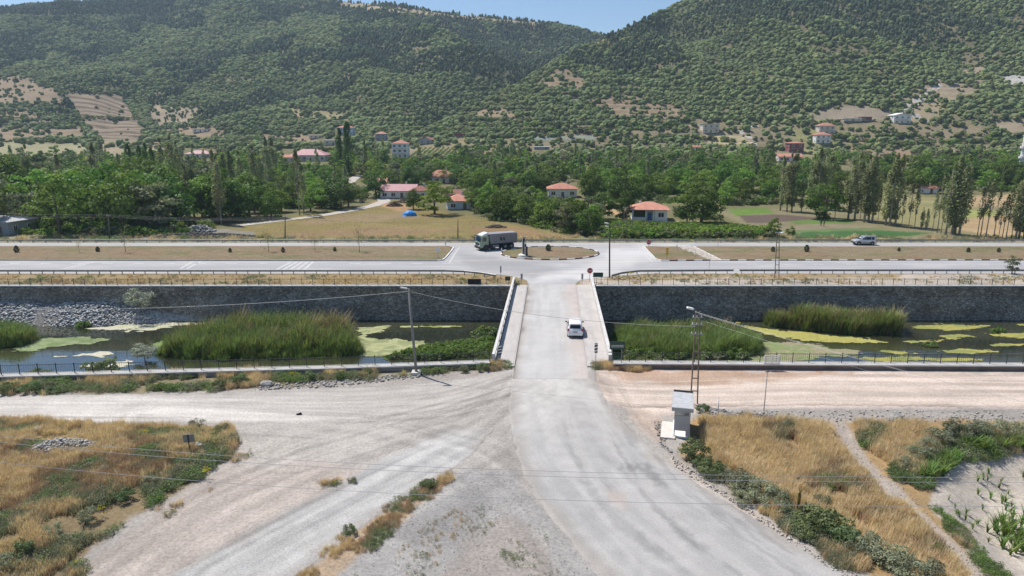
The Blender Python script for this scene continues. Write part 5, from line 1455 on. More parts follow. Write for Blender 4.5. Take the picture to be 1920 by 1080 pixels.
def house(px, row, w, d, h, label, wall=None, roof='hip', roofm=None, floors=1, yaw=0.0, wins=3, door=True, rh=None, chimney=True, cat='house', name='house', over=0.5):
    p = T(px, row); wall = wall or M_STUCCO; roofm = roofm or M_TILE
    e = empty(name, (p.x, p.y + d / 2, p.z - 0.15), R(yaw)); tag(e, label, cat)
    H = h * floors
    MB().box((0, 0, H / 2), (w, d, H)).build('wall', wall, e)
    MB().box((0, 0, 0.2), (w + 0.12, d + 0.12, 0.5)).build('plinth', M_CONC_D, e)
    rh = rh or 0.2 * min(w, d) + 0.35
    a, b_ = w / 2 + over, d / 2 + over
    mb = MB()
    if roof == 'hip':
        rl = max(w - d, 0.6) / 2
        rd = max(d - w, 0.4) / 2
        v = [(-a, -b_, H), (a, -b_, H), (a, b_, H), (-a, b_, H), (-a, -b_, H + .14), (a, -b_, H + .14), (a, b_, H + .14), (-a, b_, H + .14), (-rl, 0, H + .14 + rh), (rl, 0, H + .14 + rh)]
        mb.add(v, [(3, 2, 1, 0), (0, 1, 5, 4), (1, 2, 6, 5), (2, 3, 7, 6), (3, 0, 4, 7), (4, 5, 9, 8), (5, 6, 9), (6, 7, 8, 9), (7, 4, 8)])
    elif roof == 'gable':
        v = [(-a, -b_, H - .05), (a, -b_, H - .05), (a, b_, H - .05), (-a, b_, H - .05), (-a, 0, H + rh), (a, 0, H + rh), (-a, -b_, H + .08), (a, -b_, H + .08), (a, b_, H + .08), (-a, b_, H + .08), (-a, 0, H + rh + .13), (a, 0, H + rh + .13)]
        mb.add(v, [(0, 4, 5, 1), (4, 3, 2, 5), (6, 7, 11, 10), (10, 11, 8, 9), (0, 1, 7, 6), (2, 3, 9, 8), (0, 6, 10, 4), (4, 10, 9, 3), (1, 5, 11, 7), (5, 2, 8, 11)])
        MB().add([(-w / 2, -d / 2, H), (-w / 2, d / 2, H), (-w / 2, 0, H + rh * d / (d + 2 * over)), (w / 2, -d / 2, H), (w / 2, d / 2, H), (w / 2, 0, H + rh * d / (d + 2 * over))], [(0, 2, 1), (3, 4, 5)]).build('gable', wall, e)
    elif roof == 'gable_front':
        v = [(-a, -b_, H - .05), (-a, b_, H - .05), (a, b_, H - .05), (a, -b_, H - .05), (0, -b_, H + rh), (0, b_, H + rh)]
        vt = [(q[0], q[1], q[2] + .14) for q in v]
        mb.add(v + vt, [(0, 1, 5, 4), (4, 5, 2, 3), (6, 10, 11, 7), (10, 9, 8, 11), (0, 4, 10, 6), (4, 3, 9, 10), (1, 7, 11, 5), (5, 11, 8, 2), (0, 6, 7, 1), (3, 2, 8, 9)])
        MB().add([(-w / 2, -d / 2 - .01, H), (w / 2, -d / 2 - .01, H), (0, -d / 2 - .01, H + rh * w / (w + 2 * over))], [(0, 1, 2)]).build('gable', wall, e)
    else:
        mb.box((0, 0, H + .1), (2 * a, 2 * b_, .2))
    rf = mb.build('roof', roofm, e)
    if chimney and roof != 'flat':
        MB().box((w * 0.18, d * 0.12, H + rh + 0.25), (0.5, 0.5, 1.0)).build('chimney', M_CONC, rf)
    for f in range(floors):
        zc = f * h + h * 0.55
        for k in range(wins):
            x = -w / 2 + w * (k + 0.5) / wins
            if door and f == 0 and k == wins // 2:
                dm = MB().box((x, -d / 2 - 0.03, 1.05), (0.95, 0.07, 2.1)).build('door', M_WOODPOLE, e)
                continue
            window(e, x, -d / 2, zc, min(1.5, w / wins * 0.55), min(1.3, h * 0.45), 'f')
        for k in range(2):
            window(e, -w / 2, -d / 4 + d / 2 * k, zc, 1.1, min(1.2, h * 0.42), 'l')
            window(e, w / 2, -d / 4 + d / 2 * k, zc, 1.1, min(1.2, h * 0.42), 'r')
        if floors > 1 and f > 0:
            MB().box((0, -d / 2 - 0.5, f * h), (w * 0.8, 1.0, 0.16)).build('balcony', M_CONC, e)
    return e
# the veranda house by the vegetable plot
p = G(1221, 415)
e = empty('house', (p.x, p.y + 3.6, -0.1), R(-7)); tag(e, 'single storey white house with dark veranda and salmon hipped roof', 'house')
W_, D_, H_ = 8.6, 7.2, 2.95
MB().box((0, 0.7, H_ / 2), (W_, D_ - 1.4, H_)).build('wall', M_STUCCO, e)
MB().box((2.75, -D_ / 2 + 0.7, H_ / 2), (3.1, 1.39, H_)).build('bay_wall', M_STUCCO, e)
MB().box((0.15, 0, 0.1), (W_ + .4, D_ + 0.2, 0.3)).build('plinth', M_CONC, e)
MB().box((-2.6, -D_ / 2 + 0.1, 0.6), (3.4, 0.18, 1.0)).build('veranda_parapet', M_STUCCO, e)
MB().box((-2.6, -D_ / 2 + 0.1, 1.95), (3.0, 0.05, 1.65)).build('veranda_glazing', M_GLASS, e)
for q in (-4.2, -0.95, 0.95): MB().box((q, -D_ / 2 + 0.1, H_ / 2), (0.3, 0.3, H_)).build('pillar', M_STUCCO, e)
MB().box((0.1, -0.04 - D_ / 2 + 1.4, 1.1), (0.9, 0.08, 2.1)).build('door', M_BLUE, e)
window(e, 2.8, -D_ / 2, 1.75, 1.5, 1.25, 'f'); window(e, -W_ / 2, -0.6, 1.75, 1.0, 1.3, 'l'); window(e, -W_ / 2, 2.2, 1.75, 1.0, 1.3, 'l')
a, b_ = W_ / 2 + 0.75, D_ / 2 + 0.7
rfm = MB().add([(-a, -b_, H_), (a, -b_, H_), (a, b_, H_), (-a, b_, H_), (-a, -b_, H_ + .13), (a, -b_, H_ + .13), (a, b_, H_ + .13), (-a, b_, H_ + .13), (-0.9, 0, H_ + 1.75), (0.9, 0, H_ + 1.75)],
               [(3, 2, 1, 0), (0, 1, 5, 4), (1, 2, 6, 5), (2, 3, 7, 6), (3, 0, 4, 7), (4, 5, 9, 8), (5, 6, 9), (6, 7, 8, 9), (7, 4, 8)]).build('roof', M_TILE, e)
MB().box((-2.2, 1.2, H_ + 1.3), (0.5, 0.5, 0.9)).build('chimney', M_WHITE, rfm)
house(1055, 371, 9.4, 7.5, 3.0, 'cream white house with hipped red roof behind fruit trees and tan field', rh=1.7)
house(747, 373, 11.5, 6.5, 2.7, 'long low house with pink metal gable roof by the lane', M_STUCCO, 'gable', M_PINKROOF, yaw=-4, wins=4, rh=1.9)
house(787, 374, 5.5, 5.5, 2.8, 'small white house with dark red hipped roof next to the pink metal roof', M_STUCCO, 'hip', M_DARKROOF, yaw=-6, wins=2, rh=1.5)
house(858, 394, 6.6, 6, 2.6, 'pale house with red hipped roof half hidden by trees at the meadow edge', M_BLUEW, 'hip', M_TILE, yaw=8, wins=2, rh=1.7)
house(849, 378, 4.5, 4.5, 2.4, 'small shed with faded red roof behind the meadow edge house', M_CREAM, 'gable', M_DARKROOF, wins=1, rh=1.3)
house(826, 345, 11, 8, 3.0, 'broad house with large red hipped roof among village trees', M_CREAM, 'hip', M_TILE, rh=2.4, wins=4)
house(708, 356, 6.0, 5, 3.0, 'old stone house with orange tiled roof where the lane bends', M_STONEW, 'gable', M_TILE, yaw=5, wins=2, rh=1.3)
house(750, 297, 9.4, 8.5, 2.9, 'three storey white house with balconies beside the vineyard', M_STUCCO, 'hip', M_TILE, floors=3, wins=3, rh=1.9)
house(577, 303, 20, 12, 3.6, 'large building with long red hipped roof and arcaded front', M_CREAM, 'hip', M_PINKROOF, wins=6, rh=3.2)
house(542, 305, 6, 7, 3.0, 'small orange roofed annexe beside the long red roofed building', M_CREAM, 'gable', M_TILE, wins=2, rh=1.3)
house(371, 297, 15, 9, 2.6, 'long white house with pink roof above the poplar grove', M_STUCCO, 'hip', M_PINKROOF, wins=5, rh=1.9)
house(647, 254, 12, 9, 3.0, 'two storey pale blue and white house on the lower slope', M_BLUEW, 'hip', M_TILE, floors=2, wins=5, rh=1.8)
house(625, 273, 13, 8, 3.6, 'low white unfinished building with flat roof below the blue house', M_CREAM, 'flat', M_CONC, wins=3)
house(592, 260, 10, 7, 2.6, 'old pale farm building with flat roof beside the bare earth bank', M_CREAM, 'flat', M_CREAM, wins=3)
house(714, 264, 8, 7, 2.6, 'two storey house with small red roof among trees below the slope', M_GREYW, 'hip', M_TILE, floors=2, wins=2, rh=1.4)
house(799, 271, 9, 9, 2.8, 'dark gabled house with brown roof above the vineyard', M_GREYW, 'gable_front', M_DARKROOF, yaw=-10, wins=2, rh=2.2)
house(861, 258, 5, 4, 2.4, 'tiny red roofed hut on the green slope', M_MAROON, 'flat', M_DARKROOF, wins=1, name='hut', cat='hut')
house(376, 249, 13, 6, 2.8, 'white farm shed with flat pale roof among orchard terraces', M_STUCCO, 'flat', M_GREYROOF, wins=3, name='shed', cat='shed')
house(1333, 250, 11.5, 9, 3.2, 'two storey tan house with dark glazed upper floor on the terrace', M_CREAM, 'flat', M_GREYROOF, floors=2, wins=3)
house(1691, 233, 12, 9, 3.1, 'white modern villa with dark windows high on the dry slope', M_STUCCO, 'gable_front', M_STUCCO, floors=2, wins=3, rh=1.6)
house(1550, 254, 11, 8, 3.0, 'two storey house with wide red hipped roof and dark veranda', M_CREAM, 'hip', M_TILE, floors=2, wins=3, rh=2.0)
house(1543, 270, 10, 8, 2.9, 'white two storey house with pale red roof just below the veranda roofed one', M_STUCCO, 'hip', M_TILE, floors=2, wins=3, rh=1.6)
house(1493, 287, 9, 8, 3.0, 'maroon walled house with small white bay at its corner', M_MAROON, 'hip', M_TILE, floors=2, wins=2, rh=1.0)
house(1482, 303, 13.5, 7, 2.8, 'low white house with long orange red roof behind the poplars', M_STUCCO, 'gable', M_TILE, wins=4, rh=1.6)
house(1746, 364, 5.0, 4.5, 2.1, 'small white hut with orange roof at the far edge of the dry field', M_STUCCO, 'gable', M_TILE, wins=1, rh=1.0, name='hut', cat='hut')
house(1599, 231, 13, 6, 2.0, 'long low shed with white sheet roof on the slope', M_CREAM, 'flat', M_WHITE, wins=3, name='shed', cat='shed')
house(1625, 228, 7, 6, 2.6, 'faded maroon hut beside the long white roofed shed', M_MAROON, 'flat', M_DARKROOF, wins=2, name='hut', cat='hut')
house(1016, 281, 10, 4, 2.0, 'narrow shed with white sheet roof at the wood edge', M_GREYW, 'flat', M_WHITE, wins=2, name='shed', cat='shed')
house(1306, 283, 5, 4, 2.4, 'little red roofed cabin at the top of the wood', M_STUCCO, 'gable', M_TILE, wins=1, rh=1.0, name='cabin', cat='cabin')
house(1023, 331, 6, 6, 2.8, 'house with orange roof peeping out of the village trees', M_CREAM, 'hip', M_TILE, wins=2, rh=1.3)
house(1121, 336, 6, 5, 2.8, 'house with brown roof glimpsed behind tall trees', M_CREAM, 'hip', M_DARKROOF, wins=2, rh=1.2)
house(-8, 441, 9, 7, 3.0, 'grey house with sheet roof under the trees at the highway verge', M_GREYW, 'hip', M_GREYROOF, wins=2, rh=0.9, yaw=-12, chimney=False)
# minaret
p = T(1910, 338)
zt = D(1917, 234, p.y).z
e = empty('minaret', (p.x, p.y, p.z)); tag(e, 'slender white minaret with pointed cap rising above the trees', 'minaret')
Hm = zt - p.z
MB().cyl((0, 0, 0), (0, 0, Hm * 0.22), 1.35, 1.25, 12).build('base', M_STUCCO, e)
MB().cyl((0, 0, Hm * 0.22), (0, 0, Hm * 0.80), 0.95, 0.85, 14).build('shaft', M_STUCCO, e)
for f in (0.40, 0.58):
    mb = MB().cyl((0, 0, Hm * f - 0.6), (0, 0, Hm * f), 0.9, 1.45, 14).cyl((0, 0, Hm * f), (0, 0, Hm * f + 0.9), 1.5, 1.5, 14)
    mb.build('balcony', M_STUCCO, e)
MB().cyl((0, 0, Hm * 0.80), (0, 0, Hm), 0.95, 0.03, 14).build('cap', mat('lead_cap', (0.55, 0.56, 0.58), 0.5), e)
# rubble and log heaps by the village
def heap(px, row, w, d, h, m, label, name='rubble_heap', n=220, s=0.3, cat='heap'):
    p = T(px, row); r_ = np.random.default_rng(int(px))
    P = []
    for k in range(n):
        a = r_.uniform(0, 6.28); q = math.sqrt(r_.uniform(0, 1)); P.append((math.cos(a) * q * w / 2, math.sin(a) * q * d / 2, h * (1 - q ** 1.6) * r_.uniform(.5, 1)))
    o = link(name, stones_mesh(name, P, r_.uniform(s * .5, s * 1.3, n)), m); o.location = p; tag(o, label, cat); o['kind'] = 'stuff'
    return o
heap(375, 443, 24, 6, 0.8, mat('grey_spoil', (0.14, 0.13, 0.12), .95, var=.3, scale=1), 'long dark spoil heap at the meadow corner', n=900, s=.3)
heap(375, 434, 7, 4, 1.6, mat('pale_spoil', (0.33, 0.32, 0.30), .95, var=.2, scale=1), 'pale gravel heap behind the dark spoil', n=300, s=.45)
heap(740, 387, 5, 3, 1.6, M_WOODPOLE, 'brushwood heap where the lane meets the meadow', 'brushwood_heap')
heap(762, 380, 6, 3, 1.8, M_WOODPOLE, 'larger brushwood heap in front of the pink roofed house', 'brushwood_heap')
heap(930, 427, 5, 2, 0.7, M_WOODPOLE, 'flat brush heap on the meadow under the trees', 'brushwood_heap')

# ================================================================== FENCES, GUARD RAILS, SIGNS, POLES
def fence(pts, z0, label, h=0.98, sp=1.64, pickets=8):
    """posts, rails and pickets along a polyline of (x, y)"""
    P = [Vector((p[0], p[1], 0)) for p in pts]
    e = empty('railing', (P[0].x, P[0].y, z0)); tag(e, label, 'railing')
    O = Vector((P[0].x, P[0].y, 0))
    post = MB().box((0, 0, h / 2), (0.065, 0.065, h)).box((0, 0, h + 0.02), (0.085, 0.085, 0.04)).mesh('post'); post.materials.append(M_DARKSTEEL)
    pk = MB(); rl = MB(); rb = MB()
    for a, b_ in zip(P, P[1:]):
        d = b_ - a; L = d.length; d.normalize(); n = max(1, round(L / sp)); st = L / n; ang = math.atan2(d.y, d.x)
        for k in range(n + 1):
            q = a + d * (st * k) - O
            o = bpy.data.objects.new('post', post); COL.objects.link(o); o.parent = e; o.location = q; o.rotation_euler = (random.uniform(-.015, .015), random.uniform(-.015, .015), ang)
            if k < n:
                for j in range(1, pickets):
                    w = q + d * (st * j / pickets)
                    pk.box((w.x, w.y, h * 0.49), (0.016, 0.016, h * 0.80), ang)
        rl.bar(a - O + Vector((0, 0, h * 0.92)), b_ - O + Vector((0, 0, h * 0.92)), 0.05, 0.04)
        rb.bar(a - O + Vector((0, 0, h * 0.09)), b_ - O + Vector((0, 0, h * 0.09)), 0.045, 0.035)
    rl.build('top_rail', M_DARKSTEEL, e); rb.build('bottom_rail', M_DARKSTEEL, e)
    o = pk.build('pickets', M_DARKSTEEL, e); o['kind'] = 'stuff'
    return e
def wallpt(p, off=0.18): return (p.x, p.y + off)
fence([(_wx[0] + 20, _wy[0] + 1.7 + .18), wallpt(WALL_PTS[0]), wallpt(WALL_PTS[1]), wallpt(WALL_PTS[2])], 0.565, 'dark picket railing on the near river wall beside the weedy verge')
fence([wallpt(WALL_PTS[3]), wallpt(WALL_PTS[4]), (_wx[-1] - 20, _wy[-1] + .18)], 0.565, 'dark picket railing on the near river wall beside the pinkish dirt road')
fence([(-95, FAR_TOP_Y + .15), (BX0 - 0.6, FAR_TOP_Y + .15)], 0.165, 'dark picket railing on the far wall beside the black panel', pickets=7)
fence([(BX1 + 0.6, FAR_TOP_Y + .15), (95, FAR_TOP_Y + .15)], 0.165, 'dark picket railing on the far wall above the yellow algae', pickets=7)

def guard_rail(pts, label, sp=2.2):
    P = [Vector((p[0], p[1], 0)) for p in pts]
    e = empty('guard_rail', P[0]); tag(e, label, 'guard rail'); O = P[0].copy()
    prof = [(0.0, 0.42), (-0.06, 0.47), (-0.06, 0.53), (0.0, 0.585), (-0.06, 0.64), (-0.06, 0.70), (0.0, 0.75), (0.012, 0.75), (-0.045, 0.70), (-0.045, 0.64), (0.015, 0.585), (-0.045, 0.53), (-0.045, 0.47), (0.012, 0.42)]
    n = len(prof); rings = []
    for i_, p in enumerate(P):
        d = (P[min(i_ + 1, len(P) - 1)] - P[max(i_ - 1, 0)]).normalized(); s = Vector((-d.y, d.x, 0))
        rings.append([p - O + s * q[0] + Vector((0, 0, q[1])) for q in prof])
    mb = MB(); V = [q for r_ in rings for q in r_]
    mb.add(V, [(i_ * n + k, i_ * n + (k + 1) % n, (i_ + 1) * n + (k + 1) % n, (i_ + 1) * n + k) for i_ in range(len(P) - 1) for k in range(n)])
    mb.build('beam', M_GALV, e)
    post = MB().box((0, 0.0, 0.36), (0.09, 0.13, 0.74)).mesh('post'); post.materials.append(M_GALV)
    acc = 0.4
    for a, b_ in zip(P, P[1:]):
        L = (b_ - a).length; d = (b_ - a).normalized()
        while acc < L:
            q = a + d * acc - O + Vector((-d.y, d.x, 0)) * 0.09
            o = bpy.data.objects.new('post', post); COL.objects.link(o); o.parent = e; o.location = q; o.rotation_euler = (0, 0, math.atan2(d.y, d.x))
            acc += sp
        acc -= L
    return e
YG = G(960, 514.2).y
gl = [(-95, YG), (G(835, 514).x, YG)] + [tuple(G(*q)[:2]) for q in ((870, 515.5), (900, 518.5), (930, 523.5))]
guard_rail(gl, 'galvanised guard rail above the dry weeds, bending in at the bridge mouth', 1.85)
gr_ = [tuple(G(*q)[:2]) for q in ((1146, 524), (1166, 518.5), (1200, 514.5))] + [tuple(G(1375, 513.4)[:2])]
guard_rail(gr_, 'short galvanised guard rail curving away behind the stop sign', 1.85)
guard_rail([tuple(G(1386, 513.4)[:2]), (100, G(960, 513.4).y)], 'galvanised guard rail on the highway edge above the pale verge', 1.85)
YGF = G(960, 455.2).y
guard_rail([(-125, YGF), (G(1290, 455).x, YGF)], 'far guard rail along the dry meadow behind the truck', 2.6)
guard_rail([(G(1300, 455).x, YGF), (130, YGF)], 'far guard rail along the crop strips behind the silver car', 2.6)

def text_mesh(s, size, mat_, parent, loc, rot, ext=0.004, name='lettering'):
    cu = bpy.data.curves.new(name, 'FONT'); cu.body = s; cu.size = size; cu.align_x = 'CENTER'; cu.align_y = 'CENTER'; cu.extrude = ext
    tmp = bpy.data.objects.new(name, cu); COL.objects.link(tmp)
    me = bpy.data.meshes.new_from_object(tmp); bpy.data.objects.remove(tmp)
    me.materials.clear(); me.materials.append(mat_)
    o = bpy.data.objects.new(name, me); COL.objects.link(o); o.parent = parent; o.location = loc; o.rotation_euler = rot
    return o
FACE = (R(90), 0, 0)         # text facing -y
def stop_sign(px, base_row, ctr_row, dia, label):
    p = G(px, base_row); zc = D(px, ctr_row, p.y).z
    e = empty('stop_sign', (p.x, p.y, 0.0)); tag(e, label, 'road sign')
    MB().cyl((0, 0, 0), (0, 0, zc + dia * .4), 0.035, n=8).build('post', M_GALV, e)
    def octo(r_, y0, y1, m, nm):
        pts = [(r_ * math.cos(R(22.5 + 45 * k)), r_ * math.sin(R(22.5 + 45 * k))) for k in range(8)]
        mb = MB(); v = [(q[0], y0, zc + q[1]) for q in pts] + [(q[0], y1, zc + q[1]) for q in pts]
        mb.add(v, [tuple(range(8)), tuple(range(15, 7, -1))] + [(k, 8 + k, 8 + (k + 1) % 8, (k + 1) % 8) for k in range(8)])
        return mb.build(nm, m, e)
    octo(dia * .54, -0.05, -0.075, M_WHITE, 'border')
    octo(dia * .50, -0.076, -0.083, M_RED, 'plate')
    text_mesh('DUR', dia * 0.36, M_WHITE, e, (0, -0.09, zc), FACE)
    return e
stop_sign(1105.5, 528, 507.2, 0.86, 'red stop sign at the end of the bridge parapet beside the dark green board')
stop_sign(1216, 463.5, 454, 0.95, 'red stop sign on the corner of the short median piece')

def board(px, base_row, x0, x1, r0, r1, m, label, name='sign_board', cat='sign', legs=2, thick=0.05, z0=0.0, yaw=0.0, lines=None, frame=None):
    p = G(px, base_row, z0); a = D(x0, r1, p.y); b_ = D(x1, r0, p.y)
    e = empty(name, (p.x, p.y, z0), R(yaw)); tag(e, label, cat)
    w = b_.x - a.x; h = b_.z - a.z; cx = (a.x + b_.x) / 2 - p.x; cz = (a.z + b_.z) / 2 - z0
    MB().box((cx, 0, cz), (w, thick, h)).build('panel', m, e, bevel=0.01)
    for k in range(legs):
        lx = cx if legs == 1 else cx - w * 0.32 + w * 0.64 * k / (legs - 1)
        MB().box((lx, thick / 2 + 0.03, (cz + h * .3) / 2), (0.06, 0.05, cz + h * .3)).build('post', M_GALV, e)
    if lines:
        for (fy, fw, fh) in lines:
            MB().box((cx, -thick / 2 - 0.004, cz + h * fy), (w * fw, 0.006, h * fh)).build('lettering', M_WHITE, e)
    return e
board(1121, 532, 1112, 1131, 511, 519.5, M_SIGNGREEN, 'dark green board on two posts beside the stop sign')
board(1158, 681, 1143, 1172, 640, 655, M_SIGNGREEN, 'dark green information board with white lines at the bridge corner', z0=0.5, lines=[(0.0, 0.78, 0.05), (-0.18, 0.84, 0.05)])
board(889.5, 534, 877, 902, 523, 533.5, M_BLACK, 'black panel hung on the far railing', name='black_panel', cat='panel', z0=0.16, legs=2)
board(952, 530, 947, 957, 518.5, 526, M_SIGNGREEN, 'small grey green board beside the end of the left parapet', name='sign_board')
def marker(px, base_row, x0, x1, r0, r1, label):
    p = G(px, base_row, 0.15); a = D(x0, r1, p.y); b_ = D(x1, r0, p.y)
    e = empty('hazard_marker', (p.x, p.y, 0.1)); tag(e, label, 'road sign')
    w = b_.x - a.x; h = b_.z - a.z; cx = (a.x + b_.x) / 2 - p.x; cz = (a.z + b_.z) / 2 - 0.1
    MB().box((cx, 0, cz), (w, 0.03, h)).build('panel', M_BLACK, e)
    MB().box((cx, 0.04, (cz + h * .4) / 2), (0.06, 0.05, cz + h * .4)).build('post', M_GALV, e)
    for k in range(3):
        z = cz - h / 2 + h * (0.10 + 0.33 * k)
        MB().add([(cx - w / 2, -0.018, z), (cx + w / 2, -0.018, z + h * .08), (cx + w / 2, -0.018, z + h * .24), (cx - w / 2, -0.018, z + h * .16)], [(0, 1, 2, 3)]).build('stripe', M_WHITE, e)
marker(936.5, 676, 933.5, 940.5, 648, 664.5, 'black and white striped hazard marker beside the open parapet')
marker(1117, 677, 1114.5, 1121, 643, 661.5, 'black and white striped hazard marker beside the solid parapet')
def slim_sign(px, base_row, x0, x1, r0, r1, label, m=M_GALV, name='delineator', z0=0.05):
    p = G(px, base_row, z0); a = D(x0, r1, p.y); b_ = D(x1, r0, p.y)
    e = empty(name, (p.x, p.y, z0)); tag(e, label, 'road sign')
    MB().box((0, 0, ((a.z + b_.z) / 2) - z0), (b_.x - a.x, 0.03, b_.z - a.z)).build('plate', m, e)
    MB().cyl((0, 0.035, 0), (0, 0.035, b_.z - z0 - 0.05), 0.03, n=6).build('post', M_GALV, e)
slim_sign(978, 534, 976, 980, 513, 524, 'grey back of a hazard marker by the yellow green bush')
slim_sign(1091.5, 533, 1089.5, 1093.5, 513, 524, 'grey back of a hazard marker before the stop sign')
slim_sign(939, 536, 938, 940.5, 499, 511, 'thin tall post with narrow plate beside the black panel')
slim_sign(1269, 469, 1268, 1270.4, 459, 468, 'pale narrow marker post on the short median', M_WEATHERWHITE)
slim_sign(940.5, 471, 939.8, 941.6, 465, 470, 'white marker post at the tip of the oval island', M_WHITE)
slim_sign(1047.5, 487.5, 1046.9, 1048.2, 480.5, 487, 'thin white marker post on the oval island kerb', M_WHITE)
slim_sign(835.5, 462.5, 834.8, 836.6, 449, 459, 'white marker post by the far guard rail', M_WHITE)
for (a, b_, c) in ((1303, 488, 469), (1329, 512, 486), (1346, 462.5, 454)):
    p = G(a, b_); t_ = D(a, c, p.y)
    o = MB().cyl((0, 0, 0), (0, 0, t_.z), 0.025, n=6).box((0, 0, t_.z), (0.08, 0.08, 0.06)).build('thin_post', M_GALV); o.location = p
    tag(o, {1303: 'thin grey post at the broken crossing through the median', 1329: 'thin grey post on the highway edge before the crossing', 1346: 'thin grey post by the far carriageway edge'}[a], 'post')
# round blue sign
p = G(822, 487.5); zc = D(822, 469.5, p.y).z
e = empty('direction_sign', (p.x, p.y, 0.1)); tag(e, 'round blue sign on a thin post at the median end', 'road sign')
MB().cyl((0, -0.05, zc), (0, -0.03, zc), 0.36, n=20).build('disc', M_BLUE, e); MB().cyl((0, -0.052, zc), (0, -0.045, zc), 0.40, n=20).build('rim', M_WEATHERWHITE, e)
MB().cyl((0, 0, 0), (0, 0, zc + .2), 0.03, n=6).build('post', M_GALV, e)
p = G(1352, 470); zc = D(1303, 464.5, p.y).z
# yellow board on the short median: stacked arrow plates
p = G(1250, 488); e = empty('arrow_sign', (p.x, p.y, 0.1)); tag(e, 'worn yellow and black arrow board on the short median', 'road sign')
zb, zt = D(1250, 479, p.y).z, D(1250, 466, p.y).z
MB().cyl((0, 0.03, 0), (0, 0.03, zt), 0.035, n=6).build('post', M_WOODPOLE, e)
for k in range(3):
    z = zb + (zt - zb) * (k + .5) / 3; s_ = (zt - zb) / 3
    MB().add([(-.3, -.02, z - s_ * .45), (.18, -.02, z - s_ * .45), (.36, -.02, z), (.18, -.02, z + s_ * .45), (-.3, -.02, z + s_ * .45), (-.12, -.02, z)], [(0, 1, 2, 3, 4, 5)]).build('plate', M_YELLOW, e)
    MB().box((-.02, -.028, z), (.16, .008, s_ * .22)).build('arrow', M_BLACK, e)
# island monument: tall slabs with white edges
p = G(984, 480.5, 0.2); e = empty('monument', (p.x, p.y, 0.2)); tag(e, 'stepped black and white slab monument on the oval island', 'monument')
MB().cyl((-.25, .35, 0), (-.25, .35, .28), .95, .9, 20).build('base', M_WHITE, e)
for k, (dx, dy, hh) in enumerate(((-.18, 1.0, 3.05), (-.24, .55, 2.4), (.10, .12, 2.05), (.32, -.25, 1.7))):
    MB().box((dx, dy, .15 + hh / 2), (.36, .34, hh)).build('slab', M_BLACK, e)
    MB().box((dx - .21, dy - .02, .15 + hh / 2 - .03), (.055, .32, hh - .06)).build('white_edge', M_WHITE, e)
MB().box((0.0, .1, 2.35), (.34, .2, .25)).build('cap_stone', M_GREYROOF if 'M_GREYROOF' in globals() else M_CONC, e)
MB().box((.0, 1.0, 3.35), (.4, .4, .3)).build('cap_stone', M_CONC_D, e)

# ---- poles
def lattice_pole(px, base_row, top_row, w0, w1, label, lamp=None, arms=(), top_px=None):
    p = G(px, base_row); t = D(top_px or px, top_row, p.y); Hh = t.z; lean = t.x - p.x
    e = empty('lattice_pole', (p.x, p.y, 0)); tag(e, label, 'pole')
    mb = MB()
    for s in (-1, 1):
        mb.bar((s * w0 / 2, 0, -0.2), (lean + s * w1 / 2, 0, Hh), 0.09, 0.12)
    mb.build('leg', M_WOODPOLE if 0 else M_RUST, e)
    n = int(Hh / 1.05)
    for k in range(1, n + 1):
        f = k / n * 0.99; w = w0 + (w1 - w0) * f
        MB().bar((lean * f - w / 2, 0.02, Hh * f), (lean * f + w / 2, 0.02, Hh * f), 0.07, 0.08).build('rung', M_RUST, e)
    for (z, L) in arms:
        a = MB().bar((lean - L / 2, -.08, z), (lean + L / 2, -.08, z), 0.08, 0.08).build('cross_arm', M_GALV, e)
        for q in (-.42, -.1, .3):
            MB().cyl((lean + q * L, -.08, z + .04), (lean + q * L, -.08, z + .22), 0.05, 0.035, 8).build('insulator', M_WHITE, a)
    if lamp:
        dx, dz = lamp
        MB().tube([(lean, -.05, Hh - .1), (lean + dx * .35, -.05, Hh + dz * .6), (lean + dx * .6, -.05, Hh + dz * .8)], 0.035, 6).build('lamp_arm', M_GALV, e)
        MB().bar((lean + dx * .5, -.05, Hh + dz * .7), (lean + dx * 1.15, -.05, Hh + dz * 1.1), 0.32, 0.16).build('lamp_head', M_WHITE, e, bevel=0.05)
    return e
M_RUST = mat('rusty_steel', (0.17, 0.135, 0.105), 0.8, var=0.2, scale=3)
lattice_pole(1301, 757, 584, 0.62, 0.30, 'rusty lattice power pole with lamp head behind the bus shelter', lamp=(-0.85, 0.32), arms=((7.75, .9), (7.1, 1.0), (6.3, 1.1)), top_px=1309)
lattice_pole(1456.5, 524, 440, 0.7, 0.32, 'lattice power pole with lamp on the pale verge by the highway', lamp=(0.7, 0.35), arms=((7.3, .9),), top_px=1459)
lattice_pole(1171.5, 449, 388, 0.8, 0.5, 'pale concrete lattice pole behind the far guard rail', arms=((6.7, 1.2),), top_px=1173)
def round_pole(px, base_row, top_px, top_row, r0, r1, m, label, name='power_pole', cat='pole', extras=None, y=None):
    p = G(px, base_row); t = D(top_px, top_row, p.y)
    e = empty(name, (p.x, p.y, 0)); tag(e, label, cat)
    MB().cyl((0, 0, -.2), (t.x - p.x, 0, t.z), r0, r1, 10).build('shaft', m, e, smooth=True)
    if extras: extras(e, Vector((t.x - p.x, 0, t.z)))
    return e
def conc_head(e, t):
    MB().box((0, 0, .12), (.9, .9, .3)).build('footing', M_CONC, e)
    MB().bar(t + Vector((-.15, -.05, -.15)), t + Vector((.2, -.05, -.15)), .06).build('bracket', M_GALV, e)
    MB().bar(t + Vector((-.75, -.05, .12)), t + Vector((-.1, -.05, .0)), .2, .12).build('lamp_head', M_CONC, e, bevel=.03)
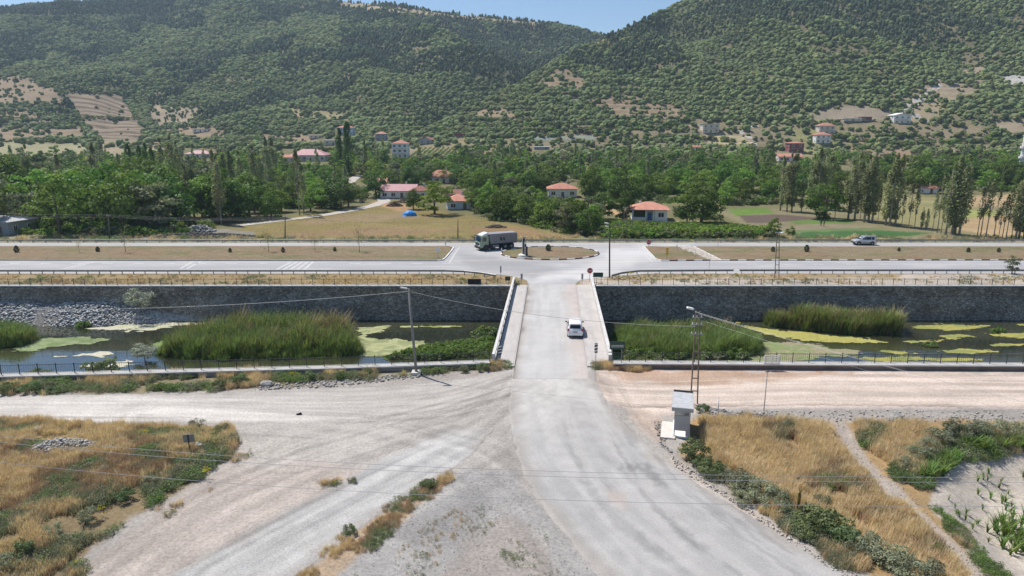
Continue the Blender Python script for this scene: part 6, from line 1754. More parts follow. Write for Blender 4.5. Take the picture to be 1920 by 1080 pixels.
round_pole(781, 701, 766, 541, .145, .10, mat('weathered_concrete_pole', (0.21, 0.205, 0.20), .9, var=.15, scale=2), 'leaning grey concrete pole with small lamp on the weedy verge', extras=conc_head)
def wood_top(e, t):
    a = MB().bar(t + Vector((-.5, -.08, -.35)), t + Vector((.5, -.08, -.35)), .09).build('cross_arm', M_WOODPOLE, e)
    for q in (-.4, 0, .4): MB().cyl(t + Vector((q, -.08, -.3)), t + Vector((q, -.08, -.12)), .05, n=6).build('insulator', M_WHITE, a)
round_pole(205.5, 448, 203, 402, .15, .10, M_WOODPOLE, 'wooden power pole in front of the dense grove', extras=wood_top)
round_pole(534.5, 449, 534.5, 404, .15, .10, M_WOODPOLE, 'wooden power pole at the edge of the dry meadow by the lane', extras=wood_top)
round_pole(858.5, 449, 858.5, 412, .13, .09, M_WOODPOLE, 'plain wooden pole on the dry meadow behind the truck', extras=None)
def lamp_top(e, t):
    for k, (dx, dz) in enumerate(((-.45, .15), (-.35, -.35))):
        MB().bar(t + Vector((0, 0, dz - .1)), t + Vector((dx * .5, 0, dz)), .05).build('lamp_arm', M_GALV, e)
        MB().bar(t + Vector((dx * .4, 0, dz)), t + Vector((dx * 1.7, 0, dz + .12)), .26, .14).build('lamp_head', M_WHITE, e, bevel=.04)
round_pole(1143, 520.5, 1143, 421, .13, .10, mat('tarred_wood', (0.055, 0.06, 0.055), .8), 'dark street lamp pole with twin lamp heads at the guard rail end', name='street_lamp', cat='street lamp', extras=lamp_top)
round_pole(946, 352, 945, 330, .12, .09, M_WHITE, 'white lamp pole among village trees', name='street_lamp', cat='street lamp')
round_pole(1727, 360, 1727.5, 331, .14, .10, M_WHITE, 'white lamp pole behind the poplar row', name='street_lamp', cat='street lamp')
# thin leaning pole and short white post on the dirt road
round_pole(1432, 774, 1439, 697, .035, .03, M_GALV, 'thin grey leaning pole on the edge of the dirt road', name='thin_pole', cat='pole', extras=lambda e, t: MB().bar(t + Vector((-.15, 0, 0)), t + Vector((.15, 0, 0)), .06).build('clamp', M_DARKSTEEL, e))
round_pole(1346.5, 776, 1347, 748, .06, .05, M_WHITE, 'short white post on the grassy edge of the dirt road', name='marker_post', cat='post', extras=lambda e, t: MB().cyl(t, t + Vector((0, 0, .05)), .055, .02, 8).build('cap', M_CONC, e))

def wire(pts, r_, label, m=M_WIRE, sag=0.0, group=None, n=24):
    P = [Vector(q) for q in pts]
    path = []
    for a, b_ in zip(P, P[1:]):
        for k in range(n):
            f = k / n; q = a.lerp(b_, f); q.z -= sag * 4 * f * (1 - f); path.append(q)
    path.append(P[-1])
    o = MB().tube(path, r_, 4).build('overhead_wire', m); tag(o, label, 'wire', group)
    return o
ycp = G(781, 701).y; ylp = G(1301, 757).y
wire([D(767, 546, ycp), D(1307, 612, ylp - .1)], 0.018, 'single cable from the concrete pole across the bridge to the lattice pole', M_CONC_D, sag=0.75)
wire([D(767, 546, ycp), D(-260, 575, ycp - 3)], 0.018, 'single cable running from the concrete pole along the river', M_WIRE, sag=0.9)
for k, (dx, dz) in enumerate(((-.3, 0), (0, -.05), (.3, 0))):
    wire([D(1309 + dx * 24, (584, 588, 601)[k], ylp - .1), (46 + dx * 2.2, 24 + 2.2 * k, (6.9, 6.3, 4.6)[k])], 0.007, 'thin power wire running down from the lattice pole over the dirt road', M_WIRE, sag=0.5, group='wires from the lattice pole')
for k, rows in enumerate((((-80, 808), (0, 816), (440, 857), (705, 869.5), (1280, 890), (1980, 896)), ((-80, 821), (0, 829), (430, 865), (690, 881), (1280, 899), (1980, 905)), ((-80, 858), (0, 866), (400, 905), (700, 922), (1280, 944), (1980, 950)))):
    y0 = 31.0 + (0, -.3, -1.2)[k]
    xs_ = [q[0] for q in rows]; rs_ = [q[1] for q in rows]
    path = []
    co = np.polyfit(xs_, rs_, 3)
    for a in np.linspace(-80, 1990, 30): path.append(D(a, float(np.polyval(co, a)), y0 + (a - 960) * 0.0004))
    o = MB().tube(path, 0.011, 4).build('overhead_wire', M_WIRE); tag(o, 'thin power wire crossing above the road junction', 'wire', 'wires above the junction')
ywp = G(205.5, 448).y
for k in range(3):
    wire([D(-200, 390 + 4.5 * k, ywp - 3), D(200 + 3 * k, 402 + 2.6 * k, ywp - .1), D(531 + 3 * k, 407 + 2.2 * k, ywp - .1)], 0.008, 'power wire between the wooden poles before the grove', M_WIRE, sag=0.5, group='wires before the grove')
wire([D(531, 408, ywp), D(858, 416, ywp), D(1172, 391, 144)], 0.014, 'thin wire over the dry meadow', M_DARKWIRE, sag=0.6)

# ---- bus shelter
p = G(1276, 821); SH = empty('bus_shelter', (p.x + 0.05, p.y, 0.05), R(-14)); tag(SH, 'small grey bus shelter with flat sheet roof beside the asphalt road', 'bus shelter')
M_SHPAINT = mat('grey_enamel', (0.40, 0.392, 0.38), 0.6, var=0.08, scale=1.5)
MB().box((0, 1.45, 0.02), (1.3, 3.0, 0.14)).build('floor_slab', M_WHITE, SH)
MB().box((-1.0, 1.1, -0.02), (1.1, 3.0, 0.12)).build('step_slab', mat('pale_pad', (0.62, 0.57, 0.52), .9, var=.1, scale=1.5), SH)
for (x_, y_) in ((-.55, .05), (.55, .05), (-.55, 2.85), (.55, 2.85)): MB().box((x_, y_, 1.1), (.08, .08, 2.2)).build('post', M_SHPAINT, SH)
MB().box((0, 0.03, 1.15), (1.02, .05, 1.25)).build('end_panel', M_SHPAINT, SH)
MB().box((0, 2.87, 1.15), (1.02, .05, 1.25)).build('end_panel', M_SHPAINT, SH)
MB().box((.57, 1.45, 1.15), (.05, 2.7, 2.0)).build('rear_panel', M_SHPAINT, SH)
MB().box((.3, 1.45, .48), (.4, 2.5, .06)).build('bench', mat('bench_wood', (.3, .18, .09), .8), SH)
rf = MB().box((-.02, 1.5, 2.32), (1.62, 3.4, .30)).build('roof', M_SHPAINT, SH)
MB().box((-.02, 1.5, 2.476), (1.5, 3.28, .012)).build('roof_sheet', mat('stained_roof_sheet', (.44, .445, .45), .7, var=.15, scale=2, col2=(.3, .31, .32), contrast=(.55, .62), stretch=(1, 3, 1)), rf)
MB().box((0.0, 3.13, 2.55), (1.5, .08, .14)).build('rear_lip', M_DARKSTEEL, rf)

# back of a road sign on the mound and yellow arrow sign on the right verge
p = G(357, 857); e = empty('road_sign', (p.x, p.y, .3), R(12)); tag(e, 'grey back of a rectangular sign on the weedy mound', 'road sign')
MB().cyl((0, 0, -.3), (0, 0, 1.45), .04, n=8).build('post', M_DARKSTEEL, e); MB().box((.02, .05, 1.15), (.75, .03, .6)).build('plate', M_GALV, e)
p = G(1494, 962); e = empty('curve_sign', (p.x, p.y, 0), R(52)); tag(e, 'tilted yellow and black curve sign in the shrubs by the asphalt road', 'road sign')
MB().cyl((0, 0, -.2), (.05, 0, 1.75), .04, n=8).build('post', M_GALV, e)
MB().box((0, -.05, 1.05), (.72, .03, 1.0)).build('plate', mat('faded_yellow', (.30, .22, .03), .6), e)
for s in (-1, 1): MB().add([(-.3, -.07, 1.05 + s * .42), (-.05, -.07, 1.05 + s * .42), (.28, -.07, 1.05), (.05, -.07, 1.05)], [(0, 1, 2, 3) if s < 0 else (3, 2, 1, 0)]).build('chevron', M_BLACK, e)
# whitewashed pallet leaning on the railing
p = G(1446, 683, .55); e = empty('pallet', (p.x, p.y - .12, .56), 0); tag(e, 'pale slatted pallet leaning on the near railing', 'pallet')
for k in range(5): MB().box((0, 0, .1 + .2 * k), (1.6, .04, .11)).build('slat', M_WEATHERWHITE, e)
for s in (-.65, 0, .65): MB().box((s, .05, .5), (.09, .06, 1.0)).build('batten', M_WEATHERWHITE, e)
# blue tarpaulin over a heap
p = G(768, 404.5)
r = np.random.default_rng(4); n = 34
U, V_ = np.meshgrid(np.linspace(-1, 1, n), np.linspace(-1, 1, n)); rr = np.clip(1 - (np.abs(U) ** 2.4 + np.abs(V_) ** 2.4), 0, 1)
Zt = 1.45 * rr ** 0.42 * (1 - .25 * np.abs(U - .1)) + .18 * (fbm(U * 3 + 9, V_ * 3, 5, 3) - .5) + .07 * np.sin(U * 14 + V_ * 5)
i = np.arange(n * n).reshape(n, n); F = np.stack([i[:-1, :-1].ravel(), i[:-1, 1:].ravel(), i[1:, 1:].ravel(), i[1:, :-1].ravel()], 1)
me = np_mesh('tarpaulin', np.stack([U.ravel() * 1.9, V_.ravel() * 1.4, np.clip(Zt, .02, 3).ravel()], 1), F)
o = link('tarpaulin', me, mat('blue_tarp', (.03, .24, .62), .45, var=.3, scale=1.2, col2=(.25, .5, .8), contrast=(.6, .7))); o.location = p; o.rotation_euler = (0, 0, .2); tag(o, 'bright blue tarpaulin draped over a heap on the dry meadow', 'tarpaulin')

# ================================================================== VEHICLES AND PEOPLE
def loft(stations, name, m, parent):
    """stations: (y, zb, zl, zbelt, zroof, w_low, w_belt, w_roof): car body as stacked rings"""
    rings = []
    for (y, zb, zbelt, zr, wl_, wb, wr_) in stations:
        half = [(wl_ * .9, zb), (wl_, zb + .12), (wb, (zb + zbelt) / 2 + .05), (wb * .985, zbelt), (wr_, zr - .05 if zr - zbelt > .1 else zr - .015), (wr_ * .85, zr), (wr_ * .4, zr + .015)]
        ring_ = [(-x, y, z) for x, z in half] + [(x, y, z) for x, z in reversed(half)]
        rings.append(ring_)
    n = len(rings[0]); V = [q for r_ in rings for q in r_]
    F = [(i_ * n + k, i_ * n + (k + 1) % n, (i_ + 1) * n + (k + 1) % n, (i_ + 1) * n + k) for i_ in range(len(rings) - 1) for k in range(n)]
    F += [tuple(range(n)), tuple(range(len(V) - 1, len(V) - n - 1, -1))]
    me = bpy.data.meshes.new(name); me.from_pydata(V, [], F); me.update()
    import bmesh
    bm = bmesh.new(); bm.from_mesh(me); bmesh.ops.recalc_face_normals(bm, faces=bm.faces); bm.to_mesh(me); bm.free()
    me.polygons.foreach_set('use_smooth', np.ones(len(me.polygons), bool))
    try: me.set_sharp_from_angle(angle=R(38))
    except Exception: pass
    return link(name, me, m, parent), rings
def wheel(parent, x, y, r_, w, rimm=M_GALV, name='wheel'):
    s = 1 if x > 0 else -1
    t = MB().cyl((x - s * w / 2, y, r_), (x + s * w / 2, y, r_), r_, n=22).build(name, M_RUBBER, parent, bevel=0.03)
    MB().cyl((x + s * w * .3, y, r_), (x + s * (w / 2 + .012), y, r_), r_ * .6, r_ * .5, n=16).build('rim', rimm, t)
    return t
def patch(parent, pts, m, name, off):
    o = Vector(off)
    th = o.normalized() * 0.02
    P = [Vector(q) + o for q in pts]; n = len(P)
    Q = [q - th - o for q in P]
    me = MB().add(P + Q, [tuple(range(n)), tuple(range(2 * n - 1, n - 1, -1))] + [(k, n + k, n + (k + 1) % n, (k + 1) % n) for k in range(n)]).mesh(name)
    import bmesh
    bm = bmesh.new(); bm.from_mesh(me); bmesh.ops.recalc_face_normals(bm, faces=bm.faces); bm.to_mesh(me); bm.free()
    return link(name, me, m, parent)
M_CARWHITE = mat('white_car_paint', (0.80, 0.80, 0.79), 0.25, coat=0.5, spec=0.5)
M_SILVER = mat('silver_car_paint', (0.52, 0.53, 0.56), 0.3, metal=0.4, coat=0.5)
M_PLASTIC = mat('black_plastic', (0.03, 0.03, 0.032), 0.6)
M_TAIL = mat('tail_lamp_red', (0.35, 0.02, 0.02), 0.2)
M_HEADL = mat('headlamp_glass', (0.7, 0.72, 0.75), 0.12)
M_PLATE = mat('number_plate', (0.55, 0.55, 0.55), 0.5)
def car(loc, yaw, paint, label, L=4.5, W=1.75, H=1.66, suv=False):
    e = empty('car', loc, yaw); tag(e, label, 'car')
    w = W / 2; h2 = L / 2; zb = .24 if not suv else .36
    belt = .98 if not suv else 1.08
    if not suv:
        st = [(-h2, .36, .82, .86, w * .86, w * .90, w * .80), (-h2 + .06, .30, .96, 1.0, w * .95, w * .97, w * .84), (-h2 + .14, zb, belt, 1.06, w * .97, w, w * .86), (-h2 + .36, zb, belt, H - .07, w * .98, w, w * .74), (-h2 + .62, zb, belt, H, w * .98, w, w * .76),
              (-.2, zb, belt, H + .01, w, w, w * .78), (.55, zb, belt, H - .04, w, w, w * .77), (1.05, zb, belt - .01, 1.30, w, w, w * .80), (1.42, zb, belt - .03, belt + .02, w * .98, w * .98, w * .86), (h2 - .25, zb, .86, .90, w * .95, w * .95, w * .84), (h2, .34, .62, .66, w * .80, w * .82, w * .7)]
    else:
        st = [(-h2, .5, .95, 1.0, w * .88, w * .92, w * .84), (-h2 + .06, zb, belt, 1.12, w * .96, w * .98, w * .88), (-h2 + .26, zb, belt, H - .06, w * .98, w, w * .80), (-h2 + .5, zb, belt, H, w, w, w * .81),
              (-.3, zb, belt, H + .01, w, w, w * .82), (.42, zb, belt, H - .04, w, w, w * .80), (.85, zb, belt, 1.38, w, w, w * .83), (1.08, zb, belt - .01, belt + .05, w, w, w * .88), (h2 - .3, zb, 1.0, 1.05, w * .97, w * .97, w * .86), (h2 - .02, .45, .84, .88, w * .86, w * .9, w * .78)]
    body, rg = loft(st, 'body', paint, e)
    # glazing from the ring corners
    def q(i_, k, f=0.0, i2=None): return Vector(rg[i_][k]).lerp(Vector(rg[i2 if i2 is not None else i_ + 1][k]), f)
    n = 14
    a = Vector(rg[2][3]); 
    # rear window between ring 2 and 3 (upper part)
    lo = 2 if not suv else 1; hi = lo + 1
    pl = [q(lo, 4, .12).lerp(q(lo, 9, .12), .08), q(lo, 9, .12).lerp(q(lo, 4, .12), .08), q(lo, 9, .88).lerp(q(lo, 4, .88), .07), q(lo, 4, .88).lerp(q(lo, 9, .88), .07)]
    patch(e, pl, M_GLASS, 'rear_window', (0, -.022, .008))
    ws = 6 if not suv else 5
    pl = [q(ws, 4, .05).lerp(q(ws, 9, .05), .06), q(ws, 9, .05).lerp(q(ws, 4, .05), .06), q(ws + 1, 9, .92).lerp(q(ws + 1, 4, .92), .04), q(ws + 1, 4, .92).lerp(q(ws + 1, 9, .92), .04)]
    patch(e, pl, M_GLASS, 'windscreen', (0, .03, .04))
    # side glass
    for sd_, kb, kt in ((-1, 3, 4), (1, 10, 9)):
        ys = [(-h2 + .5, -.95 if not suv else -1.15), (-.88 if not suv else -1.05, .02), (.1, .92 if not suv else .75)]
        for (ya, yb) in ys:
            def sidept(y, k, dz):
                for i_ in range(len(rg) - 1):
                    if rg[i_][k][1] <= y <= rg[i_ + 1][k][1]:
                        f = (y - rg[i_][k][1]) / max(1e-6, rg[i_ + 1][k][1] - rg[i_][k][1]); return Vector(rg[i_][k]).lerp(Vector(rg[i_ + 1][k]), f)
                return Vector(rg[-1][k])
            b0, b1, t0, t1 = sidept(ya, kb, 0), sidept(yb, kb, 0), sidept(ya, kt, 0), sidept(yb, kt, 0)
            pl = [b0.lerp(t0, .08), b1.lerp(t1, .08), b1.lerp(t1, .9), b0.lerp(t0, .9)]
            patch(e, pl, M_GLASS, 'side_window', (sd_ * .016, 0, .004))
    rw = .33 if not suv else .38
    for s in (-1, 1):
        for y_ in (-h2 * .60, h2 * .62):
            wheel(e, s * (w - .10), y_, rw, .22)
            arch = MB().cyl((s * (w - .06), y_, rw + .02), (s * (w + .006), y_, rw + .02), rw + .06, n=20).build('wheel_arch', M_PLASTIC, e)
        MB().box((s * (w * .88), -h2 + .07, .95 if not suv else 1.02), (.2, .12, .34)).build('tail_lamp', M_TAIL, e, bevel=.02)
        MB().box((s * (w * .72), h2 - .10, .72 if not suv else .86), (.34, .14, .18)).build('headlamp', M_HEADL, e, bevel=.03)
        mr = MB().box((s * (w + .11), .88 if not suv else .72, belt + .09), (.2, .12, .16)).build('door_mirror', M_PLASTIC if not suv else paint, e, bevel=.03)
        MB().box((s * (w + .012), .0, .5 if not suv else .6), (.03, 2.0, .07)).build('side_trim', M_PLASTIC, e)
    MB().box((0, -h2 + .02, .42 if not suv else .55), (W * .92, .12, .26)).build('rear_bumper', paint if not suv else M_PLASTIC, e, bevel=.04)
    MB().box((0, -h2 - .02, .31), (W * .8, .08, .08)).build('bumper_strip', M_PLASTIC, e)
    MB().box((0, h2 - .05, .45 if not suv else .55), (W * .9, .16, .24)).build('front_bumper', M_PLASTIC if suv else paint, e, bevel=.04)
    pt = MB().box((0, -h2 - .005, .74), (.52, .02, .13)).build('number_plate', M_PLASTIC, e)
    for k in range(6): MB().box((-.2 + .08 * k, -h2 - .018, .735), (.045, .008, .075)).build('character', M_PLATE, pt)
    MB().box((0, -h2 + .3, H - .02), (W * .62, .22, .03)).build('spoiler', paint, e)
    MB().box((0.0, .2, .26), (W * .8, L * .7, .14)).build('underbody', M_PLASTIC, e)
    if suv:
        for s in (-1, 1): MB().bar((s * w * .72, -h2 + .5, H + .06), (s * w * .72, .3, H + .06), .04).build('roof_rail', M_PLASTIC, e)
    return e
p0 = G(1080.5, 636); 
car((p0.x + .02, p0.y + 2.45, 0.025), math.atan2(-0.06, 1) + .0, M_CARWHITE, 'white family car seen from behind driving over the bridge')
p1_ = G(1622, 460.2)
car((p1_.x, p1_.y + .7, 0.035), R(90), M_SILVER, 'silver off road car on the far carriageway beside the crop strips', L=4.35, W=1.82, H=1.80, suv=True)

# ---- tipper truck
p = (G(912.5, 470.3) + G(957, 466.9)) / 2
TR = empty('tipper_truck', (p.x - .55, p.y + 1.15, 0.035), R(90 + 26)); tag(TR, 'grey tipper truck with pale green cab turning round the oval island', 'truck')
M_CAB = mat('pale_green_cab', (.27, .34, .24), .35, coat=.4)
M_TIP = mat('grey_tipper_steel', (.235, .225, .235), .6, var=.1, scale=.8, metal=.1)
# x right, y forward; length about 7.8
yF = 3.9
cabp = [(yF, .55), (yF + .02, 1.55), (yF - .12, 1.75), (yF - .30, 2.75), (yF - .5, 2.86), (yF - 1.85, 2.86), (yF - 1.85, .95), (yF - 1.45, .95), (yF - 1.3, .62)]
cab = MB().side(cabp, -1.22, 1.22).build('cab', M_CAB, TR, bevel=.06)
MB().box((0, yF - 1.0, 2.90), (2.2, 1.4, .06)).build('roof_panel', M_CARWHITE, cab)
MB().add([(-1.0, yF - .55, 2.95), (1.0, yF - .55, 2.95), (1.0, yF - 1.75, 2.95), (-1.0, yF - 1.75, 2.95), (-.95, yF - .9, 3.15), (.95, yF - .9, 3.15), (.9, yF - 1.8, 3.42), (-.9, yF - 1.8, 3.42)],
         [(0, 1, 5, 4), (4, 5, 6, 7), (1, 2, 6, 5), (3, 0, 4, 7), (2, 3, 7, 6)]).build('wind_deflector', M_CARWHITE, cab)
patch(TR, [(-1.1, yF - .11, 1.82), (1.1, yF - .11, 1.82), (1.08, yF - .28, 2.68), (-1.08, yF - .28, 2.68)], mat('truck_windscreen', (.05, .11, .19), .06, spec=.8), 'windscreen', (0, .03, .01))
MB().box((0, yF + .08, 2.83), (2.3, .4, .1)).build('sun_visor', M_PLASTIC, TR, bevel=.03)
MB().box((0, yF + .03, 1.30), (1.7, .05, .5)).build('grille', M_PLASTIC, TR, bevel=.02)
MB().box((0, yF + .04, .62), (2.45, .2, .42)).build('bumper', M_PLASTIC, TR, bevel=.04)
for s in (-1, 1):
    MB().box((s * .95, yF + .06, .98), (.45, .1, .2)).build('headlamp', M_HEADL, TR, bevel=.03)
    patch(TR, [(s * 1.225, yF - .45, 1.80), (s * 1.225, yF - 1.35, 1.80), (s * 1.225, yF - 1.35, 2.60), (s * 1.225, yF - .62, 2.60)], M_GLASS, 'side_window', (s * .02, 0, 0))
    MB().box((s * 1.42, yF + .05, 2.15), (.22, .12, .62)).build('door_mirror', M_PLASTIC, TR, bevel=.03)
    MB().box((s * 1.1, .55, .78), (.3, 1.3, .5)).build('side_tank', M_TIP, TR, bevel=.04)
    MB().bar((s * .45, yF - .6, .78), (s * .45, -3.7, .78), .12, .26).build('chassis_rail', M_PLASTIC, TR)
    for y_ in (yF - 1.3, yF - 2.65, -1.45, -2.75):
        wheel(TR, s * 1.05, y_, .53, .34 if y_ > 0 else .5)
        MB().cyl((s * .95, y_, .6), (s * 1.24, y_, .6), .62, n=18).build('mudguard', M_PLASTIC, TR)
# tipper body with ribs, cover and hood
tb = [(-3.95, 1.15), (-4.05, 2.95), (1.75, 2.95), (1.95, 2.75), (1.55, 1.15)]
def tip_side(x0, x1): return MB().side(tb, x0, x1)
body = tip_side(-1.25, 1.25).build('tipper_body', M_TIP, TR, bevel=.05)
for k in range(8):
    y_ = -3.6 + .68 * k
    for s in (-1, 1): MB().box((s * 1.275, y_, 2.03), (.04, .08, 1.55)).build('rib', M_TIP, body)
for s in (-1, 1):
    MB().box((s * 1.29, -1.1, 2.92), (.08, 5.9, .12)).build('top_rail', M_TIP, body)
    MB().box((s * 1.29, -1.1, 1.22), (.06, 5.4, .1)).build('sill', M_PLASTIC, body)
    for dy in (0, .62):
        MB().add([(s * 1.303, -.35 - dy, 2.45), (s * 1.303, -.62 - dy, 2.45), (s * 1.303, -.72 - dy, 1.75), (s * 1.303, -.42 - dy, 1.75)], [(0, 1, 2, 3) if s < 0 else (3, 2, 1, 0)]).build('painted_mark', M_BLACK, body)
MB().box((0, -1.1, 3.06), (2.3, 5.7, .2)).build('rolled_cover', mat('grey_tarp', (.27, .26, .275), .8, var=.12, scale=1), body, bevel=.06)
MB().add([(-1.2, 1.72, 2.96), (1.2, 1.72, 2.96), (1.2, 2.5, 3.1), (-1.2, 2.5, 3.1)], [(0, 1, 2, 3)]).build('cab_guard', M_TIP, body)
MB().box((0, -4.05, 2.0), (2.4, .08, 1.6)).build('tailgate', M_TIP, body)

# ---- two people in the crop strip
def person(loc, h, yaw, label, top, legs, lean=0.25):
    """one skinned figure standing slightly stooped over the crop"""
    s = h / 1.72
    J = {'pel': (0, 0, .95), 'chest': (0, lean * .5, 1.28), 'neck': (0, lean * .85, 1.47), 'head': (0, lean * 1.1, 1.60), 'crown': (0, lean * 1.15, 1.70),
         'hipl': (-.1, 0, .90), 'kneel': (-.12, .06, .5), 'footl': (-.12, 0, .06), 'toel': (-.13, .16, .04), 'hipr': (.1, 0, .90), 'kneer': (.12, .02, .5), 'footr': (.12, -.05, .06), 'toer': (.13, .11, .04),
         'shl': (-.19, lean * .75, 1.42), 'ell': (-.26, lean * .9 + .05, 1.15), 'hal': (-.22, lean + .2, .95), 'shr': (.19, lean * .75, 1.42), 'elr': (.26, lean * .9 + .05, 1.15), 'har': (.22, lean + .2, .95)}
    rad = {'pel': .14, 'chest': .15, 'neck': .06, 'head': .095, 'crown': .06, 'hipl': .1, 'kneel': .065, 'footl': .05, 'toel': .04, 'hipr': .1, 'kneer': .065, 'footr': .05, 'toer': .04, 'shl': .065, 'ell': .05, 'hal': .035, 'shr': .065, 'elr': .05, 'har': .035}
    E = [('pel', 'chest'), ('chest', 'neck'), ('neck', 'head'), ('head', 'crown'), ('pel', 'hipl'), ('hipl', 'kneel'), ('kneel', 'footl'), ('footl', 'toel'), ('pel', 'hipr'), ('hipr', 'kneer'), ('kneer', 'footr'), ('footr', 'toer'), ('chest', 'shl'), ('shl', 'ell'), ('ell', 'hal'), ('chest', 'shr'), ('shr', 'elr'), ('elr', 'har')]
    K = list(J); me = bpy.data.meshes.new('person'); me.from_pydata([tuple(c * s for c in J[k]) for k in K], [(K.index(a), K.index(b_)) for a, b_ in E], []); me.update()
    o = link('person', me, top); o.location = loc; o.rotation_euler = (0, 0, yaw)
    sk = o.modifiers.new('skin', 'SKIN')
    for k, v in zip(K, me.skin_vertices[0].data): v.radius = (rad[k] * s, rad[k] * s); v.use_root = (k == 'pel')
    sb = o.modifiers.new('sub', 'SUBSURF'); sb.levels = 1; sb.render_levels = 1
    hat = MB().cyl((0, lean * 1.15 * s, 1.69 * s), (0, lean * 1.17 * s, 1.76 * s), .13 * s, .08 * s, 12).build('hat', legs, o)
    tag(o, label, 'person')
    return o
M_CLOTH1 = mat('dark_green_cloth', (.05, .07, .05), .9); M_CLOTH2 = mat('brown_cloth', (.12, .08, .06), .9)
p = G(1539, 423.5); person((p.x, p.y, 0), 1.7, 2.6, 'person in dark clothes bending over the crop strip', M_CLOTH1, M_CLOTH2, .3)
p = G(1544.5, 423.5); person((p.x, p.y, 0), 1.62, -2.4, 'person in brown clothes standing upright in the crop strip', M_CLOTH2, M_CLOTH1, .08)

# ================================================================== RIVER PLANTS AND FOREGROUND GROWTH
def blades(r, n, H, spread, width, lean, seg=3):
    V = []; F = []
    for k in range(n):
        a = r.uniform(0, 6.28); q = math.sqrt(r.uniform(0, 1)) * spread
        b = np.array([math.cos(a) * q, math.sin(a) * q, 0]); d = r.uniform(0, 6.28); dv = np.array([math.cos(d), math.sin(d), 0])
        sv = np.array([-dv[1], dv[0], 0]); h = H * r.uniform(.55, 1.05); ln = lean * r.uniform(.3, 1.2) * h
        base = len(V)
        for j in range(seg + 1):
            f = j / seg; c = b + dv * ln * f * f + np.array([0, 0, h * (f - .12 * lean * f * f)]); w = width * (1 - .8 * f) * .5
            V += [c - sv * w, c + sv * w]
        for j in range(seg): F.append((base + 2 * j, base + 2 * j + 1, base + 2 * j + 3, base + 2 * j + 2))
    return np.array(V), np.array(F)
R7 = np.random.default_rng(99)
def in_px(poly, n, z, seed, soft=0.0):
    """n random places inside a picture polygon lying on plane z"""
    r = np.random.default_rng(seed); P = np.array([tuple(G(a, b_, z))[:2] for a, b_ in poly])
    lo, hi = P.min(0), P.max(0); out_ = []
    c = 0
    while len(out_) < n and c < 40:
        Q = r.uniform(lo, hi, (n * 2, 2)); sd = poly_sd(Q, P) + soft * 2 * (fbm(Q[:, 0] / 1.5, Q[:, 1] / 1.5, seed, 3) - .5)
        out_ += [tuple(q) + (s,) for q, s in zip(Q[sd < 0], sd[sd < 0])]; c += 1
    return np.array(out_[:n])
reed_src = []
for k, (m, H) in enumerate(((M_REED, 2.6), (M_REED, 2.3), (M_REEDTIP, 2.7), (M_GREEN, 2.0))):
    V, F = blades(R7, 22, H, .5, .085, .5); reed_src.append(src('reed', V, F, m))
low_src = []
for k, m in enumerate((M_GREEN, M_SHRUB, M_SHRUBD)):
    V, F = crown_round(R7, .9, .7, -.1, 10, 150, .24, ow=.8, rw=.9); low_src.append(src('marsh_plant', V, F, m))
def reed_bed(poly, n, label, sc=(.8, 1.1), p=(.5, .3, .2, 0), seed=1, edge=1.2, name='reed_bed', srcs=None, brown_back=0, grow=0.0):
    P = in_px(poly, n, WATER_Z, seed, .8)
    if srcs is None: P = P[fbm(P[:, 0] / 1.6, P[:, 1] / 1.6, seed + 70, 3) > .26]
    sd = -P[:, 2]
    s = R7.uniform(sc[0] * .8, sc[1] * 1.1, len(P)) * (.35 + .65 * sstep(0, edge, sd)) * (.6 + .75 * fbm(P[:, 0] / 2.5, P[:, 1] / 2.5, seed, 3))
    kd = R7.choice(len(p), len(P), p=p)
    if brown_back:
        ymid = np.median(P[:, 1]); br = (P[:, 1] > ymid + 1) & (fbm(P[:, 0] / 4, P[:, 1] / 3, 15, 3) > .5); kd = np.where(br & (R7.uniform(0, 1, len(P)) < .6), 2, kd)
    return scatter(name, np.stack([P[:, 0], P[:, 1], np.full(len(P), WATER_Z - .05)], 1), s * (1 + grow * sstep(P[:, 1].min(), P[:, 1].max(), P[:, 1])), R7.uniform(0, 6.28, len(P)), kd, srcs or reed_src, label)
reed_bed([(285, 668), (330, 640), (400, 626), (560, 621), (640, 626), (672, 645), (685, 666), (560, 672), (420, 676)], 2300, 'large bed of tall green reeds in the river', (.8, 1.05), (.5, .32, .12, .06), 3, 1.6, brown_back=1, grow=.45)
reed_bed([(285, 668), (345, 645), (440, 650), (600, 655), (690, 668), (560, 674), (420, 678)], 900, 'fresh green sedge along the front of the large reed bed', (.45, .75), (.2, .1, 0, .7), 4, 1.0, name='sedge')
reed_bed([(-120, 656), (40, 651), (78, 636), (68, 622), (-120, 620)], 1000, 'dark green reeds at the foot of the stony wall toe', (.75, .98), (.45, .5, .05, 0), 5, 1.2)
reed_bed([(1430, 606), (1690, 608), (1684, 629), (1560, 625), (1440, 613)], 1500, 'long dense stand of tall reeds against the far wall', (.95, 1.15), (.45, .25, .3, 0), 6, .8)
reed_bed([(1148, 666), (1146, 628), (1200, 617), (1330, 617), (1418, 634), (1430, 666), (1300, 674)], 2100, 'broad green bed of reeds and marsh plants beside the bridge', (.6, .92), (.4, .25, .05, .3), 7, 1.5)
reed_bed([(1320, 640), (1420, 640), (1432, 668), (1330, 672)], 600, 'darker taller reeds at the end of the bridge reed bed', (.75, .95), (.3, .7, 0, 0), 8, 1.0)
reed_bed([(715, 672), (800, 652), (880, 642), (932, 634), (926, 670), (820, 676)], 1500, 'low green marsh plants on the mud beside the bridge', (.55, .95), (.65, .35, .0), 9, 1.0, name='marsh_plants', srcs=low_src)
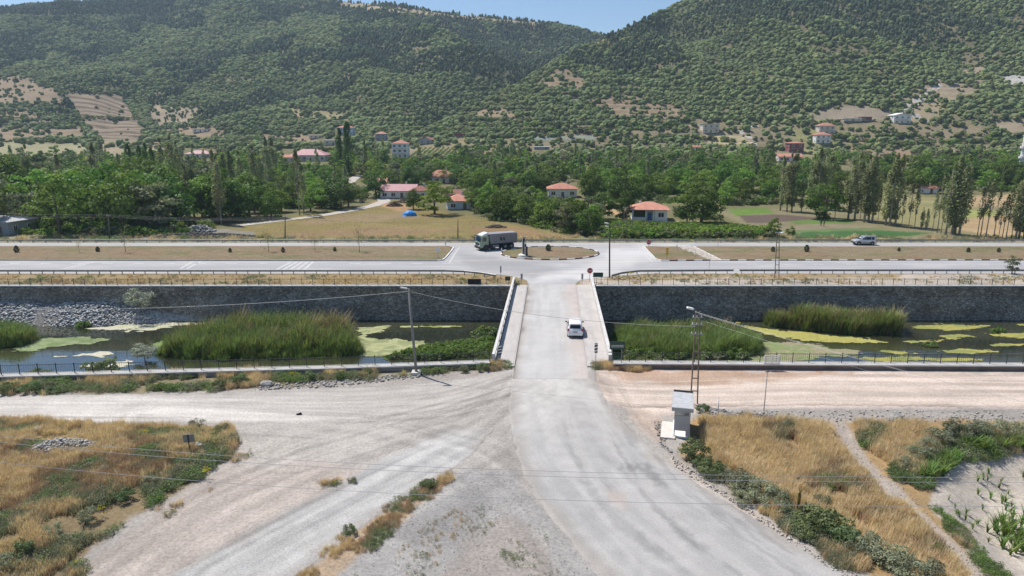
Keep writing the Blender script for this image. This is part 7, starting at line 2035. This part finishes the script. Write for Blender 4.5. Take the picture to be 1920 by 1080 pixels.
reed_bed([(880, 631), (935, 623), (930, 634), (890, 637)], 160, 'dark broad leaved clump of marsh plants under the bridge edge', (1.2, 1.9), (.15, .1, .75), 10, .8, name='marsh_plants', srcs=low_src)
reed_bed([(1170, 655), (1400, 655), (1400, 676), (1170, 678)], 420, 'low marsh plants fringing the bridge reed bed', (.6, 1.1), (.5, .35, .15), 11, .6, name='marsh_plants', srcs=low_src)
def algae(poly, colr, col2, label, seed, z=-4.965, cell=.15, warp=1.3, thr=0.0):
    P = np.array([tuple(G(a, b_, WATER_Z))[:2] for a, b_ in poly]); lo, hi = P.min(0) - 1, P.max(0) + 1
    nx, ny = int((hi[0] - lo[0]) / cell) + 2, int((hi[1] - lo[1]) / cell) + 2
    X, Y = np.meshgrid(np.linspace(lo[0], hi[0], nx), np.linspace(lo[1], hi[1], ny)); X = X.ravel(); Y = Y.ravel()
    sd = poly_sd(np.stack([X, Y], 1), P) + warp * 2.6 * (fbm(X / 2.6, Y / .9, seed, 4) - .5) + 1.1 * (fbm(X / .55, Y / .3, seed + 33, 3) - .5) + thr
    i = np.arange(nx * ny).reshape(ny, nx); F = np.stack([i[:-1, :-1].ravel(), i[:-1, 1:].ravel(), i[1:, 1:].ravel(), i[1:, :-1].ravel()], 1)
    F = F[(sd[F] < 0).all(1)]
    if len(F) == 0: return
    used = np.unique(F); rm = np.full(len(X), -1); rm[used] = np.arange(len(used))
    Z = z + .03 * fbm(X / .5, Y / .5, seed + 3, 2) - .02
    C = mixc(np.tile(colr, (len(X), 1)), col2, sstep(.42, .62, fbm(X / 1.6, Y / .8, seed + 7, 4))) * (.85 + .3 * fbm(X / .4, Y / .4, seed + 9, 2))[:, None]
    me = np_mesh('algae_mat', np.stack([X, Y, Z], 1)[used], rm[F], True); set_col(me, C[used])
    al = me.attributes.new('cover', 'FLOAT', 'POINT'); al.data.foreach_set('value', np.asarray(sstep(0, .75, -sd[used]) * .62 + .30, np.float32))
    o = link('algae_mat', me, M_ALGAE); o['kind'] = 'stuff'; o['label'] = label
M_ALGAE = mat('algae', attr=True, rough=.9, spec=.15, fine=.2, fscale=4)
nt = M_ALGAE.node_tree; outn = [q for q in nt.nodes if q.type == 'OUTPUT_MATERIAL'][0]; pb = [q for q in nt.nodes if q.type == 'BSDF_PRINCIPLED'][0]
at_ = nt.nodes.new('ShaderNodeAttribute'); at_.attribute_name = 'cover'; tx = nt.nodes.new('ShaderNodeTexCoord'); nz_ = nt.nodes.new('ShaderNodeTexNoise'); nz_.inputs['Scale'].default_value = 3.2; nz_.inputs['Detail'].default_value = 4
cm_ = nt.nodes.new('ShaderNodeMath'); cm_.operation = 'LESS_THAN'; ms_ = nt.nodes.new('ShaderNodeMixShader'); tb_ = nt.nodes.new('ShaderNodeBsdfTransparent')
nt.links.new(tx.outputs['Object'], nz_.inputs['Vector']); nt.links.new(nz_.outputs[0], cm_.inputs[0]); nt.links.new(at_.outputs['Fac'], cm_.inputs[1]); nt.links.new(cm_.outputs[0], ms_.inputs[0]); nt.links.new(tb_.outputs[0], ms_.inputs[1]); nt.links.new(pb.outputs[0], ms_.inputs[2]); nt.links.new(ms_.outputs[0], outn.inputs[0])
CREAM = (.45, .43, .33); YEL = (.33, .30, .085); YG_ = (.22, .24, .08); DGR = (.14, .19, .07)
algae([(155, 617), (230, 608), (390, 604), (405, 607), (330, 613), (265, 622), (190, 619)], CREAM, (.42, .42, .27), 'cream coloured algae scum by the stony wall toe', 21, warp=.9)
algae([(5, 660), (80, 632), (150, 630), (210, 634), (200, 642), (120, 648), (60, 660)], (.15, .20, .085), (.22, .26, .13), 'pale green floating mat beside the dark reeds', 22, warp=.8)
algae([(80, 668), (200, 655), (240, 662), (190, 672), (100, 675)], CREAM, (.5, .47, .36), 'thin cream scum patches on the blue water', 23, warp=1.6, thr=.9)
algae([(120, 690), (240, 665), (300, 680), (200, 700)], CREAM, (.5, .47, .36), 'scattered cream scum flecks by the near railing', 24, warp=1.7, thr=1.1)
algae([(280, 645), (330, 632), (400, 626), (340, 650), (300, 660)], (.25, .33, .10), DGR, 'bright green mat on the edge of the large reed bed', 25, warp=.8)
algae([(660, 640), (675, 615), (740, 608), (725, 618), (690, 632), (720, 636), (790, 640), (820, 650), (740, 668), (690, 672)], (.23, .25, .12), (.34, .35, .18), 'mottled green algae between reed bed and bridge', 26, warp=.9)
algae([(735, 612), (790, 609), (850, 611), (900, 613), (830, 616), (760, 615)], YG_, (.38, .40, .2), 'thin yellowish algae streak before the far wall', 27, warp=.7, thr=.2)
algae([(870, 640), (940, 630), (935, 655), (780, 672), (700, 676), (800, 650)], (.13, .17, .06), (.22, .24, .1), 'green mud bank under the marsh plants by the bridge', 28, warp=.7)
algae([(1380, 605), (1440, 615), (1560, 628), (1640, 636), (1690, 645), (1560, 645), (1460, 634), (1395, 618)], YEL, (.34, .33, .10), 'yellow algae band along the foot of the tall reeds', 31, warp=.8)
algae([(1140, 665), (1420, 640), (1500, 640), (1590, 655), (1640, 662), (1560, 672), (1420, 682), (1140, 684)], (.20, .24, .10), (.27, .24, .15), 'green mud flat with low plants behind the near railing', 32, warp=1.0)
for k, q in enumerate(([(1700, 612), (1760, 607), (1860, 609), (1850, 615), (1790, 621), (1720, 618)], [(1745, 628), (1800, 624), (1830, 632), (1780, 638)], [(1640, 655), (1700, 660), (1740, 664), (1690, 668)],
                       [(1740, 660), (1800, 652), (1890, 660), (1840, 664)], [(1850, 645), (1925, 645), (1925, 650), (1860, 651)], [(1560, 668), (1700, 668), (1860, 672), (1850, 678), (1640, 679)], [(1690, 640), (1780, 636), (1770, 643), (1710, 645)],
                       [(1850, 626), (1930, 624), (1930, 634), (1870, 633)], [(1900, 608), (1960, 607), (1960, 611), (1910, 612)])):
    algae(q, YEL, YG_, ['long yellow algae raft before the plain far wall', 'yellow algae raft with green clump', 'thin yellow algae streak by the mud flat', 'broad yellow algae raft on blue water', 'slim yellow algae raft on dark water', 'yellow algae raft showing through the near railing', 'ragged yellow algae raft off the reed end', 'yellow green algae raft with dark leaves', 'small yellow algae streak under the far wall'][k], 40 + k, warp=.75)
reed_bed([(1845, 620), (1875, 616), (1880, 623), (1850, 625)], 40, 'small bright green tuft floating on the algae', (.35, .6), (.9, .1, 0), 12, .3, name='water_plants', srcs=low_src)
reed_bed([(1712, 650), (1755, 645), (1755, 650), (1720, 653)], 40, 'low dark green water plants between the algae rafts', (.35, .6), (.6, .1, .3), 13, .3, name='water_plants', srcs=low_src)
reed_bed([(140, 611), (165, 608), (170, 613), (145, 616)], 30, 'small green tuft beside the cream scum', (.5, .9), (.8, .2, 0), 14, .3, name='water_plants', srcs=low_src)

# ---- foreground grass and weeds
gsrc = []
for k, (m, H, n_, lw) in enumerate(((M_DRY, .62, 34, .5), (M_DRY, .8, 30, .4), (M_DRYRED, .5, 34, .5), (M_SHRUB, .5, 30, .6))):
    V, F = blades(R7, n_, H, .3, .028, lw, 2); gsrc.append(src('grass_tuft', V, F, m))
for k, m in enumerate((M_SHRUB, M_GREEN, M_SHRUBD)):
    V, F = crown_round(R7, .5, .5, -.05, 9, 120, .085, ow=1.0, rw=.9); gsrc.append(src('weed', V, F, m))
V, F = crown_round(R7, .6, .4, 0, 8, 150, .06, ow=.5, rw=1.0); gsrc.append(src('yellow_weed', V, F, M_YELLOWFL))
def growth(name, poly, n, p, label, seed, sc=(.7, 1.2), z=0.0, far=False, thin=0.0, soft=1.0):
    P = in_px(poly, n, z, seed, soft)
    if thin: P = P[fbm(P[:, 0] / 2.4, P[:, 1] / 2.4, seed + 5, 3) > thin]
    zz = np.zeros(len(P)) if far else hn(P[:, 0], P[:, 1])
    r = np.random.default_rng(seed)
    # patches of one kind: the choice follows a noise field, then a little mixing
    f = fbm(P[:, 0] / 3.5, P[:, 1] / 3.5, seed + 11, 3); f = (np.argsort(np.argsort(f)) + .5) / len(f); f = f + r.normal(0, .16, len(P)); f = (np.argsort(np.argsort(f)) + .5) / len(f)
    kd = np.searchsorted(np.cumsum(np.array(p) / sum(p)), f)
    kd = np.clip(kd, 0, len(p) - 1)
    return scatter(name, np.stack([P[:, 0], P[:, 1], zz + (z if far else 0)], 1), r.uniform(sc[0], sc[1], len(P)), r.uniform(0, 6.28, len(P)), kd, gsrc, label)
#            gold tallgold rust greygrass weed green dark yellow
growth('dry_grass', [(-160, 792), (60, 788), (210, 797), (430, 806), (446, 830), (400, 845), (250, 838), (-160, 850)], 6000, (4, 3, 4, 1.4, .5, .6, .1, 0), 'golden dry grass along the top of the weedy mound', 51, sc=(.5, 1.15), thin=.33)
growth('dry_grass', [(-160, 850), (230, 840), (340, 868), (250, 925), (110, 962), (-160, 1010)], 6000, (2, .6, 6, 2, .6, .4, .1, 0), 'rust coloured dry grass on the weedy mound', 52, sc=(.5, 1.15), thin=.33)
growth('weeds', [(-160, 1010), (110, 962), (250, 925), (340, 868), (425, 848), (412, 862), (315, 925), (175, 1002), (65, 1095), (-160, 1180)], 3300, (2, .6, 1.6, 5, 2.6, 1.8, .2, .05), 'green weeds along the lower edge of the mound', 53, thin=.34)
growth('weeds', [(280, 815), (420, 812), (446, 835), (420, 862), (330, 870), (290, 850)], 900, (1.2, .4, 1.6, 1.5, 3, 1.6, .8, .05), 'mixed weeds round the sign on the mound', 54)
growth('weeds', [(100, 1080), (200, 1002), (330, 926), (430, 862), (470, 850), (350, 940), (230, 1020), (150, 1090)], 420, (2, .2, 1.5, 1, 1.2, .8, .2, .05), 'sparse weeds spilling onto the pink dirt', 55, sc=(.4, .8), thin=.5)
growth('weeds', [(-160, 716), (0, 709), (640, 692), (800, 688), (935, 684), (925, 692), (760, 706), (560, 716), (400, 731), (-160, 741)], 3600, (2.0, .6, 1.4, 2.4, 3, 1.6, .5, .03), 'mixed weeds along the near river wall', 56, thin=.42)
growth('dry_grass', [(1108, 682), (1145, 684), (1225, 688), (1215, 695), (1140, 697), (1112, 690)], 500, (2, 1, 3, .6, .3, 0, 0, 0), 'dry brown grass at the end of the solid parapet', 57, sc=(.6, 1.0))
growth('dry_grass', [(905, 688), (950, 680), (958, 690), (925, 697)], 160, (1, 1, 3, 1, .5, .4, 0, 0), 'rusty dry grass at the end of the open parapet', 58, sc=(.6, 1.0))
growth('dry_grass', [(1296, 782), (1420, 790), (1548, 800), (1612, 872), (1702, 962), (1835, 1090), (1720, 1090), (1590, 1010), (1450, 930), (1340, 862)], 11000, (6, 5, 3.4, .9, .15, .1, 0, 0), 'tall golden dry grass on the slope by the asphalt road', 59, sc=(.55, 1.35), thin=.27)
growth('weeds', [(1275, 850), (1340, 865), (1450, 935), (1590, 1015), (1720, 1095), (1640, 1095), (1520, 1020), (1390, 932)], 1500, (2.4, .6, 1.4, 3, 3, .5, .3, .0), 'grey green weeds along the asphalt road edge', 60, thin=.5)
growth('dry_grass', [(1603, 797), (1740, 796), (1765, 832), (1715, 890), (1655, 856)], 1800, (4, 3, 1.5, .8, .6, .2, .2, 0), 'dry grass between the track and the maize field', 61)
growth('weeds', [(1690, 845), (1790, 800), (1960, 795), (1990, 826), (1790, 850), (1720, 905), (1680, 890)], 1700, (.5, .4, .2, 1, 3, 1.4, 3, 0), 'dense dark weeds behind the maize field', 62, sc=(.6, 1.15))
growth('weeds', [(1740, 930), (1800, 960), (1880, 1050), (1960, 1100), (1900, 1100), (1790, 1005)], 330, (.3, .2, .1, 1, 1, 3, 1, 0), 'low green plants on the sandy field edge', 63, sc=(.4, .8), thin=.45)
growth('dry_grass', [(860, 872), (830, 925), (720, 1012), (620, 1095), (545, 1095), (715, 958)], 1300, (2.2, .3, 3, 1.4, .8, .4, .2, .0), 'brown dry grass strip between the two roads', 64, sc=(.25, .55), thin=.46)
growth('weeds', [(640, 1095), (800, 985), (880, 950), (1000, 985), (1080, 1095)], 520, (.8, .1, 1.6, .8, 1, .4, 1.4, 0), 'tiny weeds dotted over the gravel triangle', 65, sc=(.16, .4), thin=.5)
growth('weeds', [(495, 952), (630, 890), (640, 900), (510, 958)], 130, (2, .3, 1.5, 1, 1, .4, 0, .2), 'weed tufts along the chipping road edge', 66, sc=(.4, .75), thin=.48)
growth('dry_grass', [(-300, 516), (935, 517), (950, 534), (-300, 535)], 3600, (2.6, 1, 2.4, 2.4, 1.2, .5, .1, .05), 'dry weeds between highway and far railing', 67, sc=(.35, .8), far=True, thin=.42)
growth('dry_grass', [(1130, 522), (1230, 515), (2200, 515), (2200, 534), (1120, 535)], 2200, (2, .8, 1.4, 2.6, 2, .4, .1, .05), 'scattered dry weeds on the pale verge beyond the far railing', 68, sc=(.35, .85), far=True, thin=.5)
growth('weeds', [(-300, 444), (2200, 444), (2200, 454), (-300, 454)], 2600, (1.5, .6, 1, 2, 3, 1.4, 1, 0), 'weeds along the foot of the far guard rail', 69, sc=(.8, 1.7), far=True, thin=.4)
growth('dry_grass', [(430, 446), (560, 408), (720, 378), (850, 404), (960, 421), (1080, 446)], 1500, (5, 1, 2.6, 2, .1, .3, 0, 0), 'thin dry grass tufts on the meadow', 70, sc=(.2, .4), far=True)
growth('dry_grass', [(-300, 464), (842, 464), (832, 486), (-300, 486)], 1500, (2, .2, 3, 2, .1, .3, 0, 0), 'short dry grass on the long median', 71, sc=(.15, .35), far=True, z=.18)
growth('dry_grass', [(1360, 464), (2200, 464), (2200, 486), (1380, 486)], 1100, (2, .2, 2.6, 2, .1, .3, 0, 0), 'short dry grass on the median by the painted kerb', 72, sc=(.15, .35), far=True, z=.18)

# ---- single shrubs
def shrub(kind, px, row, h, label, group=None, sxy=1.0, z=None):
    p = G(px, row); zz = float(hn(np.array([p.x]), np.array([p.y]))[0]) if z is None else z
    return plant(kind, 'shrub', (p.x, p.y, zz - .05), h / 1.5 if kind != 'silver_shrub' else h / 3.2, label, 'shrub', group, sxy=sxy, part='foliage', stem='stems')
LG = 'leafy shrubs by the bus shelter'
for q in ((1300, 862, 1.5), (1336, 890, 1.15), (1318, 876, 1.0)): shrub('leafy_shrub', *q, 'dark leafy shrub on the road edge next to the bus shelter', LG)
GG = 'grey green shrubs along the asphalt road'
for q in ((1378, 912, 1.3), (1405, 928, 1.5), (1432, 940, 1.5), (1455, 955, 1.4), (1395, 945, .9), (1388, 926, 1.1)): shrub('shrub', *q, 'grey green shrub in the row before the yellow curve sign', GG)
GD = 'shrubs behind the curve sign'
for q in ((1525, 992, 1.6), (1552, 1000, 1.5), (1518, 1012, .8), (1582, 1018, 1.3)): shrub('leafy_shrub', *q, 'dense dark shrub just past the yellow curve sign', GD)
GE = 'shrubs at the foot of the golden slope'
for q in ((1620, 1035, 1.3), (1655, 1052, 1.4), (1700, 1078, 1.5), (1740, 1085, 1.3), (1600, 1040, 1.0), (1680, 1072, 1.1)): shrub('shrub', *q, 'grey green shrub where the golden slope meets the asphalt road', GE)
for q in ((1480, 802, .9), (1470, 800, .7)): shrub('shrub', *q, 'small grey shrub on the rubble edge above the golden grass', 'small shrubs on the rubble edge')
shrub('leafy_shrub', 1318, 772, .8, 'small green shrub at the foot of the lattice pole')
shrub('shrub', 1540, 935, .9, 'lone grey shrub in the golden grass')
shrub('shrub', 1480, 870, .7, 'small dark shrub in the middle of the golden grass')
GM = 'dark shrubs behind the maize field'
for q in ((1760, 822, 1.5), (1800, 815, 1.6), (1835, 812, 1.3), (1720, 850, 1.2), (1870, 812, 1.4), (1905, 812, 1.3), (1700, 868, 1.0), (1745, 838, 1.2)): shrub('shrub', *q, 'bushy grey green shrub behind the maize field', GM)
for q in ((370, 802, .9), (415, 812, .9), (440, 828, .8)): shrub('shrub', *q, 'pale grey thistle shrub on the tip of the weedy mound', 'thistle shrubs on the mound')
shrub('leafy_shrub', 804, 914, .75, 'dark green shrub on the gravel triangle edge')
shrub('leafy_shrub', 656, 1000, .6, 'small dark shrub low on the strip between the roads')
shrub('shrub', 660, 905, .5, 'little grey shrub at the chipping road edge')
GL = 'green shrubs on the lower mound'
for q in ((285, 915, .8), (235, 940, .8), (165, 980, .9), (100, 1010, .8), (45, 1050, .9), (10, 1075, 1.0), (335, 886, .7), (375, 866, .6)): shrub(random.choice(['shrub', 'shrub', 'leafy_shrub']), *q, 'green shrub on the lower edge of the weedy mound', GL)
GW = 'shrubs along the near river wall'
for q in ((60, 735, 1.2), (95, 733, 1.0), (15, 737, 1.1), (415, 726, 1.0), (450, 722, 1.1), (580, 712, .9), (640, 710, .8), (690, 704, .8), (905, 694, .9), (870, 697, .8)): shrub(random.choice(['shrub', 'leafy_shrub']), *q, 'weedy shrub against the near river wall', GW)
for k, q in enumerate(((70, 1.5), (190, 2.3))):
    p = G(q[0], 700); plant('leafy_shrub', 'shrub', (p.x, float(y_near(p.x)) + 1.6, -.9), q[1] / 1.5, 'green shrub growing up behind the near railing', 'shrub', 'shrubs behind the near railing', part='foliage', stem='stems')
p = D(262, 583, 97.2); plant('silver_shrub', 'shrub', (p.x, 97.4, p.z), 1.2, 'silver leaved shrub growing out of the far stone wall', 'shrub', None, sxy=.85, part='foliage', stem='stems')
p = G(272, 676, WATER_Z); plant('silver_shrub', 'shrub', (p.x, p.y, WATER_Z), .78, 'silvery bush standing in the water beside the large reed bed', 'shrub', None, sxy=1.0, part='foliage', stem='stems')
shrub('shrub', 968, 535, 1.1, 'yellow green bush at the far end of the open parapet', z=0)
for q, lb in (((388, 897, .55), 'yellow flowering weed at the foot of the mound'), ((190, 970, .5), 'small yellow flowering weed on the lower mound'), ((758, 703, .5), 'yellow flowering weed beside the concrete pole'), ((1182, 520, .9), 'pale yellow bush by the curving guard rail')):
    p = G(q[0], q[1]); o = bpy.data.objects.new('yellow_weed', gsrc[7].data); COL.objects.link(o); o.location = (p.x, p.y, .0 if q[1] < 800 else .25); o.scale = (q[2] * 2,) * 3; tag(o, lb, 'weed')

# ---- planted trees on the medians
GC = 'young conifers on the long median'
for q in ((32, 475, 1.5), (184, 474, 1.2), (432, 475, 1.0), (531, 475, 1.15), (628, 473, 1.0)):
    p = G(q[0], q[1]); plant('conifer', 'conifer', (p.x, p.y, .15), q[2] / 2.0, 'young dark conifer on the long dry median', 'conifer', GC)
GC2 = 'young conifers on the painted kerb median'
for q in ((1512, 474, 1.55), (1449, 474, 1.2), (1685, 473, .9), (1815, 475, 1.1), (1872, 475, 1.05)):
    p = G(q[0], q[1]); plant('conifer', 'conifer', (p.x, p.y, .15), q[2] / 2.0, 'young dark conifer on the median with painted kerb', 'conifer', GC2)
p = G(1028, 472); plant('conifer', 'conifer', (p.x, p.y, .2), .7, 'single young conifer on the oval island', 'conifer', None, sxy=1.2)
GS = 'bare saplings on the long median'
for q in ((149, 475, 2.2), (236, 475, 4.2), (504, 474, 4.0), (591, 473, 2.6), (674, 474, 4.6)):
    p = G(q[0], q[1]); plant('sapling', 'sapling', (p.x, p.y, .15), q[2] / 3.6, 'thin nearly bare sapling on the long dry median', 'tree', GS)
p = G(1897, 513.5); plant('olive', 'small_tree', (p.x, p.y, 0), .52, 'young green tree beside the guard rail on the pale verge', 'tree', None, sxy=.85)

# ---- maize in the sandy field
lv = []
for k in range(3):
    V, F = blades(R7, 13, .95, .05, .11, .75, 3)
    c = np_mesh('maize_leaves', V, F); c.materials.append(M_GREEN)
    s_ = MB().cyl((0, 0, -.05), (0, 0, .7), .02, .01, 5).mesh('maize_stem'); s_.materials.append(M_GREEN)
    PROTO.setdefault('maize', []).append((c, s_))
def maize(poly, n, sc, seed, where):
    for (x_, y_, _) in in_px(poly, n, -1.0, seed):
        z_ = float(hn(np.array([x_]), np.array([y_]))[0])
        plant('maize', 'maize_plant', (x_, y_, z_), random.uniform(*sc), 'green maize plant ' + where, 'maize plant', 'maize plants ' + where, part='leaves', stem='stem')
maize([(1715, 905), (1790, 862), (1800, 875), (1760, 905), (1722, 918)], 60, (.8, 1.15), 81, 'in the clump at the narrow corner of the sandy field')
maize([(1800, 848), (1960, 838), (1990, 852), (1830, 860)], 55, (.8, 1.2), 82, 'in the row below the grey green shrubs')
maize([(1850, 970), (1890, 945), (1990, 960), (1990, 1030), (1900, 1015)], 75, (.75, 1.15), 83, 'in the tallest thick clump on the sandy field')
maize([(1800, 885), (1990, 870), (1990, 945), (1880, 940)], 34, (.5, .85), 84, 'standing thinly on the open sand')
maize([(1760, 930), (1850, 925), (1860, 1000), (1800, 980)], 12, (.4, .6), 85, 'of tiny size beside the stony track')

# ---- stones
def strew(name, poly, n, s0, s1, m, label, seed, dz=0.0):
    P = in_px(poly, n, 0, seed); r = np.random.default_rng(seed)
    z = hn(P[:, 0], P[:, 1]) + dz
    sz = s0 + (s1 - s0) * r.uniform(0, 1, len(P)) ** 3
    o = link(name, stones_mesh(name, np.stack([P[:, 0], P[:, 1], z + sz * .1], 1), sz, seed), m); o['kind'] = 'stuff'; o['label'] = label
M_STONE_PALE = mat('pale_stones', (0.44, 0.41, 0.37), .95, var=.3, scale=2.5)
M_STONE_GREY = mat('grey_stones', (0.27, 0.255, 0.24), .95, var=.35, scale=2.5)
strew('roadside_rubble', [(1310, 766), (1500, 770), (1960, 768), (1960, 790), (1600, 792), (1340, 788)], 1100, .02, .14, M_STONE_PALE, 'grey rubble along the dirt road edge above the slope', 91)
strew('roadside_rubble', [(1255, 850), (1300, 882), (1400, 948), (1530, 1038), (1640, 1095), (1600, 1095), (1490, 1025), (1375, 942), (1270, 880)], 800, .02, .11, M_STONE_PALE, 'pale stones along the asphalt road edge', 92)
strew('roadside_rubble', [(1225, 790), (1250, 790), (1248, 835), (1262, 850), (1240, 840)], 260, .03, .13, M_STONE_GREY, 'small stones round the bus shelter pad', 93)
strew('loose_gravel', [(860, 870), (960, 880), (1060, 1000), (1150, 1100), (560, 1100), (700, 985)], 2600, .012, .045, M_STONE_PALE, 'loose pale gravel on the triangle between the roads', 94)
strew('loose_gravel', [(440, 830), (700, 800), (900, 780), (940, 860), (850, 870), (700, 862), (560, 930), (330, 1095), (130, 1095), (400, 890)], 1800, .01, .035, M_STONE_PALE, 'loose gravel on the dirt by the chipping road', 95)
strew('roadside_rubble', [(470, 722), (620, 712), (790, 699), (800, 706), (640, 724), (480, 732)], 700, .04, .2, M_STONE_PALE, 'pale rubble on the weedy verge by the concrete pole', 96)
strew('track_stones', [(1548, 785), (1592, 790), (1700, 905), (1800, 1000), (1910, 1090), (1850, 1090), (1720, 965), (1620, 880)], 700, .015, .06, M_STONE_PALE, 'pale stones on the narrow track', 97)
def rock(px, row, s, label, flat=.6, z=None):
    p = G(px, row); r_ = np.random.default_rng(int(px * 7 + row))
    import bmesh
    bm = bmesh.new(); bmesh.ops.create_icosphere(bm, subdivisions=3, radius=1)
    for v in bm.verts:
        n = float(fbm(np.array([v.co.x * 1.6 + px]), np.array([v.co.y * 1.6 + v.co.z * 1.9]), 7, 3)[0]); v.co *= .72 + .56 * n
        v.co.x = round(v.co.x * 3.2) / 3.2 * .35 + v.co.x * .65
    me = bpy.data.meshes.new('boulder'); bm.to_mesh(me); bm.free()
    o = link('boulder', me, M_ROCK); zz = float(hn(np.array([p.x]), np.array([p.y]))[0])
    o.location = (p.x, p.y, zz + s * flat * .25); o.scale = (s, s * .75, s * flat); o.rotation_euler = (r_.uniform(-.3, .3), r_.uniform(-.3, .3), r_.uniform(0, 6)); tag(o, label, 'rock')
rock(195, 895, .55, 'pale slab of broken concrete among green weeds on the mound', .35); rock(232, 888, .5, 'second pale slab beside the broken concrete on the mound', .35)
rock(372, 842, .55, 'pale boulder behind the sign on the mound', .6); rock(350, 838, .4, 'smaller pale boulder behind the sign on the mound', .6)
rock(70, 812, .55, 'grey boulder in the golden grass of the mound', .7); rock(500, 722, .6, 'pale boulder on the weedy verge by the river wall', .6)
rock(1680, 788, .75, 'dark earth clod on the rubble edge beyond the track', .6)
def rubble(px, row, w, d, h, n, s, m, label):
    p = G(px, row); r_ = np.random.default_rng(int(px)); P = []
    for k in range(n):
        a = r_.uniform(0, 6.28); q = math.sqrt(r_.uniform(0, 1)); P.append((math.cos(a) * q * w / 2, math.sin(a) * q * d / 2, h * (1 - q ** 1.5) * r_.uniform(.5, 1)))
    o = link('rubble_heap', stones_mesh('rubble_heap', P, r_.uniform(s * .4, s * 1.4, n)), m); zz = float(hn(np.array([p.x]), np.array([p.y]))[0]); o.location = (p.x, p.y, zz); tag(o, label, 'heap'); o['kind'] = 'stuff'
rubble(122, 852, 5.6, 2.6, .7, 1300, .13, M_STONE_PALE, 'grey rubble heap lying across the weedy mound')
rubble(1400, 785, 5.5, 1.6, .5, 300, .16, M_STONE_GREY, 'grey gravel heap on the dirt road edge')
o = MB().bar((-.22, 0, .05), (.2, .06, .08), .16, .1).bar((-.05, .02, .1), (.15, .08, .16), .1, .08).build('tyre_scrap', M_RUBBER); o.location = G(561, 778); tag(o, 'black scrap of tyre lying on the pale dirt road', 'debris')

# ------------------------------------------------------------------ air
HAZE_D = 0.00015
hb = MB().box((0, 920, 256), (4900, 1960, 528)).build('haze', None)
hm = bpy.data.materials.new('haze'); hm.use_nodes = True
hn_ = hm.node_tree; hn_.nodes.clear()
ho = hn_.nodes.new('ShaderNodeOutputMaterial'); hv = hn_.nodes.new('ShaderNodeVolumePrincipled')
hv.inputs['Color'].default_value = (0.62, 0.80, 1.0, 1); hv.inputs['Density'].default_value = HAZE_D; hv.inputs['Anisotropy'].default_value = 0.2
hn_.links.new(hv.outputs[0], ho.inputs['Volume'])
hb.data.materials.append(hm); hb['kind'] = 'stuff'; hb['label'] = 'thin summer haze over the valley'
hm.volume_intersection_method if hasattr(hm, 'volume_intersection_method') else None
